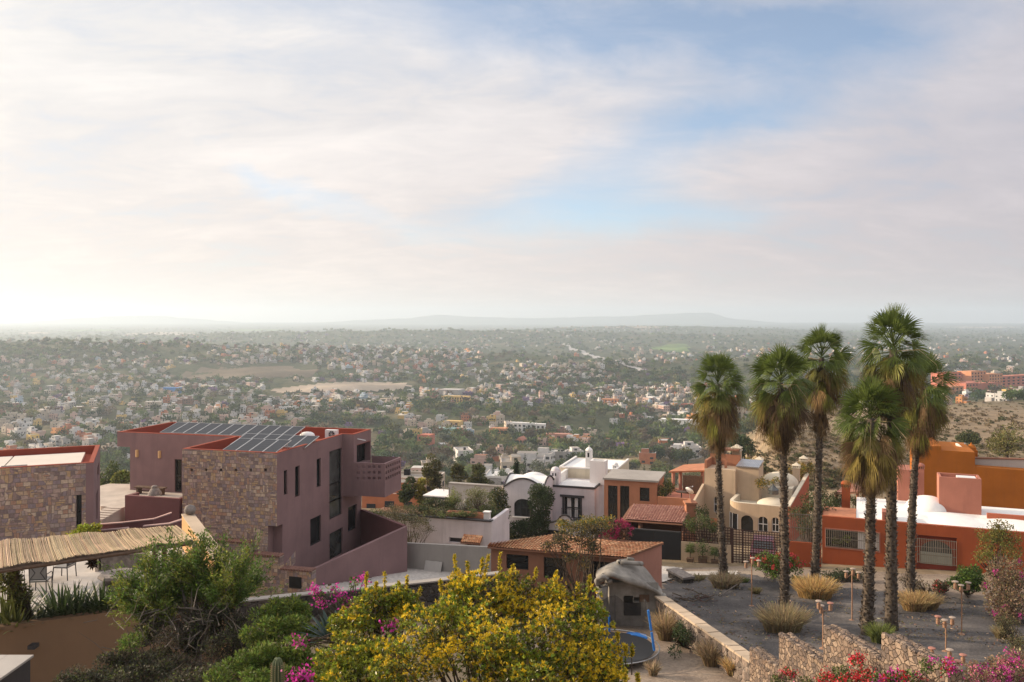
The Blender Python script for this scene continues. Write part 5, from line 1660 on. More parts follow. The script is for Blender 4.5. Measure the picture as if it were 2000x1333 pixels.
mb.build('wall', M['tan'], th)
ol = [(0, 0)] + [(x, y) for x, y in arcp] + [(7, yl), (7, 0)]
mb = MB(); mb.poly([(x, y, zc - .55) for x, y in ol]); rf = mb.build('roof', M['cream'], th)
mb = MB(); inn = [(.3, .25)] + [(rad - (rad - .3) * math.cos(t * math.pi / 2 / n), yl - rad + (rad - .3) * math.sin(t * math.pi / 2 / n)) for t in range(n + 1)] + [(6.9, yl - .3), (6.9, .25)]
for i in range(len(ol) - 1):
    a, b, c, d = ol[i], ol[i + 1], inn[i + 1], inn[i]; mb.poly([(*a, zc + .004), (*b, zc + .004), (*c, zc + .004), (*d, zc + .004)]); mb.poly([(*d, zc + .004), (*c, zc + .004), (*c, zc - .55), (*d, zc - .55)])
mb.build('parapet', M['cream'], rf)
win(th, fa, 0, hs[1], 2, 2, .18, .06, 'white'); win(th, fa, 0, hs[2], 2, 2, .18, .06, 'white'); win(th, fa, 0, hs[0], 1, 1, .22, .05, name='arched_door')
h = rx(fa, -.0, 1425, 1004, 1441, 1034); mb = MB()
# tall window on the rounded corner
p = [(rad - (rad + .02) * math.cos(t), yl - rad + (rad + .02) * math.sin(t)) for t in (.25, .5, .75, 1.0, 1.2)]
for (x0, y0), (x1, y1) in zip(p, p[1:]): mb.poly([(x0, y0, h[2]), (x1, y1, h[2]), (x1, y1, h[3]), (x0, y0, h[3])])
cw_ = mb.build('corner_window', M['glass'], th)
mb = MB()
for x0, y0 in p[::2]: mb.box((x0 - .03, y0 - .03, h[2]), (x0 + .03, y0 + .03, h[3]))
mb.build('frame', M['white'], cw_)
# red side wall stepping up to the back
xr = fa.X(1575.5, -.02, 930); z2 = fa.zy(1575.5, 925, 0)
mb = MB(); mb.prism([(0.01, -.01, 0), (xr, -.01, 0), (xr, -.01, z2), (.01, -.01, zc + .03)], (0, -.22, 0)); mb.build('side_wall', M['redwall'], th)
mb = MB(); mb.prism([(-.02, .03, zc + .031), (xr, .03, z2 + .001), (xr, .03, z2 + .12), (-.02, .03, zc + .15)], (0, -.30, 0)); mb.build('side_coping', M['cream'], th)
# tall block, box with corrugated lid, stair parapet
xa = 3.2
hsA = rx(fa, xa, 1394, 970, 1410, 1002)
mb = MB(); aa, ab, zA = pxbox(mb, fa, xa, 4.2, 1376, 1436, 917, 0, [hsA], .2); arch_fill(mb, xa, hsA, hsA[3] - .35, .2); mb.build('tall_block', M['tan'], th); win(th, fa, xa, hsA, 2, 2, .15, .05, 'white', name='arched_window')
mb = MB(); mb.box((xa + 2.2, aa, zA), (xa + 2.4, ab, zA + 1.0)); mb.box((xa, ab - .2, zA), (xa + 2.2, ab, zA + .7)); mb.box((xa + .8, aa + .9, zA), (xa + 1.0, aa + 1.1, zA + 1.2)); mb.build('terrace_parapet', M['terra'], th)
mb = MB(); mb.box((xa + 2.0, aa + .1, zA + 1.35), (xa + 3.2, ab - .2, zA + 1.5)); mb.build('awning', M['brownwall'], th)
mb = MB(); ba, bb, zB = pxbox(mb, fa, xa + .6, 2.2, 1437, 1482, 914, 0); mb.build('box_block', M['tan'], th)
mb = MB()
for k in range(13): y = ba + (bb - ba) * (k + .5) / 13; mb.tube([(xa + .5, y, zB + .06), (xa + 2.9, y, zB + .32)], .075, 6)
mb.build('corrugated_lid', M['alu'], th)
pz = [fa.loc(P(1354, 985, 70)), fa.loc(P(1377, 957, 72.5))]
mb = MB(); mb.prism([(pz[0].x, pz[0].y, 0), (xa, ab + .001, 0), (xa, ab + .001, pz[1].z), (pz[0].x, pz[0].y, pz[0].z)], (.0, .2, 0)); mb.build('stair_parapet', M['tan'], th)
# domes
def dome_part(px, py, w_px, x, zb, kz=.55, nm='dome', mat_='cream'):
    c = fa.Yc(px, x, py); Yd = fa.w((x, c, 0)).y; r_ = w_px / 2 * Yd / F
    mb = MB(); mb.lathe((x, c, zb), [(r_, -.3)] + [(r_ * math.cos(t), r_ * kz * math.sin(t)) for t in [i * math.pi / 18 for i in range(10)]], 28); return mb.build(nm, M[mat_], th, True)
zq = fa.zx(1523, 945, 6.6)
mb = MB(); mb.box((5.2, .3, 0), (11, fa.Yc(1483, 6, 950), zq - .1)); mb.build('rear_block', M['cream'], th)
dome_part(1523, 945, 70, 7.4, zq - .1, .62); dome_part(1510, 970, 62, 3.0, zc - .55, .42)
mb = MB(); c = fa.Yc(1510, 3.0, 957); zz = fa.zx(1510, 957, 3.0); mb.lathe((3.0, c, zz - .35), [(.45, 0), (.45, .35), (.5, .36), (.08, .75), (.02, .9)], 8); mb.build('lantern', M['glass_grey'], th)
for px0, px1, yt, x in ((1429, 1445.5, 869.5, xa + 2.5), (1474.5, 1488.5, 893.5, xa + 4.5), (1547.5, 1561, 905.5, 8.5), (1561.5, 1575.5, 891.5, 12.0)):
    chimney(th, fa, x, px0, px1, yt, zc - .6, M['tan'], 'cap', M['cream'])
mb = MB(); q = fa.hit(1399, 1020, (-.6, 0, 0), (1, 0, 0)); mb.box((-.62, q.y - .45, q.z - .35), (-.58, q.y + .45, q.z + .3)); ob = mb.build('orange_cloth', M['terra_sheet']); ob.location = fa.O; ob.rotation_euler = (0, 0, fa.rz); tag(ob, 'orange cloth hung in the tan house courtyard', 'cloth')

# ======================= the orange house along the street
fr_ = Frame((P(1606, 1008, 59.5).x, 59.5, -17.6), R(180 - 22.3))    # x runs left, so the street face is y = 0 and y runs toward the back
fr_ = Frame((P(1606, 1008, 59.5).x, 59.5, -17.9), R(-22.3))         # x runs right along the street, y to the back
oz = Frame(fr_.O, fr_.rz)
orh = thing('orange_house', 'long deep orange single-storey house with white roof on the right', 'house', fr_.O, fr_.rz)
zo_ = fr_.zy(1606, 1008, 0); Lx = fr_.X(2075, 0, 1040)
hA = ry(fr_, 0, 1613, 1037.5, 1717, 1072.5); hB = ry(fr_, 0, 1790, 1048, 1869, 1116)
mb = MB(); wall_holes(mb, (0, 0, 0), (1, 0, 0), (0, -1, 0), Lx, zo_, [hA, hB], .3)
mb.poly([(0, 0, 0), (0, 5, 0), (0, 5, zo_), (0, 0, zo_)]); mb.poly([(Lx, 0, 0), (Lx, 10, 0), (Lx, 10, zo_), (Lx, 0, zo_)])
mb.poly([(0, .005, zo_), (Lx, .005, zo_), (Lx, .3, zo_), (0, .3, zo_)])
mb.build('wall', M['orange'], orh)
# openings: planted recess and white shutter; arched glass
xm = hA[0] + (hA[1] - hA[0]) * .6
mb = MB(); mb.poly([(hA[0], .299, hA[2]), (xm, .299, hA[2]), (xm, .299, hA[3]), (hA[0], .299, hA[3])]); wA = mb.build('strip_window', M['glass'], orh)
mb = MB(); mb.box((xm + .02, .2, hA[2]), ((xm + hA[1]) / 2 - .02, .26, hA[3] - .02)); mb.box(((xm + hA[1]) / 2 + .02, .2, hA[2]), (hA[1], .26, hA[3] - .02)); mb.build('shutter', M['white'], wA)
mb = MB(); mb.poly([(hB[0], .299, hB[2]), (hB[1], .299, hB[2]), (hB[1], .299, hB[3]), (hB[0], .299, hB[3])]); mb.build('recess_back', M['redroof'], orh)
hg = ry(fr_, .26, 1797.5, 1057, 1860, 1103); m_ = (hg[0] + hg[1]) / 2; r_ = (hg[1] - hg[0]) / 2; sp_ = hg[2] + (hg[3] - hg[2]) * .52
mb = MB(); mb.poly([(hg[0], .27, hg[2]), (hg[1], .27, hg[2]), (hg[1], .27, sp_)] + [(m_ + r_ * math.cos(t * math.pi / 12), .27, sp_ + (hg[3] - sp_) * math.sin(t * math.pi / 12)) for t in range(1, 12)] + [(hg[0], .27, sp_)]); wB = mb.build('arched_window', M['glass_grey'], orh)
mb = MB(); mb.box((hg[0], .235, hg[2]), (hg[1], .265, sp_ - .02)); mb.build('lower_blind', plain('pale_green_blind', (.30, .32, .27), .6), wB)
def bars(mb, fr, h, st=.13, y=.05, rails=2):
    n = int((h[1] - h[0]) / st)
    for k in range(n + 1): x = h[0] + (h[1] - h[0]) * k / n; mb.tube([(x, y, h[2]), (x, y, h[3])], .012, 4)
    for k in range(rails + 1): z = h[2] + .05 + (h[3] - h[2] - .1) * k / rails; mb.box((h[0], y + .012, z - .02), (h[1], y + .03, z + .02))
mb = MB(); bars(mb, fr_, hA, .12, -.04, 2); mb.build('window_grille', M['bars'], orh)
mb = MB(); bars(mb, fr_, (hB[0] + .05, hB[1] - .03, hB[2] + .45, hB[3] - .2), .13, -.02, 3); mb.build('window_grille', M['bars'], orh)
mb = MB(); e = .07; a, b, c, d = hA
for q in ((a - e, a, c - e, d + e), (b, b + e, c - e, d + e), (a, b, d, d + e), (a, b, c - e, c)): mb.box((q[0], -.035, q[2]), (q[1], -.002, q[3]))
mb.build('window_surround', M['coral'], orh)
# white roof
zrf = zo_ - .18
rl_ = [fr_.hit(p, q, (0, 0, zrf), (0, 0, 1)) for p, q in ((1672, 1012), (1692, 985))]
x0_ = fr_.X(1672, .3, 1012)
mb = MB(); n = 14; 
def rz_(x, y):
    z = zrf
    for cx, cy_, rr, h in ((8.2, 2.6, 2.4, .28), (12.0, 3.0, 2.2, .25), (5.2, 2.2, 1.6, .2)): z += h * max(0, 1 - ((x - cx) ** 2 + (y - cy_) ** 2) / rr ** 2)
    return z + y * .015
nx_, ny_ = 50, 14
for i in range(nx_):
    for j in range(ny_):
        q = lambda a, b: (x0_ + (Lx - x0_) * a / nx_, .3 + 7.7 * b / ny_, rz_(x0_ + (Lx - x0_) * a / nx_, .3 + 7.7 * b / ny_)); mb.poly([q(i, j), q(i + 1, j), q(i + 1, j + 1), q(i, j + 1)])
mb.build('white_roof', M['roof_white'], orh, True)
mb = MB(); mb.box((.0, .3, 0), (x0_ - .02, 3.8, zo_ - .1)); mb.build('orange_ledge', M['terra_sheet'], orh)
mb = MB(); mb.box((fr_.X(1723, .4, 1000), .305, zrf), (fr_.X(1735, .4, 1000), 1.5, zo_ + .55)); mb.build('pier', M['coral'], orh)
mb = MB(); mb.lathe((fr_.X(1812, 5.6, 975), 5.9, zrf + .05), [(1.5, -.2)] + [(1.5 * math.cos(t * math.pi / 16), .95 * math.sin(t * math.pi / 16)) for t in range(9)], 24); mb.build('dome', M['roof_white'], orh, True)
# pink roof box, coral wall, chimneys
yk = 5.0
a, b = fr_.X(1834, yk, 960), fr_.X(1917, yk, 960); z1 = fr_.zy(1875, 934, yk)
mb = MB(); t = .16
mb.box((a, yk, zrf - .2), (b, yk + t, z1)); mb.box((a, yk + 1.9 - t, zrf - .2), (b, yk + 1.9, z1)); mb.box((a, yk + t, zrf - .2), (a + t, yk + 1.9 - t, z1 - .003)); mb.box((b - t, yk + t, zrf - .2), (b, yk + 1.9 - t, z1 - .003)); mb.box((a + t, yk + t, zrf - .2), (b - t, yk + 1.9 - t, z1 - .35))
rb = mb.build('roof_box', M['coral'], orh)
mb = MB(); mb.box((a + 1.2, yk + .4, z1 - .349), (a + 2.4, yk + 1.3, z1 - .02)); mb.build('box_lid', M['metal_w'], rb)
y2 = 7.9
a, b = fr_.X(1928, 3.4, 1012), fr_.X(2060, 3.4, 1015); mb = MB(); mb.box((a, 3.4, zrf), (b, 3.65, fr_.zy(1928, 1003, 3.4))); mb.build('rear_parapet', M['redwall'], orh)
a, b = fr_.X(1754, y2, 945), fr_.X(1779, y2, 945); mb = MB(); mb.box((a, y2, zrf - .5), (b, y2 + 2.5, fr_.zy(1766, 918, y2))); mb.build('coral_wall', M['coral'], orh)
def chim2(p0, p1, yt, yy, zb, mat_):
    a, b = fr_.X(p0, yy, yt + 20), fr_.X(p1, yy, yt + 20); w_ = b - a; z1 = fr_.zy((p0 + p1) / 2, yt, yy)
    mb = MB(); mb.box((a, yy, zb), (b, yy + w_, z1 - w_ * .8)); mb.lathe((a + w_ / 2, yy + w_ / 2, z1 - w_ * .45), [(w_ * .62, 0), (w_ * .62, w_ * .12), (w_ * .5, w_ * .3), (w_ * .2, w_ * .43), (.01, w_ * .45)], 14); o = mb.build('chimney', mat_, orh)
    mb = MB(); mb.box((a + .06, yy + .06, z1 - w_ * .8), (b - .06, yy + w_ - .06, z1 - w_ * .45)); mb.build('flue_opening', M['blackm'], o)
    mb = MB()
    for k in range(5):
        x = a + (b - a) * k / 4; mb.box((x - .03, yy - .02, z1 - w_ * .8), (x + .03, yy + .05, z1 - w_ * .44)); mb.box((x - .03, yy + w_ - .05, z1 - w_ * .8), (x + .03, yy + w_ + .02, z1 - w_ * .44))
    mb.build('flue_posts', mat_, o)
chim2(1790, 1805, 905.5, 8.2, zrf - .4, M['coral']); chim2(1644, 1660.5, 940, 6.5, 0, M['orange'])
# tiled pavilion behind
pv_ = local_thing('garden_pavilion', 'small square pavilion with pyramid tile roof behind the orange house', 'pavilion', fr_, 0, 0, 0)
q = [fr_.loc(P(*k)) for k in ((1630, 964, 72), (1677, 962, 70.5), (1690, 956, 74.5), (1645, 957, 76))]; ap = fr_.loc(P(1660, 943, 73.3))
for i in range(4):
    a, b = q[i], q[(i + 1) % 4]; tile_patch('roof', [a, b], [ap + (a - b).normalized() * .05, ap + (b - a).normalized() * .05], 12, 6, M['tiles_red'], pv_, .05)
for k in q:
    mb = MB(); kk = k.lerp(ap, .12); mb.tube([(kk.x, kk.y, k.z - 3.5), (kk.x, kk.y, k.z)], .12, 6); mb.build('post', M['terra'], pv_)
# left part of the street wall with its bar fence
lw = local_thing('street_wall', 'low orange street wall carrying a pale bar fence', 'wall', fst, 0, 0, 0)
ya, yb = SY(1604, -.2), SY(1541, -.2); zf = fst.zx(1572, 1060.5, -.2); zf2 = fst.zx(1572, 1005, -.2)
mb = MB(); mb.box((-.2, ya, -.8), (.05, yb, zf)); mb.build('wall_body', M['orange'], lw)
mb = MB(); nb = 18
for k in range(nb + 1): y = ya + (yb - ya) * k / nb; mb.tube([(-.08, y, zf), (-.08, y, zf2)], .014, 4)
for z in (zf + .06, (zf + zf2) / 2, zf2 - .05): mb.box((-.07, ya, z - .02), (-.05, yb, z + .02))
mb.build('bar_fence', M['bars'], lw)

# ======================= the ochre house at the right edge
fk = Frame((P(1795, 872, 74).x, 74, -19.5), R(-20))
kh = local_thing('ochre_house', 'tall windowless ochre wall of the house at the right edge', 'house', fk, 0, 0, 0)
s_ = [(1790, 872), (1838, 872), (1838.5, 880), (1904, 884), (1904.5, 912), (2080, 925)]
L = [fk.hit(p, q, (0, 0, 0), (0, 1, 0)) for p, q in s_]
mb = MB(); mb.prism([(q.x, 0, q.z) for q in L] + [(L[-1].x, 0, 0), (L[0].x, 0, 0)], (0, 6, 0)); mb.build('wall', M['ochre'], kh)
a, b = fk.X(1905, -.01, 905), fk.X(2080, -.01, 905); z0_ = fk.zy(1905, 912, 0); z1_ = fk.zy(2080, 925, 0)
mb = MB(); mb.prism([(a, 1.2, z0_ - .02), (b, 1.2, z1_ - .02), (b, 1.2, z1_ + .85), (a, 1.2, z0_ + .5)], (0, .3, 0)); mb.build('pale_parapet', M['greywall'], kh)
mb = MB(); mb.prism([(a, 1.15, z0_ + .5), (b, 1.15, z1_ + .85), (b, 1.15, z1_ + .95), (a, 1.15, z0_ + .6)], (0, .4, 0)); mb.build('coping', M['brownwall'], kh)
c = fk.loc(P(1897, 882, 77)); mb = MB(); mb.box((c.x - .45, c.y - .45, c.z - 2), (c.x + .45, c.y + .45, c.z + .15)); mb.lathe((c.x, c.y, c.z + .15), [(.42, 0), (.4, .2), (.25, .42), (.08, .5), (.06, .62), (0, .64)], 14); mb.build('turret', M['ochre'], kh)
dish('pale satellite dish on the ochre roof', fk, fk.loc(P(1875, 878, 76)), fk.loc(P(1875, 890, 76)).z - .5, .5, 2.0)
# ---------------------------------------------------------------- the lot, walls, lamps, shed, trampoline, left terrace
def in_poly(x, y, poly):
    c = False; j = len(poly) - 1
    for i in range(len(poly)):
        if (poly[i][1] > y) != (poly[j][1] > y) and x < (poly[j][0] - poly[i][0]) * (y - poly[i][1]) / (poly[j][1] - poly[i][1]) + poly[i][0]: c = not c
        j = i
    return c


def drape(name, label, photo_poly, mat_, lift=.04, step=.35, rough=.0):
    pl = [(q[0], q[1]) for q in gp([p[0] for p in photo_poly], [p[1] for p in photo_poly])]
    x0, x1 = min(p[0] for p in pl), max(p[0] for p in pl); y0, y1 = min(p[1] for p in pl), max(p[1] for p in pl)
    idx, V, Q = {}, [], []
    def vid(i, j):
        if (i, j) not in idx:
            x, y = x0 + i * step, y0 + j * step
            idx[i, j] = len(V); V.append((x, y, gz(x, y) + lift + rough * (math.sin(x * 1.7 + y * .6) * math.sin(y * 1.3 - x * .4)) + rough * .4 * math.sin(x * 4.1) * math.sin(y * 3.7)))
        return idx[i, j]
    for i in range(int((x1 - x0) / step) + 1):
        for j in range(int((y1 - y0) / step) + 1):
            if in_poly(x0 + (i + .5) * step, y0 + (j + .5) * step, pl): Q.append((vid(i, j), vid(i + 1, j), vid(i + 1, j + 1), vid(i, j + 1)))
    return structure(link(name, np_mesh(name, V, Q, mat_, smooth=True)), label)


def ground_mat(name, cols, sc=1.0, bmp=.5, fine=9):
    m, nt, b = new_mat(name); co = coords(nt)
    n1 = tex_noise(nt, co, .35 * sc, 6, .62); n2 = tex_noise(nt, co, fine * sc, 7, .7)
    c = ramp(nt, n1, [(.3, cols[0]), (.5, cols[1]), (.7, cols[2])])
    c = mixc(nt, .75, c, ramp(nt, n2, [(.28, (.5, .5, .5)), (.72, (1.45, 1.45, 1.45))]), 'MULTIPLY')
    v = N(nt, 'ShaderNodeTexVoronoi', feature='F1', ins={'Scale': 5 * sc}); nt.links.new(co, v.inputs['Vector'])
    peb = ramp(nt, v.outputs['Distance'], [(.12, (1, 1, 1)), (.2, (0, 0, 0))])
    c = mixc(nt, math_(nt, 'MULTIPLY', peb, .25), c, scl(cols[2], 1.8))
    nt.links.new(c, b.inputs['Base Color']); b.inputs['Roughness'].default_value = 1; b.inputs['Specular IOR Level'].default_value = .08
    bump(nt, b, math_(nt, 'ADD', n2, math_(nt, 'MULTIPLY', peb, .4)), bmp, .05)
    return m


M['gravel'] = ground_mat('dark_volcanic_gravel', [(.055, .052, .054), (.10, .093, .092), (.19, .17, .155)])
M['dirt'] = ground_mat('sandy_dirt', [(.16, .125, .10), (.24, .19, .15), (.31, .255, .20)], .8)
M['drive'] = ground_mat('pale_concrete_drive', [(.36, .335, .31), (.44, .41, .38), (.50, .47, .43)], .5, .2)
drape('dirt_ground', 'sandy dirt around the trampoline and along the street', [(1000, 1400), (1000, 1215), (1170, 1180), (1190, 1128), (1240, 1104), (1330, 1110), (1460, 1108), (1560, 1112), (1850, 1124), (2080, 1135), (2100, 1240), (1480, 1345), (1480, 1400)], M['dirt'], .03, .5, .02)
LOT = [(1300, 1140), (1345, 1128), (1440, 1122), (1560, 1140), (1640, 1150), (1800, 1166), (1960, 1180), (2080, 1200), (2100, 1345), (1478, 1345), (1478, 1290), (1292, 1165)]
drape('gravel_lot', 'dark volcanic gravel under the palms', LOT, M['gravel'], .07, .3, .035)
drape('driveway', 'pale concrete driveway behind the dark stone wall', [(590, 1168), (600, 1150), (793, 1119), (796, 1096), (965, 1098), (965, 1150), (800, 1160)], M['drive'], .06, .3, .0)
drape('path', 'pale concrete path in front of the gates', [(1190, 1150), (1222, 1103), (1330, 1112), (1332, 1120), (1440, 1118), (1440, 1126), (1330, 1128), (1296, 1140)], M['drive'], .11, .2, .0)

M['rubble'] = rubble('pink_rubble', [(.215, .155, .12), (.27, .20, .15), (.17, .13, .108), (.31, .235, .18), (.24, .18, .14), (.14, .11, .095)], 6.2, (.20, .16, .13), .045)
M['rubble_grey'] = rubble('grey_rubble', [(.15, .12, .105), (.21, .17, .145), (.27, .21, .175), (.12, .10, .09)], 3.4, (.30, .26, .225), .05)
M['coping'] = plaster('sandstone_coping', (.47, .375, .28), .15, .35)

# low rubble wall with a flat pale coping
cwall = thing('rubble_wall', 'low rubble wall with broad pale coping running down beside the trampoline', 'wall')
a, b = P(1288, 1163, 41), P(1476, 1291, 31.6)
mb = MB(); L = [a.lerp(b, t / 6) for t in range(7)]
solid_wall(mb, [(q.x, q.y) for q in L], .38, [q.z - .09 for q in L], [gz(q.x, q.y) - .5 for q in L]); mb.build('masonry', M['rubble_grey'], cwall)
r = np.random.default_rng(3)
mb = MB(); nst = 16
for k in range(nst):
    q0, q1 = a.lerp(b, k / nst), a.lerp(b, (k + 1) / nst - .004); j = r.uniform(-.012, .012)
    solid_wall(mb, [(q0.x, q0.y), (q1.x, q1.y)], .52 + r.uniform(-.03, .03), [q0.z + j, q1.z + j], [q0.z - .088, q1.z - .088])
mb.build('coping', M['coping'], cwall)
# stepped rubble wall coming toward the viewer, each length with a level top
zwall = thing('stepped_wall', 'rubble wall climbing toward the viewer in four level steps, sunlit on the left', 'wall')
wy_ = lambda px: 16.92 / ((px - CX) / F + .2556)
segs = [(1475, 1533, 1265.5), (1533, 1620.5, 1238), (1620.5, 1735, 1222), (1735, 1866, 1237)]
dn = Vector((-.2556, 1)).normalized()
for i, (p0, p1, q) in enumerate(segs):
    ya, yb = wy_(p0), wy_(p1); zt = -(q - HY) / F * ya
    mb = MB(); n = max(5, int((ya - yb) / .22)); L = [(16.92 - .2556 * y, y) for y in np.linspace(ya, yb + .004, n + 1)]
    solid_wall(mb, L, .46, [zt + r.uniform(-.035, .03) for _ in L], -15)
    o = mb.build('masonry', M['rubble'], zwall)
    mb = MB()
    for k in range(n * 2):
        y = ya + (yb - ya) * (k + .5) / n / 2
        for sd in (-.14, .12):
            s_ = r.uniform(.08, .15); x = 16.92 - .2556 * y + sd + r.uniform(-.04, .04); mb.lathe((x, y, zt - .03), [(s_, 0), (s_ * .9, s_ * .3), (s_ * .5, s_ * .55), (.01, s_ * .6)], 6)
    mb.build('cap_stones', M['rubble'], o)
# dark rubble wall behind the bushes
q0, q1, q2 = P(430, 1176, 41.5), P(835, 1134, 43.5), P(975, 1118, 44.2)
dw = thing('dark_stone_wall', 'dark rubble wall with thin pale capping behind the yellow bushes', 'wall')
mb = MB(); solid_wall(mb, [(q.x, q.y) for q in (q0, q1, q2)], .4, [q.z - .07 for q in (q0, q1, q2)], -17.2); mb.build('masonry', M['dark_rubble'], dw)
mb = MB(); solid_wall(mb, [(q.x, q.y) for q in (q0, q1, q2)], .46, [q.z for q in (q0, q1, q2)], [q.z - .068 for q in (q0, q1, q2)]); mb.build('coping', M['conc'], dw)

# ---------------------------------------------------------------- garden lamps
M['lampcan'] = plain('rusty_lamp_can', (.30, .17, .105), .7, .1, var=.3, sc=9)
M['lampcap'] = plain('dusty_pink_lamp_cap', (.36, .285, .235), .8, var=.2)
M['lampcap_red'] = plain('red_lamp_cap', (.36, .16, .12), .7, var=.2)
lamps = [((1468, 1186), 45.5, 1099, [(1457, 1097, 0), (1470, 1090, 0), (1482, 1095, 0)], 'three-headed garden lamp in front of the red bougainvillea by the lattice gate'),
         ((1664, 1213), 42.2, 1118, [(1653, 1116, 0), (1666, 1111, 0), (1677, 1118, 0)], 'three-headed garden lamp left of the two thick palm trunks'),
         ((1607, 1276), 37.0, 1190, [(1599, 1174, 0), (1604, 1183, 0), (1622, 1178, 1)], 'three-headed garden lamp rising behind the zigzag wall'),
         ((1878, 1241), 39.5, 1150, [(1866, 1136, 0), (1877, 1143, 0), (1891, 1138, 0)], 'three-headed garden lamp in front of the round green bush'),
         ((1847, 1272), 36.5, 1214, [(1832, 1204, 1), (1845, 1211, 0), (1860, 1206, 0)], 'three-headed garden lamp with one red cap at the right'),
         ((1862, 1330), 32.2, 1285, [(1820, 1266, 1), (1855, 1269, 0), (1881, 1279, 1), (1871, 1291, 1)], 'large four-headed garden lamp with red caps at the zigzag wall')]
for (bp, Y, yt, heads, lb) in lamps:
    x = (bp[0] - CX) / F * Y; base = Vector((x, Y, gz(x, Y) + .05))
    o = thing('garden_lamp', lb, 'lamp', base, 0, 'three-headed lamps on the gravel lot')
    hp = -(yt - HY) / F * Y - base.z
    mb = MB(); mb.lathe((0, 0, 0), [(.16, 0), (.15, .03), (.04, .07)], 10); mb.tube([(0, 0, 0), (.01, 0, hp * .5), (0, 0, hp)], .033, 6); mb.build('pole', M['lampcan'], o)
    for i, (px, py, red) in enumerate(heads):
        dy = (-.25, .0, .25, -.45)[i] if i != 1 else -.1
        q = Vector(((px - CX) / F * (Y + dy), Y + dy, -(py - HY) / F * (Y + dy))) - base
        mb = MB(); mb.tube([(0, 0, hp - .06), (q.x, q.y, q.z - .36)], .016, 5); arm = mb.build('arm', M['lampcan'], o)
        mb = MB(); mb.lathe((q.x, q.y, q.z), [(.075, -.33), (.08, -.31), (.08, -.12), (.07, -.10)], 12); mb.tube([(q.x, q.y, q.z - .11), (q.x, q.y, q.z - .02)], .03, 6); hd = mb.build('lamp_can', M['lampcan'], o)
        mb = MB(); mb.lathe((q.x, q.y, q.z), [(.02, -.035), (.13, -.025), (.135, -.005), (.125, .012), (.02, .03)], 16); mb.build('lamp_cap', M['lampcap_red'] if red else M['lampcap'], hd)

# ---------------------------------------------------------------- sculpted cement shed
M['cement'] = plain('grey_cement', (.235, .22, .20), .95, var=.3, sc=2.2, spec=.1, bumpy=.5)
sd_ = thing('cement_shed', 'grey sculpted cement shed with curling snail-like roof', 'shed', G(1228, 1212))
so_ = sd_.location
lp = lambda px, py, Y: P(px, py, Y) - Vector(so_)
def spline(pl, n):
    out = []
    for i in range(len(pl) - 1):
        p0, p1, p2, p3 = pl[max(i - 1, 0)], pl[i], pl[i + 1], pl[min(i + 2, len(pl) - 1)]
        for k in range(n):
            t = k / n; out.append(.5 * ((2 * p1) + (p2 - p0) * t + (2 * p0 - 5 * p1 + 4 * p2 - p3) * t * t + (3 * p1 - p0 - 3 * p2 + p3) * t ** 3))
    return out + [pl[-1]]
lip = spline([lp(1165, 1137, 41.3), lp(1188, 1123, 40.7), lp(1215, 1130, 40.5), (lp(1250, 1141, 40.6)), lp(1288, 1159, 41.0), lp(1296, 1168, 41.0)], 6)
mid = spline([lp(1164, 1121, 42.0), lp(1190, 1108, 41.6), lp(1218, 1110, 41.6), lp(1250, 1122, 41.8), lp(1282, 1147, 41.8), lp(1294, 1160, 41.6)], 6)
crest = spline([lp(1169, 1113, 42.7), lp(1197, 1099, 42.6), lp(1226, 1095, 42.6), lp(1256, 1106, 42.9), lp(1280, 1135, 42.8), lp(1292, 1152, 42.4)], 6)
back = [v + Vector((0, 1.0, -.9)) for v in crest]
V, Q = [], []
cols_ = [lip, mid, crest, back]; n = len(lip)
rows = []
for i in range(n): rows.append(spline([c[i] for c in cols_], 4))
for rw in rows: V += [tuple(v) for v in rw]
m_ = len(rows[0]); Q = [(i * m_ + j, i * m_ + j + 1, (i + 1) * m_ + j + 1, (i + 1) * m_ + j) for i in range(n - 1) for j in range(m_ - 1)]
roof_ = link('roof_shell', np_mesh('roof_shell', V, Q, M['cement'], smooth=True), sd_)
mb = MB(); mb.tube(lip, [.14 + .05 * math.sin(i * .5) for i in range(n)], 8); mb.build('roof_lip', M['cement'], sd_, True)
sw_ = []
for i in range(26):
    t = i / 25 * 2.6 * math.pi; rr = .62 - .5 * i / 25; c = lp(1226, 1103, 42.0); sw_.append(c + Vector((rr * math.cos(t) * 1.1, -rr * math.sin(t) * .5, .10 + .22 * i / 25 + rr * .12 * math.sin(t) - .1 * rr)))
mb = MB(); mb.tube(sw_, [.12 - .05 * i / 25 for i in range(26)], 7); mb.build('spiral_ridge', M['cement'], roof_, True)
# curled spout with a plant, and the column beneath it
c = lp(1177, 1138, 40.8); cur = [c + Vector((.36 * math.cos(t) * (1 - .03 * i), -.25 * math.sin(t) * .6, .36 * math.sin(t) * (1 - .03 * i))) for i, t in enumerate([k * .42 for k in range(15)])]
mb = MB(); mb.tube(cur, [.13 - .004 * i for i in range(15)], 8); mb.build('spout_curl', M['cement'], sd_, True)
mb = MB(); mb.tube([lp(1176, 1146, 41.0), lp(1179, 1165, 41.1), lp(1184, 1190, 41.2), lp(1183, 1222, 41.3)], [.30, .2, .17, .3], 9); mb.build('spout_column', M['cement'], sd_, True)
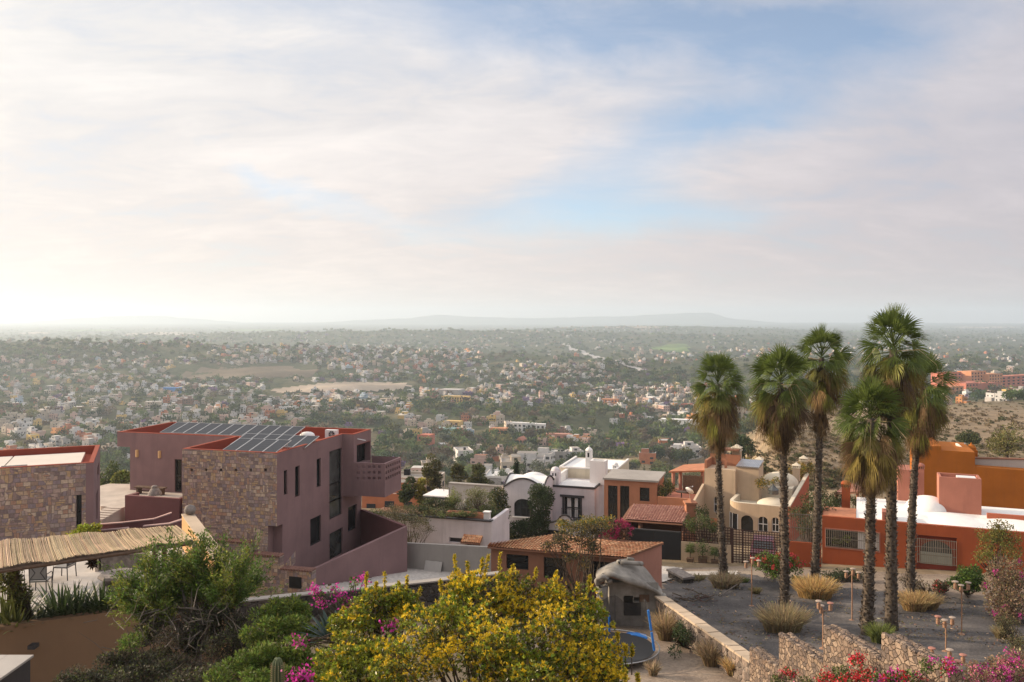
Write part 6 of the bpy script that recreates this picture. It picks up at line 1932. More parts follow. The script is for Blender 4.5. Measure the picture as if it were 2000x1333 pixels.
# front wall with its openings
f0 = Frame(Vector(so_), 0)
wy = 41.25 - so_.y
xa_, xb_ = lp(1190, 1200, 41.25).x, lp(1286, 1200, 41.25).x
hs = []
for q in ((1218, 1164, 1237, 1198), (1238, 1167, 1249, 1176)):
    A1 = lp(q[0], q[1], 41.25); B1 = lp(q[2], q[3], 41.25); hs.append((A1.x - xa_, B1.x - xa_, B1.z, A1.z))
mb = MB(); wall_holes(mb, (xa_, wy, 0), (1, 0, 0), (0, -1, 0), xb_ - xa_, lp(1240, 1138, 41.25).z, hs, .2, -.6)
mb.poly([(xb_, wy, -.6), (xb_, wy + 2, -.6), (xb_, wy + 2, 1.3), (xb_, wy, 1.3)]); mb.poly([(xa_, wy, -.6), (xa_, wy + 2, -.6), (xa_, wy + 2, 2), (xa_, wy, 2)])
mb.poly([(xa_, wy + 2, -.6), (xb_, wy + 2, -.6), (xb_, wy + 2, 1.3), (xa_, wy + 2, 2)]); mb.build('front_wall', M['cement'], sd_)
mb = MB(); A1, B1 = lp(1249, 1162, 41.2), lp(1268, 1176, 41.2); mb.box((A1.x, wy - .06, B1.z), (B1.x, wy - .01, A1.z)); mb.build('board', M['wood'], sd_)
mb = MB(); A1, B1 = lp(1219, 1178, 41.2), lp(1252, 1203, 41.2); mb.box((A1.x, wy - .03, B1.z), (B1.x, wy - .005, A1.z)); mb.build('dark_door', M['blackm'], sd_)
for k, px in enumerate((1166, 1170)):
    mb = MB(); q = lp(px, 1150, 41.0); e = lp(px + 1, 1222, 41.0); mb.tube([q, e], .03, 5); mb.build('pipe', M['white'], sd_)

# ---------------------------------------------------------------- trampoline
M['tramp_blue'] = plain('blue_foam_sleeve', (.012, .14, .48), .5, var=.12)
M['tramp_mat'] = plain('black_jump_mat', (.012, .012, .014), .6)
M['galv'] = plain('galvanised_tube', (.33, .33, .33), .45, .7)
m, nt, b = new_mat('dark_netting')
tr = N(nt, 'ShaderNodeBsdfTransparent'); mx = N(nt, 'ShaderNodeMixShader'); mx.inputs[0].default_value = .5
b.inputs['Base Color'].default_value = (.02, .02, .022, 1); b.inputs['Roughness'].default_value = .9
nt.links.new(tr.outputs[0], mx.inputs[1]); nt.links.new(b.outputs[0], mx.inputs[2]); nt.links.new(mx.outputs[0], nt.nodes['Material Output'].inputs[0]); M['net'] = m
tc = P(1200, 1262, 35.4); tr_ = 1.85; gt_ = gz(tc.x, tc.y); rim = tc.z - gt_
tp = thing('trampoline', 'old round trampoline with blue padded poles and sagging net', 'trampoline', (tc.x, tc.y, gt_))
ring = lambda rr, z, n=32: [(rr * math.cos(2 * math.pi * k / n), rr * math.sin(2 * math.pi * k / n), z) for k in range(n + 1)]
mb = MB(); mb.tube(ring(tr_, rim), .03, 6, False); mb.build('rim', M['galv'], tp)
mb = MB(); mb.lathe((0, 0, rim - .10), [(.01, -.05), (tr_ * .5, -.03), (tr_ * .88, .06), (tr_ * .9, .07)], 32); mb.build('jump_mat', M['tramp_mat'], tp)
for k in range(6):
    t = R(-85 + 60 * k); x, y = tr_ * math.cos(t), tr_ * math.sin(t); mb = MB(); mb.tube([(x, y, rim), (x * 1.02, y * 1.02, 0)], .022, 5); mb.build('leg', M['galv'], tp)
wp = lambda px, py, Y: P(px, py, Y) - Vector((tc.x, tc.y, gt_))
for top, bot in (((1131, 1188, 34.9), (1115, 1257, 34.7)), ((1190, 1203, 37.2), (1190, 1246, 37.2)), ((1266, 1192, 34.4), (1278, 1271, 34.3)), ((1122, 1172, 35.6), (1124, 1195, 35.6))):
    A1, B1 = wp(*top), wp(*bot); d = (A1 - B1); mb = MB(); mb.tube([B1, B1 + d * .45], .05, 8); mb.tube([B1 + d * .5, A1], .05, 8); mb.build('padded_pole', M['tramp_blue'], tp)
mb = MB(); mb.tube([wp(1201, 1162, 37), wp(1201, 1227, 37.2)], .02, 5); mb.build('bare_pole', M['trim'], tp)
mb = MB(); mb.tube([wp(1259, 1170, 36.6), wp(1266, 1205, 36.4)], .02, 5); mb.build('bare_pole', M['trim'], tp)
top = spline([wp(1123, 1172, 35.6), wp(1160, 1180, 36.6), wp(1200, 1163, 37.0), wp(1232, 1186, 36.9), wp(1260, 1171, 36.6), wp(1266, 1196, 34.6)], 5); bot = spline([wp(1112, 1250, 35.0), wp(1150, 1240, 37.0), wp(1200, 1234, 37.3), wp(1240, 1238, 37.0), wp(1272, 1248, 36.2), wp(1280, 1272, 34.5)], 5)
V = [tuple(v) for a, b in zip(top, bot) for v in (a, a.lerp(b, .5) + Vector((0, .12, -.05)), b)]; Q = [(3 * i + j, 3 * i + j + 1, 3 * i + 4 + j, 3 * i + 3 + j) for i in range(len(top) - 1) for j in (0, 1)]
link('safety_net', np_mesh('safety_net', V, Q, M['net'], smooth=True), tp)
A1 = spline([wp(1190, 1240, 36.9), wp(1215, 1239, 37), wp(1235, 1234, 37), wp(1262, 1240, 36.6)], 4); mb = MB()
for i in range(len(A1) - 1): mb.prism([A1[i], A1[i + 1], A1[i + 1] + Vector((0, -.35, -.02)), A1[i] + Vector((0, -.35, -.02))], (0, 0, -.05))
mb.build('edge_pad', M['tramp_blue'], tp)

# debris, trough, vent pipe
q = G(1362, 1176); dp = thing('branch_pile', 'heap of broken branches and palm boots on the gravel', 'branches', q)
r = np.random.default_rng(12)
for k in range(26):
    mb = MB(); x, y = r.normal(0, .5), r.normal(0, .7); a = r.uniform(0, 3.1); l = r.uniform(.3, .8); mb.tube([(x, y, .08), (x + l * math.cos(a), y + l * math.sin(a), r.uniform(.05, .25))], .03, 5); mb.build('stick', M['bark' if k % 3 else 'grill'], dp)
q = G(1405, 1168); mb = MB(); mb.tube([(0, 0, .1), (1.0, 1.2, .16), (1.7, 2.3, .1)], .035, 5); o = mb.build('dry_branch', M['bark_grey']); o.location = q; tag(o, 'long pale dry branch lying beside the branch pile', 'branch')
q = G(1329, 1136); st_ = thing('stone_trough', 'dark grey stone trough beside the path', 'trough', q, R(20))
mb = MB(); mb.box((-.35, -.9, 0), (.35, .9, .42)); mb.build('basin', M['dark_rubble'], st_); mb = MB(); mb.box((-.42, -1.0, .421), (.42, 1.0, .55)); mb.build('rim', M['rock'], st_)
q = G(1420, 1292); mb = MB(); mb.tube([(0, 0, 0), (0, 0, .5)], .07, 8); mb.tube([(0, 0, .5), (0, 0, .56)], .1, 8); o = mb.build('vent_pipe', M['white']); o.location = q; tag(o, 'short white vent pipe at the foot of the rubble wall', 'pipe')

# ---------------------------------------------------------------- left terrace with the cane roof
TZ = -9.2
M['terr_wall'] = plaster('ochre_brown_render', (.26, .165, .10), .1, .25)
M['terr_orange'] = plaster('warm_ochre_render', (.52, .305, .145), .09, .2)
M['limestone'] = plain('pale_limestone', (.42, .385, .35), .85, var=.2, sc=1.6, bumpy=.2)
e = [P(-120, 1240, 24.3), P(0, 1222, 25), P(250, 1188, 26.5), P(430, 1164, 27.6)]
mb = MB(); solid_wall(mb, [(q.x, q.y) for q in e], .3, [q.z for q in e], -14)
tw2 = thing('retaining_wall', 'brown rendered retaining wall under the cane-roofed terrace', 'wall'); mb.build('wall_body', M['terr_wall'], tw2)
q = P(72, 1258, 25.15); mb = MB(); mb.box((q.x - .1, q.y - .32, q.z - .05), (q.x + .1, q.y - .05, q.z + .06)); mb.build('step_light', M['trim'], tw2)
mb = MB(); mb.prism([(e[0].x, e[0].y + .16, TZ - 4), (e[3].x, e[3].y + .16, TZ - 4), (-10.2, 29, TZ - 4), (-13.0, 34.6, TZ - 4), (-24, 34.5, TZ - 4), (-24, 24.6, TZ - 4)], (0, 0, 4)); structure(mb.build('terrace_floor', M['limestone']), 'pale stone floor of the cane-roofed terrace')
ow_ = thing('ochre_wall', 'sunlit ochre wall with pale flat top sloping down toward the viewer', 'wall')
f0_, f1_ = P(366, 1003, 34.4), P(447, 1112, 26.9)
mb = MB(); solid_wall(mb, [(f0_.x, f0_.y), (f1_.x, f1_.y)], .42, [f0_.z - .05, f1_.z - .05], -14); mb.build('wall_body', M['terr_orange'], ow_)
mb = MB(); solid_wall(mb, [(f0_.x, f0_.y), (f1_.x, f1_.y)], .46, [f0_.z, f1_.z], [f0_.z - .048, f1_.z - .048]); mb.build('coping', M['coping'], ow_)
q = f0_.lerp(f1_, .42); d = (f1_ - f0_).normalized(); lf = Vector((-abs(d.y), -abs(d.x) * 1, 0)).normalized()
wlp = MB(); cpt = Vector((q.x, q.y, q.z - .55)) + Vector((d.y, -d.x, 0)).normalized() * (.27 if d.y < 0 and Vector((d.y, -d.x, 0)).x < 0 else -.27); wlp.obox(cpt, d, (d.y, -d.x, 0), (0, 0, 1), .09, .08, .2); wlp.build('wall_lamp', M['trim'], ow_)
q = P(371, 998, 34.2); mb = MB(); mb.lathe((0, 0, 0), [(.10, -.16), (.2, -.1), (.24, .03), (.18, .17), (.02, .24)], 12); o = mb.build('stone_ball', M['rock'], None, True); o.location = (q.x, q.y, f0_.z + .16); tag(o, 'grey stone ball on the end of the ochre wall', 'ball')

pg = thing('pergola', 'terrace pergola roofed with bundled pale cane', 'pergola')
c00, c10 = P(-160, 1131, 22.4), P(384, 1053, 27.0); c01, c11 = P(-140, 1071, 25.2), P(346, 1027, 28.8)
r = np.random.default_rng(21); NC = 640; V, Q, C = [], [], []
for k in range(NC):
    s = (k + r.uniform(.2, .8)) / NC; w_ = (c10 - c00).length / NC * .6
    p, q = c00.lerp(c10, s), c01.lerp(c11, s); dv = (q - p).normalized(); p = p - dv * r.uniform(-.03, .12); q = q + dv * r.uniform(0, .15); u = (c10 - c00).normalized()
    p = p + u * r.normal(0, .006); q = q + u * r.normal(0, .012); lift = r.uniform(-.008, .012) + .02 * math.sin(s * 25); t = np.clip(np.array((.40, .30, .19)) * np.exp(r.normal(0, .22)) * (1 + r.normal(0, .05, 3)), .03, .8)
    b = len(V); ns = 5
    for j in range(ns):
        c = p.lerp(q, j / (ns - 1)); zz_ = -.05 * math.sin(math.pi * j / (ns - 1)) * 1 + .02 * math.sin(j * 2.1 + s * 40)
        for dx, dz in ((-w_, 0), (-w_ * .5, w_ * .8), (w_ * .5, w_ * .8), (w_, 0)): V.append((c.x + u.x * dx, c.y + u.y * dx, c.z + dz + zz_ + lift)); C.append(t)
    for j in range(ns - 1):
        for i in range(3): Q.append((b + j * 4 + i, b + j * 4 + i + 1, b + j * 4 + 5 + i, b + j * 4 + 4 + i))
link('cane_roof', np_mesh('cane_roof', V, Q, leafmat('cane_surface', 0, rough=.8), C), pg)
dz = Vector((0, 0, -.16))
for a, b in ((c00, c10), (c01, c11)):
    mb = MB(); mb.tube([a + dz * .75, b + dz * .75], .055, 8); mb.build('beam', M['wood'], pg)
mb = MB()
mb.prism([c00 + dz * .8, c10 + dz * .8, c11 + dz * .8, c01 + dz * .8], (0, 0, -.03)); mb.build('underlay', M['wood'], pg)
for s, b in ((.32, 0), (.93, 0), (.30, 1), (.9, 1)):
    p = c00.lerp(c10, s).lerp(c01.lerp(c11, s), .97 if b else .86) + dz * 1.1; mb = MB(); mb.tube([(p.x, p.y, TZ), p], .09, 8); mb.build('post', M['wood'], pg)


def patio_chair(label, loc, rz):
    o = thing('patio_chair', label, 'chair', loc, rz, 'metal patio chairs under the cane roof')
    m = M['trim']; sq = MB(); sq.box((-.25, -.25, .42), (.25, .25, .47)); sq.build('seat', M['chairfab'], o)
    for x, y in ((-.25, -.25), (.25, -.25), (-.25, .25), (.25, .25)):
        mb = MB(); mb.tube([(x * 1.08, y * 1.1, 0), (x, y, .42)], .018, 5); mb.build('leg', m, o)
    mb = MB(); mb.box((-.25, -.275, .52), (.25, -.262, .98)); bk = mb.build('backrest', M['chairfab'], o)
    mb = MB()
    for s in (-1, 1):
        mb.tube([(s * .26, -.25, .42), (s * .27, -.28, 1.0)], .018, 5)
        mb.tube([(s * .24, -.285, .53), (s * .08, -.285, .75), (s * .24, -.285, .97)], .014, 5)
    mb.tube([(-.27, -.28, 1.0), (.27, -.28, 1.0)], .018, 5); mb.tube([(-.26, -.28, .52), (.26, -.28, .52)], .016, 5); mb.build('back_frame', m, bk)
    for s in (-1, 1):
        mb = MB(); mb.tube([(s * .27, -.27, .68), (s * .29, .1, .68), (s * .27, .24, .62), (s * .25, .25, .42)], .016, 5); mb.build('armrest', m, o)
    return o


M['chairfab'] = plain('grey_mesh_fabric', (.22, .215, .21), .8, var=.1)
tb2 = P(62, 1101, 29.6)
tbl2 = thing('patio_table', 'round brown patio table between the metal chairs', 'table', (tb2.x, tb2.y, TZ))
mb = MB(); mb.lathe((0, 0, .70), [(.01, 0), (.62, 0), (.64, .02), (.62, .045), (.01, .045)], 28); mb.build('tabletop', M['lampcan'], tbl2)
for k in range(4):
    a = k * math.pi / 2 + .4; mb = MB(); mb.tube([(.5 * math.cos(a), .5 * math.sin(a), 0), (.35 * math.cos(a), .35 * math.sin(a), .7)], .02, 5); mb.build('leg', M['trim'], tbl2)
for px, Y, rz, lb in ((80, 28.6, .15, 'dark metal patio chair with its back to the viewer'), (126, 30.2, 1.5, 'pale seated metal patio chair right of the round table'), (24, 28.9, -.4, 'metal patio chair half hidden by the spiky plants')):
    patio_chair(lb, ((px - CX) / F * Y, Y, TZ), rz)
# counter, bench, lantern, white cabinet
q = P(240, 1090, 31.5); ct = thing('stone_counter', 'low pale stone counter under the cane roof', 'counter', (q.x, q.y, TZ), R(12))
mb = MB(); mb.box((-.68, -.3, 0), (.75, .3, .56)); mb.build('base', M['rock'], ct); mb = MB(); mb.box((-.75, -.36, .561), (.8, .36, .66)); mb.build('worktop', M['cream_stone'], ct); mb = MB(); mb.box((-.86, -.38, 0), (-.751, .38, .8)); mb.build('end_panel', M['cream_stone'], ct)
q = P(232, 1122, 29.6); sbn = thing('stone_bench', 'rough grey stone bench slab on the terrace floor', 'bench', (q.x, q.y, TZ), R(10))
mb = MB(); mb.lathe((0, 0, .22), [(.02, 0), (.62, 0), (.68, .06), (.64, .14), (.02, .16)], 9); o = mb.build('slab', M['rock'], sbn)
for s in (-.35, .35):
    mb = MB(); mb.box((s - .12, -.2, 0), (s + .12, .2, .219)); mb.build('support', M['rock'], sbn)
q = P(181, 1100, 26.3); sl_ = thing('star_lantern', 'dark pointed star lantern hanging from the cane roof', 'lantern', q)
r = np.random.default_rng(4); mb = MB(); dirs = [Vector(v).normalized() for v in [(x, y, z) for x in (-1, 0, 1) for y in (-1, 0, 1) for z in (-1, 0, 1) if (x, y, z) != (0, 0, 0)]]
for d in dirs:
    a = d.orthogonal().normalized(); b_ = d.cross(a); bs = [d * .075 + (a * math.cos(t) + b_ * math.sin(t)) * .055 for t in (0, 1.57, 3.14, 4.71)]; mb.faces(bs + [d * (.25 if sum(abs(c) > .1 for c in d) < 3 else .21)], [(0, 1, 4), (1, 2, 4), (2, 3, 4), (3, 0, 4)])
mb.build('star', plain('bronze_tin', (.06, .035, .025), .4, .6), sl_)
p = c00.lerp(c10, (q.x - c00.x) / (c10.x - c00.x)); mb = MB(); mb.tube([(0, 0, .2), (0, (p.y - q.y) * .5, p.z - q.z - .2)], .008, 4); mb.build('hanging_chain', M['trim'], sl_)
q = P(20, 1292, 22.0); wt = thing('white_cabinet', 'white topped dark cabinet at the lower left corner', 'cabinet', (q.x, q.y, 0))
mb = MB(); mb.box((-.9, -1.0, -13), (.32, .35, q.z - .05)); mb.build('body', M['trim'], wt)
for a, b in ((-.95, -.3), (-.29, .38)):
    mb = MB(); mb.box((a, -1.05, q.z - .049), (b, .4, q.z + .01)); mb.build('top_panel', M['greywall'], wt)
# ---------------------------------------------------------------- palms
def fan_fronds(specs, r):
    """specs: origin, direction, petiole, radius, half-spread, droop, colour -> arrays of fan leaves"""
    V, Q, C = [], [], []
    for (o, d, Lp, rad, spread, droop, col) in specs:
        d = np.array(d) / np.linalg.norm(d)
        s = np.cross(d, (0, 0, 1.0)); s = s / max(np.linalg.norm(s), 1e-3) if np.linalg.norm(s) > .05 else np.array((1.0, 0, 0))
        e = np.array(o) + d * Lp + np.array((0, 0, -.12 * Lp * droop)); d = d + np.array((0, 0, -.12 - .75 * droop * (1 - abs(d[2])))); d = d / np.linalg.norm(d)
        tw = r.normal(0, .75); nrm = np.cross(s, d); s = s * math.cos(tw) + nrm * math.sin(tw); nrm = np.cross(s, d)
        b = len(V); w = .02
        V += [tuple(np.array(o) - s * w), tuple(np.array(o) + s * w), tuple(e + s * w), tuple(e - s * w)]; C += [np.array(col) * .55] * 4; Q.append((b, b + 1, b + 2, b + 3))
        n = 16
        for k in range(n):
            a = spread * (2 * (k + .5) / n - 1) + r.normal(0, .02)
            dk = d * math.cos(a) + s * math.sin(a); pk = s * math.cos(a) - d * math.sin(a)
            L = rad * (.72 + .28 * math.cos(a)) * r.uniform(.88, 1.08)
            fold = nrm * (.03 if k % 2 else -.03)
            dr = np.array((0, 0, -1.0)) * droop * L
            p0 = e + dk * .04; p1 = e + dk * L * .5 + fold + dr * .08 - nrm * 0.0; p2 = e + dk * L * .8 + dr * .3; p3 = e + dk * L * (1 - .12 * droop) + dr * .62
            w0, w1, w2, w3 = .008, rad * spread / n * .52, rad * spread / n * .22, .003
            b = len(V); V += [tuple(v) for v in (p0 - pk * w0, p0 + pk * w0, p1 - pk * w1, p1 + pk * w1, p2 - pk * w2, p2 + pk * w2, p3 - pk * w3, p3 + pk * w3)]
            ck = np.array(col) * math.exp(r.normal(0, .16)); tipc = ck * .75 + np.array((.16, .12, .05)) * .3
            C += [ck, ck, ck, ck, ck, ck, tipc, tipc]
            for j in (0, 2, 4): Q.append((b + j, b + j + 1, b + j + 3, b + j + 2))
    return np.array(V), np.array(Q), np.clip(np.array(C), .003, .9)


GR1, GR2, GR3 = (.10, .14, .03), (.165, .17, .038), (.21, .165, .05)
DEAD = [(.18, .115, .06), (.13, .085, .05), (.24, .155, .075), (.105, .072, .048)]


def palm(label, base_px, crown_px, skirt_py, seed, size=1.0, r0=.30, r1=.17, lean=0.0, boots=420):
    r = np.random.default_rng(seed)
    B = G(*base_px); Y = B.y
    c = P(crown_px[0], crown_px[1], Y) - B; sk = c.z - (skirt_py - crown_px[1]) / F * Y
    root = thing('fan_palm', label, 'palm tree', B, 0, 'fan palms on the gravel lot')
    n = 16; path, rad = [], []
    for i in range(n + 1):
        t = i / n; path.append(Vector((c.x * t + lean * math.sin(math.pi * t), .1 * math.sin(3 * t), c.z * t - .3 * (t == 0)))); rad.append(.9 * (r0 + (r1 - r0) * t ** .7) * (1.22 if t < .02 else 1.06 if t < .08 else 1))
    mb = MB(); mb.tube(path, rad, 12)
    V, Q = [], []
    tk_ = mb.build('trunk', M['palm_trunk'], root, True)
    # old leaf bases on the trunk
    nb = boots; tmax = min(.97, sk / c.z + .05)
    Vb, Qb, Cb = [], [], []
    for i in range(nb):
        t = .04 + (tmax - .04) * (i + r.random()) / nb; a = i * 2.39996 + r.normal(0, .2)
        k = min(int(t * n), n - 1); p = path[k].lerp(path[k + 1], t * n - k); rr = rad[k] * .96
        if r.random() < .12: continue
        out_ = np.array((math.cos(a), math.sin(a), 0)); tan = np.array((-math.sin(a), math.cos(a), 0)); p = np.array(p) + out_ * rr
        l = r.uniform(.08, .19) * (1.1 - .5 * t); w = r.uniform(.05, .09); tip = p + out_ * l * r.uniform(.45, .9) + np.array((0, 0, l * r.uniform(.3, .9)))
        b = len(Vb); th_ = np.array((0, 0, .03))
        Vb += [tuple(v) for v in (p - tan * w - th_, p + tan * w - th_, tip + tan * w * .5, tip - tan * w * .5, p - tan * w + th_ * 2, p + tan * w + th_ * 2)]
        cc = np.array([(.095, .073, .055), (.15, .12, .09), (.065, .048, .038), (.21, .17, .128)][r.integers(4)]); Cb += [cc] * 2 + [cc * 1.5] * 2 + [cc * .8] * 2
        Qb += [(b, b + 1, b + 2, b + 3), (b + 5, b + 4, b + 3, b + 2), (b, b + 3, b + 4, b + 4), (b + 1, b + 5, b + 2, b + 2)]
    Qb = np.array(Qb); tri = Qb[:, 2] == Qb[:, 3]
    link('cut_fronds', np_mesh('cut_fronds', np.array(Vb), Qb[~tri], M['dead_bark'], np.array(Cb)), tk_)
    # living crown
    sp_ = []
    S = size
    for i in range(88):
        t = (i + .5) / 88; a = i * 2.39996 + r.normal(0, .25)
        el = 84 - 138 * t + r.normal(0, 9)
        el = max(el, -58)
        d = (math.cos(R(el)) * math.cos(a), math.cos(R(el)) * math.sin(a), math.sin(R(el)))
        o = np.array(c) + np.array((0, 0, .22 - .5 * t)) * S
        col = GR1 if t < .68 else GR2 if r.random() < .7 else GR3
        if t > .8 and r.random() < .4: col = DEAD[r.integers(4)]
        sp_.append((o, d, S * r.uniform(.34, .6) * (1 if t > .15 else .9), S * r.uniform(.44, .6), R(r.uniform(48, 74)) if t > .1 else R(26), .1 + .7 * t, col))
    V, Q, C = fan_fronds(sp_, r); link('crown', np_mesh('palm_crown', V, Q, M['leaf'], C), root)
    # drooping yellow and dead fronds, then the skirt down the trunk
    sp_ = []
    for i in range(44):
        a = i * 2.39996 + 1; el = r.uniform(-72, -20); d = (math.cos(R(el)) * math.cos(a), math.cos(R(el)) * math.sin(a), math.sin(R(el)))
        o = np.array(c) + np.array((0, 0, -.1 - r.uniform(0, .6))) * S; col = GR3 if r.random() < .33 else GR2 if r.random() < .25 else DEAD[r.integers(4)]
        sp_.append((o, d, S * r.uniform(.4, .7), S * r.uniform(.42, .6), R(r.uniform(30, 60)), 1.0, col))
    ns = 95
    for i in range(ns):
        t = (i / ns); a = i * 2.39996 + r.normal(0, .3); z = (c.z - .5 * S) + (sk + .75 - c.z + .5 * S) * t; k = min(int(z / c.z * n), n - 1); p = path[k]
        fl = (.95 - .7 * t) * r.uniform(.3, 1.3); d = np.array((math.cos(a) * fl, math.sin(a) * fl, -1.0)); o = np.array((p.x + .12 * math.cos(a), p.y + .12 * math.sin(a), z))
        cc = np.array(DEAD[r.integers(4)]) * (1.0 - .35 * t); sp_.append((o, d, S * .25, S * r.uniform(.4, .7) * (1 - .2 * t), R(r.uniform(10, 24)), .35, cc))
    V, Q, C = fan_fronds(sp_, r); link('dead_skirt', np_mesh('dead_skirt', V, Q, M['dead'], C), root)
    # flower stalks hanging out
    mb = MB()
    for i in range(7):
        a = r.uniform(0, 6.28); p0 = Vector(c) + Vector((0, 0, -.1)); o_ = Vector((math.cos(a), math.sin(a), 0)); mb.tube([p0, p0 + o_ * .7 * S + Vector((0, 0, .1)), p0 + o_ * 1.15 * S + Vector((0, 0, -.55)), p0 + o_ * 1.25 * S + Vector((0, 0, -1.3))], [.01, .008, .006, .004], 4)
    mb.build('flower_stalks', M['stalk'], root)
    return root


M['palm_trunk'] = plain('palm_trunk', (.095, .078, .064), .95, var=.35, sc=5, spec=.1, bumpy=.8)
M['dead_bark'] = leafmat('leaf_base_surface', 0, rough=.95, spec=.05)
M['stalk'] = plain('straw_stalk', (.34, .26, .15), .9)
palm('leftmost fan palm with slender smooth upper trunk, by the lattice fence', (1415, 1140), (1402, 752), 874, 1, 1.9, .27, .13, -.1, 380)
palm('second fan palm from the left, its trunk base leaning in dry grass', (1532, 1216), (1524, 748), 872, 2, 1.75, .25, .14, .12, 460)
palm('third fan palm from the left with dark shaggy tall crown', (1591, 1155), (1605, 700), 846, 3, 1.8, .26, .16, .05, 420)
palm('shortest fan palm with the lowest, largest shaggy crown', (1693, 1243), (1702, 818), 948, 4, 1.85, .28, .19, .1, 480)
palm('tallest fan palm, its crown standing above the horizon', (1741, 1232), (1745, 682), 800, 5, 1.85, .32, .19, 0, 520)
palm('rightmost fan palm with ragged brown crown', (1778, 1176), (1803, 755), 878, 6, 1.8, .26, .16, -.15, 440)


# ---------------------------------------------------------------- dry grass tufts
def tuft(label, px, py, w_px, h_px, col, seed, n=900, name='grass_tuft', cat='grass tuft', grp='dry grass tufts', flop=.55):
    r = np.random.default_rng(seed); B = G(px, py); Y = B.y; rx_ = w_px / 2 / F * Y; h = h_px / F * Y
    root_r = rx_ * .62
    a = r.uniform(0, 2 * math.pi, n); q = np.sqrt(r.random(n)); c = np.stack([q * np.cos(a) * root_r, q * np.sin(a) * root_r * .7, np.zeros(n)], -1)
    out_ = np.stack([np.cos(a) * q, np.sin(a) * q, np.zeros(n)], -1) + r.normal(0, .25, (n, 3)) * (1, 1, 0)
    L = h * r.uniform(.55, 1.1, n)
    d1 = out_ * flop * .6 + (0, 0, 1); d1 /= np.linalg.norm(d1, axis=1, keepdims=True); d2 = out_ * flop * 1.8 + (0, 0, .7); d2 /= np.linalg.norm(d2, axis=1, keepdims=True)
    s = np.cross(d1, r.normal(size=(n, 3))); s /= np.linalg.norm(s, axis=1, keepdims=True); w_ = .014 * max(1, Y / 36)
    m = c + d1 * L[:, None] * .55; t = m + d2 * L[:, None] * .55
    V = np.stack([c - s * w_, c + s * w_, m + s * w_ * .8, m - s * w_ * .8, t + s * w_ * .3, t - s * w_ * .3], 1).reshape(-1, 3)
    i = np.arange(n)[:, None] * 6; Q = np.concatenate([i + [0, 1, 2, 3], i + [3, 2, 4, 5]])
    C = tone(col, n, r, .28, .06, 6)
    o = link(name, np_mesh(name, V, Q, M['straw'], C), None, B + Vector((0, 0, .05)))
    return tag(o, label, cat, grp)


ST = (.50, .35, .155)
tuft('grey-gold grass ring round the leftmost palm', 1417, 1150, 78, 28, (.34, .27, .17), 1, 900)
tuft('bright gold grass ring round the third palm', 1592, 1170, 98, 38, ST, 2, 1500)
tuft('pale dry grass mound round the leaning second palm', 1529, 1236, 108, 48, (.36, .29, .17), 3, 1600)
tuft('golden grass clump left of the rightmost palm trunk', 1787, 1196, 66, 36, (.44, .32, .16), 4, 1100)
tuft('straw grass clump right of the rightmost palm', 1815, 1192, 46, 30, (.42, .31, .16), 5, 700)
tuft('green grass at the foot of the thick palm trunks', 1717, 1258, 42, 36, (.16, .19, .06), 6, 700)
tuft('tall straw grass beside the trampoline', 1300, 1252, 42, 52, (.34, .255, .15), 7, 700)
tuft('dry weeds halfway along the rubble wall', 1392, 1302, 56, 44, (.33, .25, .15), 8, 800)
tuft('bright straw tuft near the zigzag wall', 1432, 1322, 30, 36, (.50, .36, .17), 9, 500)
tuft('thin dry weeds on the sandy ground below the trampoline', 1276, 1322, 24, 26, (.36, .28, .18), 10, 260)
tuft('pale tuft near the right lamp', 1958, 1250, 40, 24, (.36, .30, .18), 11, 500)
tuft('small dry weed between palms', 1476, 1163, 22, 14, (.30, .25, .12), 12, 260)
tuft('dry grass below the stone trough path', 1360, 1136, 50, 12, (.26, .22, .12), 13, 400)
tuft('weeds along the street near the lattice gate', 1450, 1140, 34, 10, (.14, .17, .06), 14, 300)
tuft('green strip of grass under the third palm', 1560, 1136, 44, 8, (.12, .15, .05), 15, 300)


# ---------------------------------------------------------------- shrubs
def blob_leaves(blobs, n, leaf, col, r, wid=.5, up=.35, shell=.45, var=.3, hue=.1, alt=None, altp=.0, per=1, spread=.8, altfn=None):
    """blobs: (centre Vector, radii); leaves near the skin of the blobs in rosettes of `per`"""
    B = np.array([tuple(b[0]) for b in blobs]); Rr = np.array([b[1] if hasattr(b[1], '__len__') else (b[1],) * 3 for b in blobs], float)
    w_ = Rr[:, 0] * Rr[:, 2]; idx = r.choice(len(blobs), n, p=w_ / w_.sum())
    v = ball(n, r); rad = r.uniform(0, 1, n) ** shell
    c = B[idx] + v * Rr[idx] * rad[:, None]
    base = np.asarray(col, float)
    k = np.exp(r.normal(0, var, (n, 1))); tn = base * k * (1 + r.normal(0, hue, (n, 3)))
    if alt is not None:
        ap = altfn(c, v) if altfn is not None else np.full(n, altp)
        sel = r.random(n) < ap; tn[sel] = np.asarray(alt, float) * np.exp(r.normal(0, var * .6, (sel.sum(), 1)))
    d0 = v + np.array((0, 0, up)); d0 /= np.linalg.norm(d0, axis=1, keepdims=True)
    c = np.repeat(c, per, 0); d = np.repeat(d0, per, 0) + r.normal(0, spread, (n * per, 3)); tn = np.repeat(tn, per, 0) * np.exp(r.normal(0, .15, (n * per, 1)))
    V, Q = leaves(c, d, leaf * r.uniform(.65, 1.25, n * per), leaf * wid * r.uniform(.7, 1.2, n * per), r)
    return V, Q, np.repeat(np.clip(tn, .003, .95), 4, 0), c


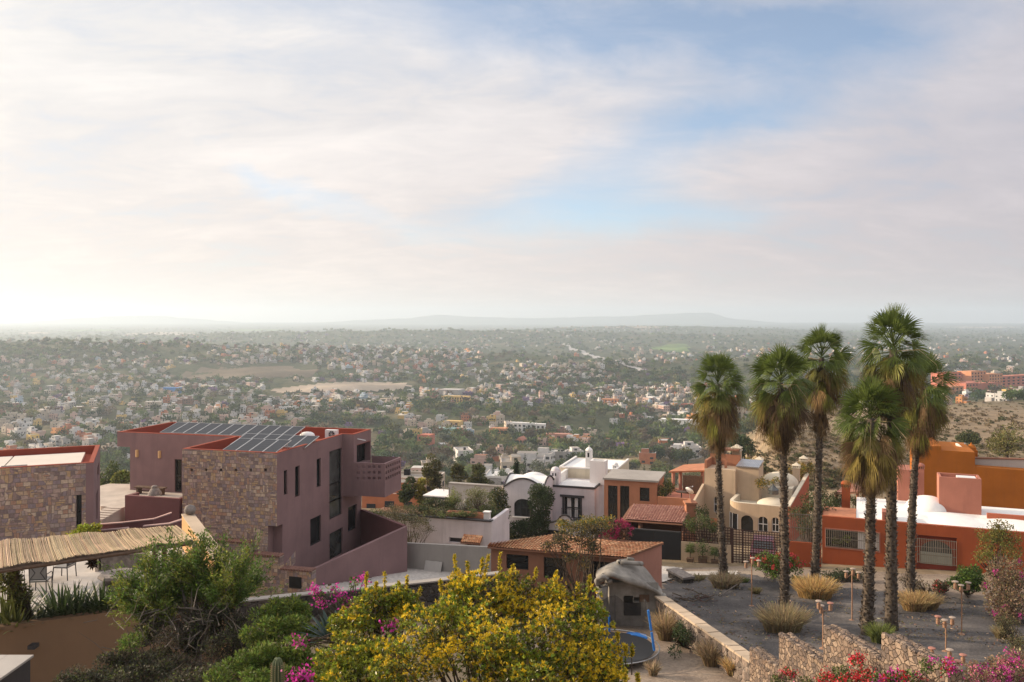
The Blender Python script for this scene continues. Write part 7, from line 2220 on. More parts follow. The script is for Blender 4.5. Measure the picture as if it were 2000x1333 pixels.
def clumps(bl, r, k=11, f=.40, mn=.4):
    """break each large blob into smaller branch clusters near its skin, with gaps between"""
    out = []
    for c, q in bl:
        if q[0] < mn: out.append((c, q)); continue
        out.append((c, tuple(v * .55 for v in q)))
        for i in range(k):
            v = ball(1, r)[0]; v[2] = v[2] * .9 + .12; s = r.uniform(.55, .85); g = f * r.uniform(.6, 1.15)
            out.append((c + Vector((v[0] * q[0] * s, v[1] * q[1] * s, v[2] * q[2] * s)), tuple(u * g for u in q)))
    return out


def twigs(mb, root, targets, r, r0=.05, r1=.008):
    for t in targets:
        m = Vector(root).lerp(Vector(t), .5) + Vector(r.normal(0, .12, 3)) * (Vector(t) - Vector(root)).length * .5 + Vector((0, 0, .06))
        mb.tube([root, m, t], [r0, (r0 + r1) * .45, r1], 4)


def shrub(name, label, cat, base, pblobs, n, leaf, col, seed, grp=None, trunk=True, **kw):
    """pblobs: (px, py, Y, rx, rz) with radii in metres"""
    r = np.random.default_rng(seed); base = Vector(base)
    root = thing(name, label, cat, base, 0, grp)
    bl = [(P(a, b, Y) - base, (rx_, (rx_ + rz_) * .5, rz_)) for a, b, Y, rx_, rz_ in pblobs]
    V, Q, C, c = blob_leaves(bl if 'vine' in name else clumps(bl, r), n, leaf, col, r, **kw)
    link('foliage', np_mesh('foliage', V, Q, M['leaf'], C), root)
    if trunk:
        mb = MB(); tg = [c[i] for i in r.choice(len(c), min(len(c), 14 + 3 * len(bl)), replace=False)]; twigs(mb, (0, 0, -.1), tg, r, .05, .01); mb.build('branches', M['bark'], root)
    return root


# yellow-green bushes in the middle foreground
YEL, YGR = (.64, .47, .028), (.20, .235, .026)
def yellow_bush(label, blobs, sprigs, n, seed, ybias, gbase):
    r = np.random.default_rng(seed); base = Vector(gbase)
    root = thing('yellow_bush', label, 'bush', base, 0, 'yellow-green bushes in the foreground')
    bl = [(P(a, b, Y) - base, (rx_, (rx_ + rz_) * .5, rz_)) for a, b, Y, rx_, rz_ in blobs]
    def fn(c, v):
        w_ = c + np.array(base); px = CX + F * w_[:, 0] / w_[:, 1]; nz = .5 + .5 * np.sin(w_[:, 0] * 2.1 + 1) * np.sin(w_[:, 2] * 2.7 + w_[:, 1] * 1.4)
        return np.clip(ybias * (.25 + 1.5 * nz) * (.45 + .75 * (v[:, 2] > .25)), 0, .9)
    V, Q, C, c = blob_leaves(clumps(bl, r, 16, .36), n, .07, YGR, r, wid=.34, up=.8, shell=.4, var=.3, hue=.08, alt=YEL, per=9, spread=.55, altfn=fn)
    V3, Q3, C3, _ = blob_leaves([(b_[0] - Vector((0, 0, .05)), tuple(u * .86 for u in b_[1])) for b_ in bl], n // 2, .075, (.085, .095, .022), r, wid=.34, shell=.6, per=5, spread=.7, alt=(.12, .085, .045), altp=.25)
    vs, qs, cs, o_ = [V, V3], [Q, Q3 + len(V)], [C, C3], len(V) + len(V3)
    mb = MB()
    for px, py, Y, L in sprigs:      # shoots standing clear of the crown
        tip = P(px, py, Y) - base; n_ = 34; t = r.random(n_) ** .7; low = tip + Vector((r.normal(0, .06), r.normal(0, .06), -L))
        cc = np.array(low)[None] + (np.array(tip) - np.array(low))[None] * t[:, None]; cc = np.repeat(cc, 4, 0)
        d = r.normal(0, .6, (len(cc), 3)) + (0, 0, .75); V2, Q2 = leaves(cc, d, .07, .026, r); y_ = r.random(len(cc)) < .75
        C2 = np.where(y_[:, None], np.array((.56, .42, .03)), np.array(YGR)) * np.exp(r.normal(0, .2, (len(cc), 1)))
        vs.append(V2); qs.append(Q2 + o_); cs.append(np.repeat(C2, 4, 0)); o_ += len(V2); mb.tube([low + Vector((0, 0, -.3)), low, tip], [.012, .009, .004], 4)
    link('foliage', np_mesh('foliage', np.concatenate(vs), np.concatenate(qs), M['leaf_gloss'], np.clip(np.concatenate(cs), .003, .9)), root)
    tg = [c[i] for i in r.choice(len(c), 90, replace=False)]; twigs(mb, (0, 0, -.2), tg, r, .06, .008); mb.build('branches', M['bark'], root)


M['leaf_gloss'] = leafmat('waxy_leaf_surface', .32, rough=.38, spec=.45)
yellow_bush('large yellow-tipped bush filling the middle foreground', [(930, 1190, 17, .85, .75), (1030, 1180, 17.2, .95, .75), (1120, 1200, 17, .7, .75), (850, 1250, 16, .9, .75), (960, 1270, 15.5, 1.0, .8), (1080, 1280, 15.6, 1.0, .85), (1150, 1290, 16, .75, .8), (780, 1310, 15, .7, .6), (1010, 1345, 14.6, 1.1, .6), (1180, 1330, 15.2, .5, .45), (905, 1150, 17.2, .5, .4), (1000, 1145, 17.4, .5, .35)],
            [(888, 1086, 17.2, .5), (954, 1086, 17.3, .45), (977, 1081, 17.3, .5), (943, 1093, 17.2, .3), (912, 1099, 17.1, .3), (1003, 1106, 17.3, .35), (1048, 1112, 17.3, .35), (1087, 1118, 17.2, .3), (1152, 1127, 17, .35), (1128, 1140, 17, .4), (1235, 1262, 15.8, .25), (1222, 1262, 15.7, .2), (1206, 1236, 16, .35), (860, 1135, 17, .3), (1245, 1318, 14.8, .25), (1222, 1310, 14.6, .4), (1148, 1205, 16.8, .4)], 9000, 51, .62, (.3, 15.8, -9.2))
yellow_bush('smaller greener bush left of the large yellow bush', [(735, 1205, 18, .85, .6), (690, 1240, 17.6, .6, .6), (770, 1180, 18.2, .6, .4), (720, 1280, 16.6, .9, .6), (660, 1310, 16.2, .55, .5), (700, 1350, 15.6, .9, .5)],
            [(751, 1119, 18.2, .45), (717, 1120, 18.2, .4), (795, 1127, 18.4, .3), (778, 1138, 18.3, .3), (735, 1140, 18, .3), (822, 1150, 18.3, .35), (669, 1186, 17.8, .3)], 4600, 52, .2, (-2.9, 17.0, -9.6))

# thorn tree on the left: feathery crown over grey bare twigs
def thorn_tree():
    r = np.random.default_rng(61); base = Vector((-8.0, 21.5, -12.2))
    root = thing('thorn_tree', 'feathery green thorn tree with tangled grey lower branches by the terrace', 'tree', base)
    mb = MB(); tw = MB(); tips = []
    trunk_top = P(385, 1262, 21.8) - base
    mb.tube([(0, 0, -.3), trunk_top * .5 + Vector((.1, 0, 0)), trunk_top], [.16, .13, .11], 8)
    limbs = [(300, 1120), (340, 1085), (390, 1075), (430, 1100), (470, 1120), (500, 1135), (260, 1140), (350, 1130), (420, 1150), (470, 1165), (290, 1165), (245, 1165), (380, 1110), (320, 1150)]
    for px, py in limbs:
        e = P(px, py, 21.8 + r.normal(0, .7)) - base; m = trunk_top.lerp(e, .5) + Vector(r.normal(0, .15, 3)); mb.tube([trunk_top, m, e], [.07, .045, .015], 5)
        for k in range(30):
            s = m.lerp(e, r.uniform(0, 1)); d = (e - trunk_top).normalized() * .5 + Vector(r.normal(0, .5, 3)) + Vector((0, 0, .45)); tips.append((s, s + d * r.uniform(.3, .75)))
    mb.build('trunk', M['bark_grey'], root)
    vs, qs, cs, o_ = [], [], [], 0
    for s, e in tips:
        tw.tube([s, s.lerp(e, .5) + Vector(r.normal(0, .03, 3)), e], [.01, .007, .003], 3)
        n = 95; t = r.random(n); c = np.array(s)[None] + (np.array(e) - np.array(s))[None] * t[:, None] + r.normal(0, .06, (n, 3)); d = np.array((e - s).normalized())[None] * .8 + r.normal(0, .5, (n, 3))
        V, Q = leaves(c, d, .10, .03, r); q = r.random() < .25; C = tone((.18, .21, .04) if q else (.09, .145, .03), n, r, .3, .08); vs.append(V); qs.append(Q + o_); cs.append(C); o_ += len(V)
    link('crown', np_mesh('thorn_crown', np.concatenate(vs), np.concatenate(qs), M['leaf'], np.concatenate(cs)), root)
    for k in range(330):      # bare tangle lower down
        px, py = r.normal(375, 72), r.uniform(1185, 1370); s = P(px, py, 21 + r.normal(0, .7)) - base; e = s + Vector(r.normal(0, .42, 3)) + Vector((0, 0, .1)); tw.tube([s, s.lerp(e, .5) + Vector(r.normal(0, .08, 3)), e], [.012, .008, .003], 3)
    tw.build('bare_sprays', M['twig'], root)
    bl = [(P(a, b, Y) - base, q) for a, b, Y, q in ((330, 1250, 20.6, .35), (250, 1260, 21, .28), (460, 1230, 20.8, .4), (380, 1200, 21.5, .45), (300, 1210, 21.5, .35), (430, 1290, 20.2, .45), (350, 1320, 19.8, .5), (250, 1300, 20.5, .3), (200, 1330, 20, .35), (150, 1325, 20, .3), (480, 1320, 19.8, .4), (410, 1345, 19.2, .5))]
    V, Q, C, _ = blob_leaves(bl, 17000, .06, (.10, .088, .062), r, wid=.4, shell=.4, var=.35); link('dry_leaves', np_mesh('dry_leaves', V, Q, M['dead'], C), root)
    return root


M['twig'] = plain('grey_twig', (.115, .098, .085), .95, var=.35, sc=9)
thorn_tree()
shrub('feathery_bush', 'feathery green bush right of the thorn tree', 'bush', (-5.2, 20, -12), [(560, 1200, 20.5, .55, .45), (520, 1230, 20, .6, .5), (590, 1240, 20, .55, .5), (555, 1290, 19, .7, .5), (610, 1300, 18.6, .55, .45), (500, 1290, 19, .5, .4), (640, 1335, 18, .5, .4), (560, 1345, 18, .8, .4)], 13000, .10, (.12, .175, .035), 62, wid=.3, up=.6, shell=.45, spread=.5, per=2, alt=(.20, .235, .045), altp=.22)
shrub('feathery_bush', 'bright green sprays low at the foot of the thorn tree', 'bush', (-6.4, 18.4, -12), [(430, 1325, 18, .35, .25), (480, 1300, 18.2, .4, .3), (500, 1340, 17.6, .5, .3), (255, 1255, 20.2, .3, .2)], 2600, .09, (.12, .175, .035), 63, wid=.3, up=.6, spread=.5, per=2)
shrub('dark_shrub', 'dark shady undergrowth at the bottom left', 'shrub', (-9, 18.5, -12.5), [(280, 1330, 19.5, .9, .5), (150, 1345, 19, .6, .35), (400, 1345, 18.5, 1.0, .5), (320, 1285, 20.4, .8, .5), (460, 1265, 20.3, .7, .5), (390, 1240, 21, .8, .5), (235, 1300, 20, .6, .4), (300, 1235, 21.3, .6, .4), (430, 1215, 21, .7, .4), (190, 1345, 19.5, .7, .4)], 20000, .075, (.06, .058, .04), 64, wid=.4, spread=.8, alt=(.10, .13, .035), altp=.15, per=2)
# blue-green agave and magenta flowers by the dark wall
def spiky(name, label, cat, base, nb, L, w_, col, seed, grp=None, up=.9, spreadr=.15, curve=.25):
    r = np.random.default_rng(seed); V, Q, C = [], [], []
    for i in range(nb):
        a = i * 2.39996; q = (i / nb) ** .7; el = R(88 - q * 62 / up); o = np.array((math.cos(a) * q * spreadr, math.sin(a) * q * spreadr, 0)); l = L * r.uniform(.7, 1.1)
        d = np.array((math.cos(a) * math.cos(el), math.sin(a) * math.cos(el), math.sin(el))); s = np.array((-math.sin(a), math.cos(a), 0)); b = len(V)
        for t, ww in ((0, .7), (.35, 1), (.75, .6), (1, .06)):
            p = o + d * l * t + np.array((math.cos(a), math.sin(a), -.6)) * curve * l * t * t * q; V += [tuple(p - s * w_ * ww / 2), tuple(p + s * w_ * ww / 2)]
        cc = np.array(col) * math.exp(r.normal(0, .25)); C += [cc] * 8; Q += [(b, b + 1, b + 3, b + 2), (b + 2, b + 3, b + 5, b + 4), (b + 4, b + 5, b + 7, b + 6)]
    o = link(name, np_mesh(name, V, Q, M['leaf_gloss'], np.clip(C, .003, .9)), None, base); return tag(o, label, cat, grp)


spiky('agave', 'blue-green agave rosette below the magenta flowers', 'agave', P(648, 1250, 19.6), 46, .75, .1, (.05, .085, .07), 71)
GZ = TZ + .0
r = np.random.default_rng(72)
for i, (px, Y, L, nb, col, lb) in enumerate(((118, 26.3, 1.15, 60, (.06, .095, .035), 'spiky upright plant in front of the metal patio chair'), (150, 26.4, 1.05, 55, (.055, .085, .035), 'spiky upright plant right of the metal patio chair'), (200, 26.6, 1.1, 60, (.055, .09, .03), 'spiky upright plant below the star lantern'), (235, 26.8, 1.0, 55, (.05, .08, .03), 'spiky upright plant nearest the thorn tree'), (172, 26.5, .7, 40, (.06, .09, .035), 'short spiky plant between the taller ones'), (30, 25.5, 1.25, 46, (.12, .14, .04), 'broad yellowish spiky plant at the left end of the terrace'), (8, 25.6, 1.3, 46, (.10, .12, .035), 'tall spiky plant touching the left edge'), (78, 25.9, .6, 30, (.075, .095, .05), 'small grey spiky plant at the wall edge'), (98, 26.0, .65, 30, (.07, .09, .045), 'small spiky plant left of the upright row'))):
    x = (px - CX) / F * Y; spiky('spiky_plant', lb, 'plant', (x, Y, TZ - .05), nb, L, .085, col, 80 + i, 'spiky plants along the terrace edge', 1.5 if i < 5 else 1.0, .38)
shrub('terrace_plant', 'leafy yellow-green plant at the left terrace post', 'plant', (-14.6, 25.9, TZ), [(18, 1130, 25.8, .35, .45), (40, 1165, 25.7, .3, .35)], 700, .13, (.12, .13, .035), 90, wid=.4, per=2)
shrub('terrace_plant', 'bright lime plant above the cane roof in front of the stone house', 'plant', (P(165, 1085, 33).x, 33, -9.3), [(158, 1040, 33, .45, .25), (178, 1036, 33, .4, .22), (145, 1046, 33, .3, .15)], 900, .12, (.26, .28, .03), 91, wid=.45, per=2)


def bougainvillea(label, base, pblobs, n, flower, seed, leafc=(.10, .125, .035), fp=.5, grp='bougainvillea bushes', leaf=.08, alt2=None):
    r = np.random.default_rng(seed); base = Vector(base); root = thing('bougainvillea', label, 'bush', base, 0, grp)
    bl = [(P(a, b, Y) - base, (q, q, q * .8)) for a, b, Y, q in pblobs]
    V, Q, C, c = blob_leaves(bl, int(n * (1 - fp)), leaf, leafc, r, wid=.55, spread=.9, per=2, var=.35); link('foliage', np_mesh('foliage', V, Q, M['leaf'], C), root)
    k = max(8, int(n * fp / 26)); B = np.array([tuple(b[0]) for b in bl]); Rr = np.array([b[1] for b in bl]); i = r.integers(0, len(bl), k); v = ball(k, r); v[:, 2] = np.abs(v[:, 2]) * .9 + .05; v[:, 1] = -np.abs(v[:, 1])
    cen = B[i] + v * Rr[i]
    cc = np.repeat(cen, 26, 0) + r.normal(0, .075, (k * 26, 3)); V, Q = leaves(cc, r.normal(size=(len(cc), 3)), leaf * .75, leaf * .6, r); pick = np.repeat(r.random(k) < .5, 26)
    fc = np.where(pick[:, None], np.array(flower), np.array(alt2 if alt2 else flower)) * np.exp(r.normal(0, .22, (len(cc), 1)))
    link('blossoms', np_mesh('blossoms', V, Q, M['leaf'], np.repeat(np.clip(fc, .003, .95), 4, 0)), root)
    mb = MB(); twigs(mb, (0, 0, 0), [c[j] for j in r.choice(len(c), 40, replace=False)], r, .03, .006); mb.build('branches', M['bark'], root)


MAG, RED, PNK = (.50, .04, .30), (.47, .025, .04), (.55, .17, .24)
bougainvillea('magenta sprigs on thin stems in front of the dark stone wall', P(690, 1260, 19.5), [(622, 1158, 19.5, .14), (648, 1155, 19.5, .16), (690, 1140, 19.4, .14), (712, 1134, 19.3, .1), (628, 1178, 19.5, .12), (668, 1170, 19.4, .15), (676, 1190, 19.3, .15), (592, 1256, 18.2, .14), (760, 1222, 17.2, .1)], 620, MAG, 101, fp=.72)
bougainvillea('magenta sprig beside the columnar cactus', P(590, 1345, 15.5), [(590, 1325, 15.5, .16)], 130, MAG, 102, fp=.7)
bougainvillea('red flowering bush below the second zigzag tooth', P(1560, 1360, 25.5), [(1540, 1318, 26.5, .22), (1520, 1330, 26.5, .25), (1575, 1340, 26, .3)], 700, RED, 103, fp=.35, alt2=PNK)
bougainvillea('bright red flowering bush at the middle of the zigzag wall', P(1650, 1360, 25), [(1675, 1290, 24.6, .2), (1645, 1316, 24.6, .28), (1690, 1325, 24.2, .3), (1612, 1328, 24.8, .25), (1655, 1342, 24.2, .4)], 1700, RED, 104, fp=.5, alt2=(.66, .04, .07))
bougainvillea('red and magenta flowers right of the bright red bush', P(1760, 1360, 22.5), [(1745, 1330, 22.8, .3), (1775, 1328, 22.5, .3), (1722, 1335, 23, .3), (1810, 1302, 21.6, .2), (1850, 1304, 21.2, .18)], 1500, RED, 105, fp=.45, alt2=MAG)
bougainvillea('magenta bougainvillea in the lower right corner', P(1930, 1370, 24), [(1905, 1315, 24.5, .4), (1950, 1305, 24.4, .4), (1992, 1290, 24.2, .4), (1870, 1330, 24.3, .35), (1930, 1340, 23.8, .5), (1985, 1335, 23.6, .5), (1835, 1340, 24.2, .35), (1965, 1325, 24, .5)], 4600, MAG, 106, (.24, .17, .11), fp=.24, alt2=PNK)
bougainvillea('red and green bougainvillea behind the left garden lamp', G(1512, 1122), [(1500, 1098, 50.5, .75), (1530, 1100, 50.5, .8), (1548, 1105, 50.4, .7), (1482, 1100, 50.3, .5), (1515, 1108, 50, .8)], 2300, (.50, .05, .06), 107, (.10, .15, .03), .28, leaf=.13)
bougainvillea('dark pink bush between white house and garage', P(1200, 1075, 61), [(1205, 1032, 61, .8), (1215, 1040, 60.5, .8), (1190, 1050, 60.5, .7)], 1800, (.45, .04, .13), 108, (.13, .07, .045), .5, leaf=.14)
bougainvillea('dry pinkish bush with magenta sprays at the right edge', G(1975, 1215), [(1970, 1120, 43.5, 1.0), (1990, 1150, 43, 1.1), (1945, 1150, 43.2, .7), (1985, 1185, 42, 1.0), (1950, 1180, 42.5, .7), (1965, 1205, 41.5, .6)], 4200, (.46, .05, .25), 109, (.20, .145, .09), .06, leaf=.12)

# columnar cactus
q = P(542, 1284, 16.2); ca = thing('columnar_cactus', 'ribbed columnar cactus at the bottom edge', 'cactus', (q.x, q.y, q.z - 2.4))
V, Q, C = [], [], []
nr = 22; prof = [(.115, 0), (.12, 1.2), (.122, 2.0), (.115, 2.2), (.095, 2.31), (.06, 2.375), (.015, 2.4)]
for rr, z in prof:
    for k in range(nr):
        a = 2 * math.pi * k / nr; q_ = rr * (1.0 if k % 2 == 0 else .74); V.append((q_ * math.cos(a), q_ * math.sin(a), z)); C.append((.17, .20, .11) if k % 2 == 0 else (.05, .075, .04))
for i in range(len(prof) - 1):
    for k in range(nr): Q.append((i * nr + k, i * nr + (k + 1) % nr, (i + 1) * nr + (k + 1) % nr, (i + 1) * nr + k))
link('stem', np_mesh('stem', V, Q, leafmat('cactus_skin', 0), C), ca)
mb = MB()
for z in np.arange(1.6, 2.3, .035):
    for k in range(0, nr, 2):
        a = 2 * math.pi * k / nr; mb.obox((.118 * math.cos(a), .118 * math.sin(a), float(z)), (math.cos(a), math.sin(a), .2), (-math.sin(a), math.cos(a), 0), (0, 0, 1), .02, .003, .006)
sp2 = mb.build('spines', M['stalk'], ca)

# shrubs along the street and round the houses
shrub('round_bush', 'round clipped green bush behind the right garden lamp', 'bush', G(1888, 1160), [(1888, 1128, 46.5, .95, .85), (1875, 1140, 46.2, .6, .6), (1905, 1138, 46.2, .6, .7)], 5000, .13, (.095, .15, .03), 111, wid=.5, shell=.25)
shrub('dark_bush', 'low dark green shrub against the orange wall', 'bush', G(1640, 1140), [(1630, 1126, 53, .9, .4), (1655, 1124, 53, .8, .45), (1675, 1128, 52.5, .6, .3)], 2200, .14, (.05, .065, .03), 112, wid=.45)
shrub('street_tree', 'airy yellow-green young tree in front of the orange wall at right', 'tree', G(1945, 1130), [(1935, 1055, 50, 1.1, .8), (1960, 1045, 50, 1.0, .8), (1925, 1085, 49.5, .9, .7), (1975, 1075, 49.5, 1.0, .9), (1945, 1035, 50, .5, .6)], 3800, .13, (.17, .16, .04), 113, wid=.45, shell=.6)
shrub('dry_bush', 'sparse brown weeds at the foot of the right palms', 'bush', G(1810, 1160), [(1805, 1148, 48, .8, .45), (1785, 1140, 49, .5, .5), (1765, 1135, 49, .5, .4)], 900, .12, (.15, .115, .07), 114, wid=.35)
shrub('green_bush', 'dark green weeds at the foot of the rubble wall beside the trampoline', 'bush', G(1335, 1258), [(1330, 1235, 37, .4, .45), (1340, 1245, 36.5, .3, .3), (1318, 1272, 35.5, .3, .25)], 1100, .11, (.05, .075, .03), 115, wid=.4)
shrub('rose_bush', 'small red flowered bush left of the round green bush', 'bush', G(1840, 1155), [(1840, 1146, 47, .5, .35), (1832, 1150, 47, .3, .3)], 900, .11, (.10, .085, .04), 116, alt=(.5, .04, .06), altp=.12)
shrub('edge_bush', 'ragged olive weeds at the right edge of the gravel', 'bush', G(1985, 1260), [(1975, 1225, 38, .6, .5), (1995, 1260, 35, .7, .4), (1960, 1218, 39, .5, .4)], 1600, .1, (.12, .11, .05), 117, wid=.35)
shrub('tiled_house_tree', 'twisted tree with ragged dry crown leaning over the tiled roof', 'tree', (P(1138, 1180, 43.8).x, 43.8, -15.3), [(1105, 1058, 43.5, .8, .55), (1135, 1045, 44, .9, .6), (1165, 1035, 44.2, .75, .45), (1150, 1070, 43.5, .7, .5), (1115, 1085, 43, .55, .4), (1070, 1068, 43.5, .4, .3), (1140, 1100, 42.8, .35, .5)], 4600, .12, (.075, .065, .036), 118, wid=.4, shell=.7, alt=(.30, .20, .03), altp=.1)
shrub('yellow_flower_tree', 'olive tree with yellow flowers behind the tiled roof', 'tree', (P(1150, 1075, 60).x, 60, -17.4), [(1140, 1025, 60, 1.3, .7), (1170, 1022, 60, 1.3, .7), (1110, 1030, 60, .9, .6)], 3200, .15, (.14, .14, .045), 119, shell=.6, alt=(.48, .30, .02), altp=.14)
shrub('bare_tree', 'thin half-bare tree beside the mauve ramp wall', 'tree', (P(800, 1085, 62).x, 62, -17.6), [(790, 1010, 62, 1.5, .9), (770, 1000, 62, 1.0, .7), (820, 1030, 62, 1.3, .7), (800, 1050, 61.5, 1.5, .5), (760, 1030, 62, .8, .6)], 3400, .12, (.13, .115, .065), 120, wid=.35, shell=.85)
GRP = 'climbers and shrubs on the white house'
shrub('climbing_vine', 'dense dark vine left of the arched window', 'vine', fw.w((xv - .6, fw.Yc(972, xv - .6, 1040), .4)), [(972, 972, 76.5, .9, .9), (975, 1000, 76.4, 1.0, 1.1), (968, 1030, 76.2, 1.1, 1.0), (985, 1050, 75.8, 1.2, .6), (950, 1035, 76, .8, .6), (960, 1015, 75.5, 1.0, .8), (975, 1045, 75, 1.5, .7)], 12000, .18, (.052, .066, .028), 121, GRP, alt=(.18, .15, .04), altp=.12, shell=.4)
shrub('climbing_vine', 'dark vine climbing between arched window and framed window', 'vine', fw.w((xv - .6, fw.Yc(1055, xv - .6, 1040), .4)), [(1050, 960, 76.5, .8, .7), (1055, 985, 76.3, 1.1, 1.2), (1068, 970, 77.5, .7, .9), (1040, 1030, 76, 1.5, .8), (1015, 1035, 76, 1.4, .8), (1055, 1015, 76, .9, .8)], 11000, .18, (.048, .066, .026), 122, GRP, shell=.4)
shrub('garden_shrub', 'feathery pale green shrub against the grey wall', 'shrub', fg.w((2.6, fg.Yc(935, 2.6, 1000), gz0)), [(930, 975, 70, 1.3, 1.0), (945, 985, 70, 1.1, .9), (920, 990, 70, .9, .8)], 4200, .14, (.15, .155, .06), 123, GRP, wid=.3)
shrub('garden_shrub', 'light green bamboo-like shrub left of the white parasol', 'shrub', fg.w((3.2, fg.Yc(886, 3.2, 1000), gz0)), [(886, 975, 70.5, .6, 1.1), (880, 990, 70.5, .8, .6)], 2400, .15, (.17, .19, .06), 124, GRP, wid=.3)
shrub('garden_shrub', 'row of low mixed plants along the white terrace wall', 'shrub', fg.w((1, fg.Yc(800, 1, 1005), gz0 - .6)), [(p_, 1002 + 3 * (p_ % 7), 67.2, .8, .35) for p_ in range(735, 870, 15)] + [(p_, 996, 69.5, .8, .35) for p_ in range(780, 960, 18)], 5000, .12, (.11, .125, .05), 140, GRP, alt=(.3, .2, .1), altp=.1)
shrub('planter_plants', 'mixed low plants in the red planter box', 'plants', fg.w((.8, fg.Yc(910, .8, 1005), gz0)), [(885, 1005, 66.4, .5, .25), (905, 1003, 66.4, .6, .3), (925, 1003, 66.4, .6, .3), (865, 1006, 66.4, .5, .3)], 1800, .1, (.11, .14, .05), 125, GRP)
shrub('garden_shrub', 'green hedge at the right end of the white terrace wall', 'shrub', fg.w((2, .6, gz0 - .6)), [(952, 1004, 68.5, .9, .6), (972, 1010, 70, .9, .7), (940, 1000, 70, .9, .5)], 3200, .15, (.065, .08, .03), 141, GRP)
shrub('garden_shrub', 'dark hedge under the flat white canopy', 'shrub', fg.w((3.5, fg.Yc(845, 3.5, 990), gz0)), [(835, 985, 70, .9, .6), (860, 985, 70, .9, .6), (845, 998, 69, 1.2, .5), (815, 1000, 68, 1.0, .5)], 2800, .13, (.06, .075, .03), 126, GRP)
GRP2 = 'plants round the tan and orange houses'
shrub('patio_plants', 'potted greenery at the edge of the roof terrace', 'plants', fo.w((.2, fo.Yc(1300, .2, 960), tz)), [(1298, 960, 75.5, .7, .5), (1310, 955, 75.8, .6, .5), (1292, 965, 75.2, .4, .4), (1305, 945, 76.5, .4, .6)], 2000, .14, (.12, .13, .045), 127, GRP2, alt=(.4, .28, .03), altp=.06)
shrub('courtyard_shrub', 'leafy shrub behind the beige street wall', 'shrub', fst.w((1.2, SY(1375, 1.2), 0)), [(1375, 1022, 60, .8, .6), (1395, 1030, 60, .7, .5), (1350, 1025, 60.5, .5, .7), (1370, 1000, 63, .5, .7)], 2300, .13, (.085, .105, .035), 128, GRP2)
shrub('courtyard_shrub', 'tall dense shrub between the tan house and the bar fence', 'shrub', fst.w((2.0, SY(1582, 2.0), 0)), [(1585, 985, 62, 1.0, .9), (1560, 1000, 62, .8, .8), (1605, 1000, 62, .9, .8), (1575, 1025, 61, 1.2, .9), (1598, 965, 66, .8, .8)], 5200, .14, (.062, .08, .028), 129, GRP2, alt=(.3, .12, .04), altp=.04)
shrub('courtyard_shrub', 'green hedge behind the garden pavilion', 'shrub', fr_.w((1.5, 9, 0)), [(1640, 975, 72, 1.0, .7), (1672, 980, 71, 1.0, .6), (1625, 985, 71, .8, .6)], 2600, .15, (.07, .09, .03), 130, GRP2)
shrub('roof_plants', 'yellow and green plants on the tan house roof by the chimneys', 'plants', fa.w((9, 1.6, zc)), [(1555, 925, 79, .9, .9), (1570, 915, 80, .9, .9), (1490, 945, 73.5, .7, .6), (1515, 940, 72.5, .4, .4), (1465, 905, 78, .9, .5)], 3200, .15, (.13, .13, .035), 131, GRP2, alt=(.42, .25, .02), altp=.25)
shrub('strip_plants', 'potted plants inside the barred strip window', 'plants', fr_.w(((hA[0] + xm) / 2, .12, hA[2])), [(1655, 1052, 59.0, .32, .26), (1642, 1058, 59.2, .25, .2), (1630, 1056, 59.3, .2, .22)], 500, .1, (.16, .19, .05), 132, GRP2, trunk=False)

# litter of dry leaves and stones on the gravel
r = np.random.default_rng(301); n = 5200; px = r.uniform(1290, 2010, n); py = r.uniform(1128, 1320, n); pts = gp(px, py); lot = [tuple(q[:2]) for q in gp([p[0] for p in LOT], [p[1] for p in LOT])]; pts = np.array([p for p in pts if in_poly(p[0], p[1], lot)]); n = len(pts); cl = np.sin(pts[:, 0] * .9) * np.sin(pts[:, 1] * .7 + 1) > -.35; pts = pts[cl]; n = len(pts)
pts[:, 2] += .10; d = r.normal(size=(n, 3)) * (1, 1, .12); V, Q = leaves(pts, d, r.uniform(.06, .22, n), r.uniform(.03, .09, n), r)
tag(link('leaf_litter', np_mesh('leaf_litter', V, Q, M['straw'], tone((.20, .155, .105), n, r, .5, .12))), 'dry leaf litter strewn over the gravel', None, None, 'stuff')

# trees on the slope behind the houses
def mid_tree(name, label, px, py_base, py_top, w_px, Y, col, seed, kind='round', grp='trees just below the houses', n=2600, leaf=.30):
    r = np.random.default_rng(seed); base = P(px, py_base, Y); H = (py_base - py_top) / F * Y; rad = w_px / 2 / F * Y
    base = Vector((base.x, base.y, gz(base.x, base.y))); H = P(px, py_top, Y).z - base.z
    root = thing(name, label, 'tree', base, 0, grp)
    V, Q, C, cs = crown_arrays(r, rad, H * (.95 if kind == 'cypress' else .9), H * .06 if kind == 'cypress' else H * .15, n, leaf, col, kind, K=16, var=.3, hue=.08)
    link('crown', np_mesh('tree_crown', V, Q, M['leaf'], C), root)
    mb = MB(); mb.tube([(0, 0, -3), (.1, 0, H * .25), (0, .05, H * .6)], [rad * .11, rad * .08, rad * .03], 6); twigs(mb, (.05, 0, H * .3), [tuple(c) for c in cs[:8]], r, rad * .05, rad * .015); mb.build('trunk', M['bark'], root)


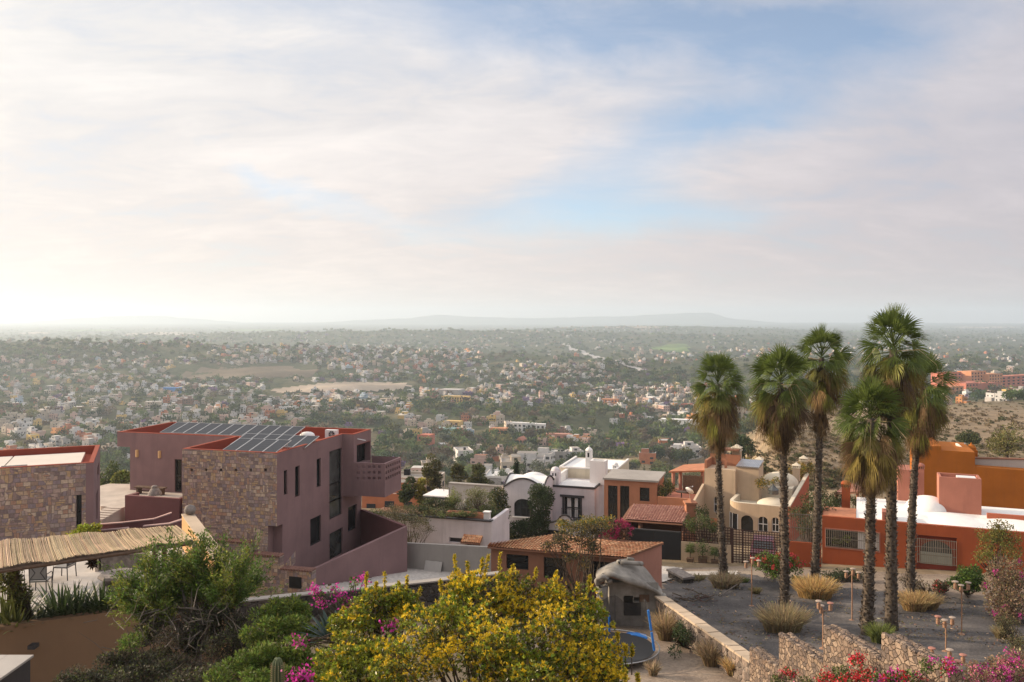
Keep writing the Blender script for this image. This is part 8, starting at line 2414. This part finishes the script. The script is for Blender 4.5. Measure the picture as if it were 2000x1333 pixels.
for a in (('dense_tree', 'tall russet-green tree right of the pierced balcony', 842, 985, 886, 46, 112, (.10, .095, .035), 201), ('dense_tree', 'second russet tree behind the grey wall', 895, 960, 896, 34, 108, (.085, .085, .035), 202), ('dense_tree', 'rounded olive tree behind the black railing', 935, 958, 908, 40, 118, (.085, .09, .035), 203),
          ('cypress_tree', 'thin dark cypress standing behind the white vault', 1008, 935, 898, 7, 110, (.04, .06, .025), 204, 'cypress'), ('dense_tree', 'yellowish small tree below the pierced balcony', 822, 968, 930, 24, 100, (.22, .19, .04), 205), ('dense_tree', 'dark tree between the left stone house and the mauve terrace', 215, 985, 905, 50, 120, (.07, .09, .03), 206), ('dense_tree', 'sunlit yellow-green tree beside the mauve terrace', 238, 965, 915, 36, 105, (.16, .17, .04), 207),
          ('dense_tree', 'dark bushy tree directly under the balcony', 795, 985, 930, 34, 100, (.06, .075, .03), 208), ('conifer', 'dark conifer behind the leftmost palm trunk', 1440, 925, 845, 30, 120, (.03, .055, .03), 209, 'cypress'), ('dense_tree', 'broad yellow-green pepper tree on the slope at the right edge', 1965, 905, 835, 90, 130, (.15, .14, .05), 210), ('dense_tree', 'olive tree on the dry slope left of the pepper tree', 1893, 870, 848, 44, 150, (.09, .105, .045), 211), ('dense_tree', 'dark green thicket tree beyond the tan house chimneys', 1460, 885, 850, 40, 170, (.06, .085, .035), 212)):
    mid_tree(*a)

# scrub scattered over the dry slope
r = np.random.default_rng(222); n = 2400; px = r.uniform(1440, 2040, n); py = r.uniform(770, 960, n); pts = gp(px, py); vs, qs, cs, o_ = [], [], [], 0
for p in pts:
    if np.isnan(p[0]) or p[1] < 88 or p[1] > 520: continue
    V, Q, C = FAR_CR[r.integers(6)]; j_ = r.integers(9); q = r.uniform(.25, 1.0) * (1.5 if p[1] > 200 else 1) * (.8 if j_ < 3 else .6); cc = np.array([(.24, .19, .12), (.095, .105, .05), (.15, .14, .075), (.22, .175, .11), (.25, .195, .125), (.19, .15, .10), (.28, .22, .14), (.17, .14, .09), (.24, .19, .12)][j_]) * r.uniform(.8, 1.2)
    vs.append(V * (q, q, q * .7) + p); qs.append(Q + o_); cs.append(C * cc); o_ += len(V)
tag(link('slope_scrub', np_mesh('slope_scrub', np.concatenate(vs), np.concatenate(qs), M['leaf_far'], np.concatenate(cs))), 'dry scrub covering the brown slope behind the palms', None, None, 'stuff')
# ---------------------------------------------------------------- landmarks of the valley
def far_drape(name, label, poly, mat_, lift, step): return drape(name, label, poly, mat_, lift, step)


M['field_tan'] = ground_mat('dry_field', [(.27, .215, .165), (.34, .275, .21), (.40, .33, .26)], .02, .1, .3)
M['field_green'] = ground_mat('green_field', [(.10, .15, .05), (.13, .19, .06), (.17, .22, .08)], .02, .1, .3)
M['field_brown'] = ground_mat('scrub_slope', [(.115, .09, .06), (.16, .125, .085), (.21, .165, .115)], .03, .1, .4)
M['road'] = plain('pale_road', (.42, .39, .36), .9, var=.1, sc=.2)
far_drape('dirt_field', 'bare tan dirt field in the middle of the town', [(532, 763), (575, 757), (630, 751), (700, 747.5), (760, 748), (802, 756), (785, 763), (705, 767), (620, 770), (560, 769)], M['field_tan'], 1.2, 9)
far_drape('dirt_field', 'small bare patch right of the dirt field', [(742, 781), (790, 777), (816, 779), (806, 786), (756, 788)], M['field_tan'], 1.0, 7)
far_drape('green_field', 'green sports field in the far town', [(1272, 682), (1300, 675), (1342, 673.5), (1347, 688), (1300, 690)], M['field_green'], 2.0, 16)
far_drape('scrub_slope', 'brown scrubby slope below the ridge town', [(330, 735), (390, 722), (470, 718), (560, 716), (625, 722), (600, 738), (500, 745), (380, 746)], M['field_brown'], 1.0, 14)
for i, (a, m_) in enumerate((([(20, 652), (60, 650.5), (92, 651), (70, 653.5)], 'field_tan'), ([(120, 646), (230, 644.5), (260, 646), (150, 648)], 'field_green'), ([(250, 652.5), (330, 650), (380, 651), (300, 654)], 'field_tan'), ([(420, 645), (540, 643.5), (560, 645), (450, 647)], 'field_green'), ([(1850, 640), (1960, 639), (1990, 640.5), (1880, 642)], 'field_tan'), ([(1640, 648), (1740, 646), (1760, 648), (1660, 650.5)], 'field_green'), ([(1180, 640), (1290, 639), (1310, 640), (1200, 642)], 'field_tan'))):
    far_drape('plain_field', ('tan' if m_ == 'field_tan' else 'green') + ' field far out on the plain', a, M[m_], 3.0, 60)
rd = [(1098, 672), (1115, 680), (1140, 690), (1175, 701), (1210, 710), (1245, 722), (1262, 730)]
far_drape('road', 'pale road running down through the far town', [(p - 5 - i * .4, q) for i, (p, q) in enumerate(rd)] + [(p + 5 + i * .6, q) for i, (p, q) in reversed(list(enumerate(rd)))], M['road'], 2.0, 5)


def big_block(parent, name, fr, x, dep, p0, p1, ytop, zb, mat_, nx, nz, side=None, wfrac=.5):
    """block with rows of recessed windows, front plane x"""
    a, b = fr.Yc(p1, x, ytop), fr.Yc(p0, x, ytop); z = fr.zx((p0 + p1) / 2, ytop, x); W = b - a; Hh = 3.2; hs = []
    for i in range(nx):
        for j in range(nz):
            cy = a + (i + .5) * W / nx; cz = z - 1.0 - j * Hh - .9; hw = W / nx * wfrac / 2; hs.append((cy - hw, cy + hw, cz - .9, cz + .8))
    hs = [h for h in hs if h[2] > zb + .3]
    mb = MB(); mb.use(mat_); face_box(mb, x, x + dep, a, b, zb, z, hs, .5)
    o = mb.build(name, mat_, parent)
    mb = MB(); mb.poly([(x + .52, a + .1, zb), (x + .52, b - .1, zb), (x + .52, b - .1, z - .5), (x + .52, a + .1, z - .5)]); mb.build('glazing', M['glass'], o)
    mb = MB(); mb.box((x - .15, a - .15, z + .002), (x + .2, b + .15, z + .5)); mb.build('cornice', mat_, o)
    return o


M['hotel_red'] = plaster('hotel_terracotta', (.50, .17, .11), .1, .2, sc=.3)
M['hotel_orange'] = plaster('hotel_orange', (.58, .26, .13), .1, .2, sc=.3)
c = G(1900, 772); fh = Frame((c.x, c.y, c.z - 3), R(118))
ho_ = thing('hotel', 'long terracotta hotel blocks on the far hillside at the right edge', 'hotel', fh.O, fh.rz)
for nm, x, dep, p0, p1, yt, m_, nx, nz in (('long_wing', 60, 14, 1842, 1878, 728.5, 'hotel_red', 5, 3), ('link_wing', 66, 12, 1876, 1900, 730, 'hotel_red', 4, 3), ('tall_block', 56, 16, 1897, 1926, 726, 'hotel_orange', 5, 3), ('right_wing', 50, 30, 1932, 1958, 731, 'hotel_orange', 5, 3), ('end_wing', 62, 14, 1956, 2040, 734, 'hotel_red', 9, 3), ('front_block', 14, 30, 1887, 1911, 749, 'hotel_red', 4, 3), ('front_wing', 22, 30, 1909, 1955, 749, 'hotel_red', 1, 0), ('low_block', 26, 12, 1866, 1886, 746, 'hotel_orange', 3, 1), ('low_wing', 4, 14, 1850, 1882, 756, 'hotel_orange', 4, 1)):
    big_block(ho_, nm, fh, x, dep, p0, p1, yt, -16, M[m_], nx, nz)
c = G(1030, 848); fp = Frame((c.x, c.y, c.z - 1), R(82))
ap_ = thing('apartment_row', 'row of white stepped apartments in the trees of the valley', 'apartments', fp.O, fp.rz)
for k, (p0, p1, yt, x) in enumerate(((989, 1003, 826.5, 6), (1003, 1019, 827, 3), (1019, 1038, 828, 0), (1038, 1047, 829, 4), (1047, 1064, 830, -1))):
    big_block(ap_, 'white_unit', fp, x, 9, p0, p1, yt, -6, M['white'], 2, 3, None, .55)
c = G(865, 786); fq = Frame((c.x, c.y, c.z - 1), R(75))
mk = thing('market_hall', 'yellow and grey market buildings with long pale roofs in the town', 'market hall', fq.O, fq.rz)
M['mkt'] = plaster('market_yellow', (.62, .42, .16), .1, .2, sc=.3)
for nm, x, dep, p0, p1, yt, m_, nx, nz in (('yellow_block', 40, 14, 829, 854, 764, 'mkt', 4, 1), ('grey_hall', 44, 26, 854, 894, 762.5, 'greywall', 1, 0), ('long_block', 4, 14, 862, 912, 775, 'mkt', 10, 2), ('flat_shed', 20, 12, 800, 840, 772, 'roof_white', 1, 0)):
    big_block(mk, nm, fq, x, dep, p0, p1, yt, -5, M[m_], nx, nz)
for lb, nm, px, py, p0, p1, yt, m_, nx, nz, a in (('orange apartment block in the town strip right of the market', 'orange_block', 1190, 793, 1174, 1206, 780.5, 'hotel_orange', 5, 2, 75), ('terracotta block left of the palms in the town strip', 'terracotta_block', 1345, 801, 1330, 1350, 790, 'hotel_red', 3, 2, 70), ('small pink tower house with pointed gable among the valley trees', 'tower_house', 1013, 878, 1006.5, 1019.5, 862, 'coral', 1, 2, 70), ('red house among the trees right of the balcony', 'red_block', 825, 868, 815, 836, 851, 'hotel_red', 2, 2, 70), ('bright blue shed in the hazy town at left', 'blue_shed', 330, 768, 314, 346, 758, 'blue', 1, 0, 80), ('orange house row above the valley trees', 'house_row', 968, 848, 955, 985, 838, 'hotel_orange', 4, 1, 75), ('teal house right of the balcony', 'teal_block', 868, 852, 850, 884, 838, 'teal', 4, 2, 75), ('yellow house with flat roof above the red house', 'yellow_block', 880, 838, 866, 896, 824, 'mkt', 3, 2, 75), ('white long-roofed hall among the trees behind the apartments', 'long_hall', 1320, 833, 1290, 1366, 821, 'roof_white', 1, 0, 70), ('long pale roofed row below the apartments', 'row_building', 1120, 862, 1060, 1160, 850, 'pinkwall', 8, 1, 82)):
    M.setdefault('blue', plain('blue_sheet', (.05, .20, .52), .6)); M.setdefault('teal', plaster('teal_render', (.26, .38, .36), .1, .2, sc=.3))
    c = G(px, py); f_ = Frame((c.x, c.y, c.z - .5), R(a)); o = thing(nm, lb, 'building', f_.O, f_.rz)
    big_block(o, 'block', f_, 0, 11, p0, p1, yt, -4, M[m_], nx, nz)
    if nm == 'tower_house':
        a_, b_ = f_.Yc(p1, 0, yt), f_.Yc(p0, 0, yt); z_ = f_.zx(px, yt, 0) + .5; mb = MB(); mb.prism([(0, a_, z_), (0, b_, z_), (0, (a_ + b_) / 2, z_ + 2.2)], (11, 0, 0)); mb.build('gable_roof', M['coral'], o)
# pale flat roofs just beyond the white house
r = np.random.default_rng(404)
for i, (px, py, s, cn, lb) in enumerate(((950, 935, 1.5, 'white', 'white flat-roofed house at the left of the roofs behind the vault'), (975, 944, 1.6, 'white', 'large white terraced house right behind the vault'), (1000, 925, 1.4, 'cream', 'cream flat-roofed house beside the thin cypress'), (1035, 922, 1.5, 'white', 'white house with skylights behind the small chimney'), (1060, 908, 1.4, 'white', 'long white roof left of the bell turret'), (1090, 902, 1.3, 'grey', 'grey roofed house left of the bell turret'), (940, 905, 1.1, 'pale pink', 'pale pink house beyond the russet trees'), (905, 900, 1.3, 'white', 'long white shed roof above the russet trees'), (1120, 900, 1.2, 'white', 'white house touching the bell turret'), (1320, 895, 1.2, 'white', 'white house behind the terracotta canopy'), (1350, 893, 1.3, 'white', 'white cubic house left of the leftmost palm'), (1265, 905, 1.2, 'terracotta', 'red roofed house right of the white chimneys'), (815, 948, 1.3, 'pale pink', 'pale pink house under the balcony'), (1300, 876, 1.1, 'terracotta', 'terracotta roofed house in the trees above the canopy'), (838, 925, 1.2, 'cream', 'cream house right of the pierced balcony'), (805, 982, .7, 'cream', 'low cream house behind the mauve yard wall'), (770, 990, .7, 'terracotta', 'low terracotta house behind the bare tree'))):
    p = G(px, py); o = link('town_house', HOUSES[(i * 5) % len(HOUSES)][0], None, p, r.uniform(-.3, .3) + r.integers(4) * math.pi / 2, (s, s * 1.1, s * .75)); o.color = (*WALLC[cn], 1); tag(o, lb, 'house', 'flat roofs below the white house')
bpy.context.view_layer.update()
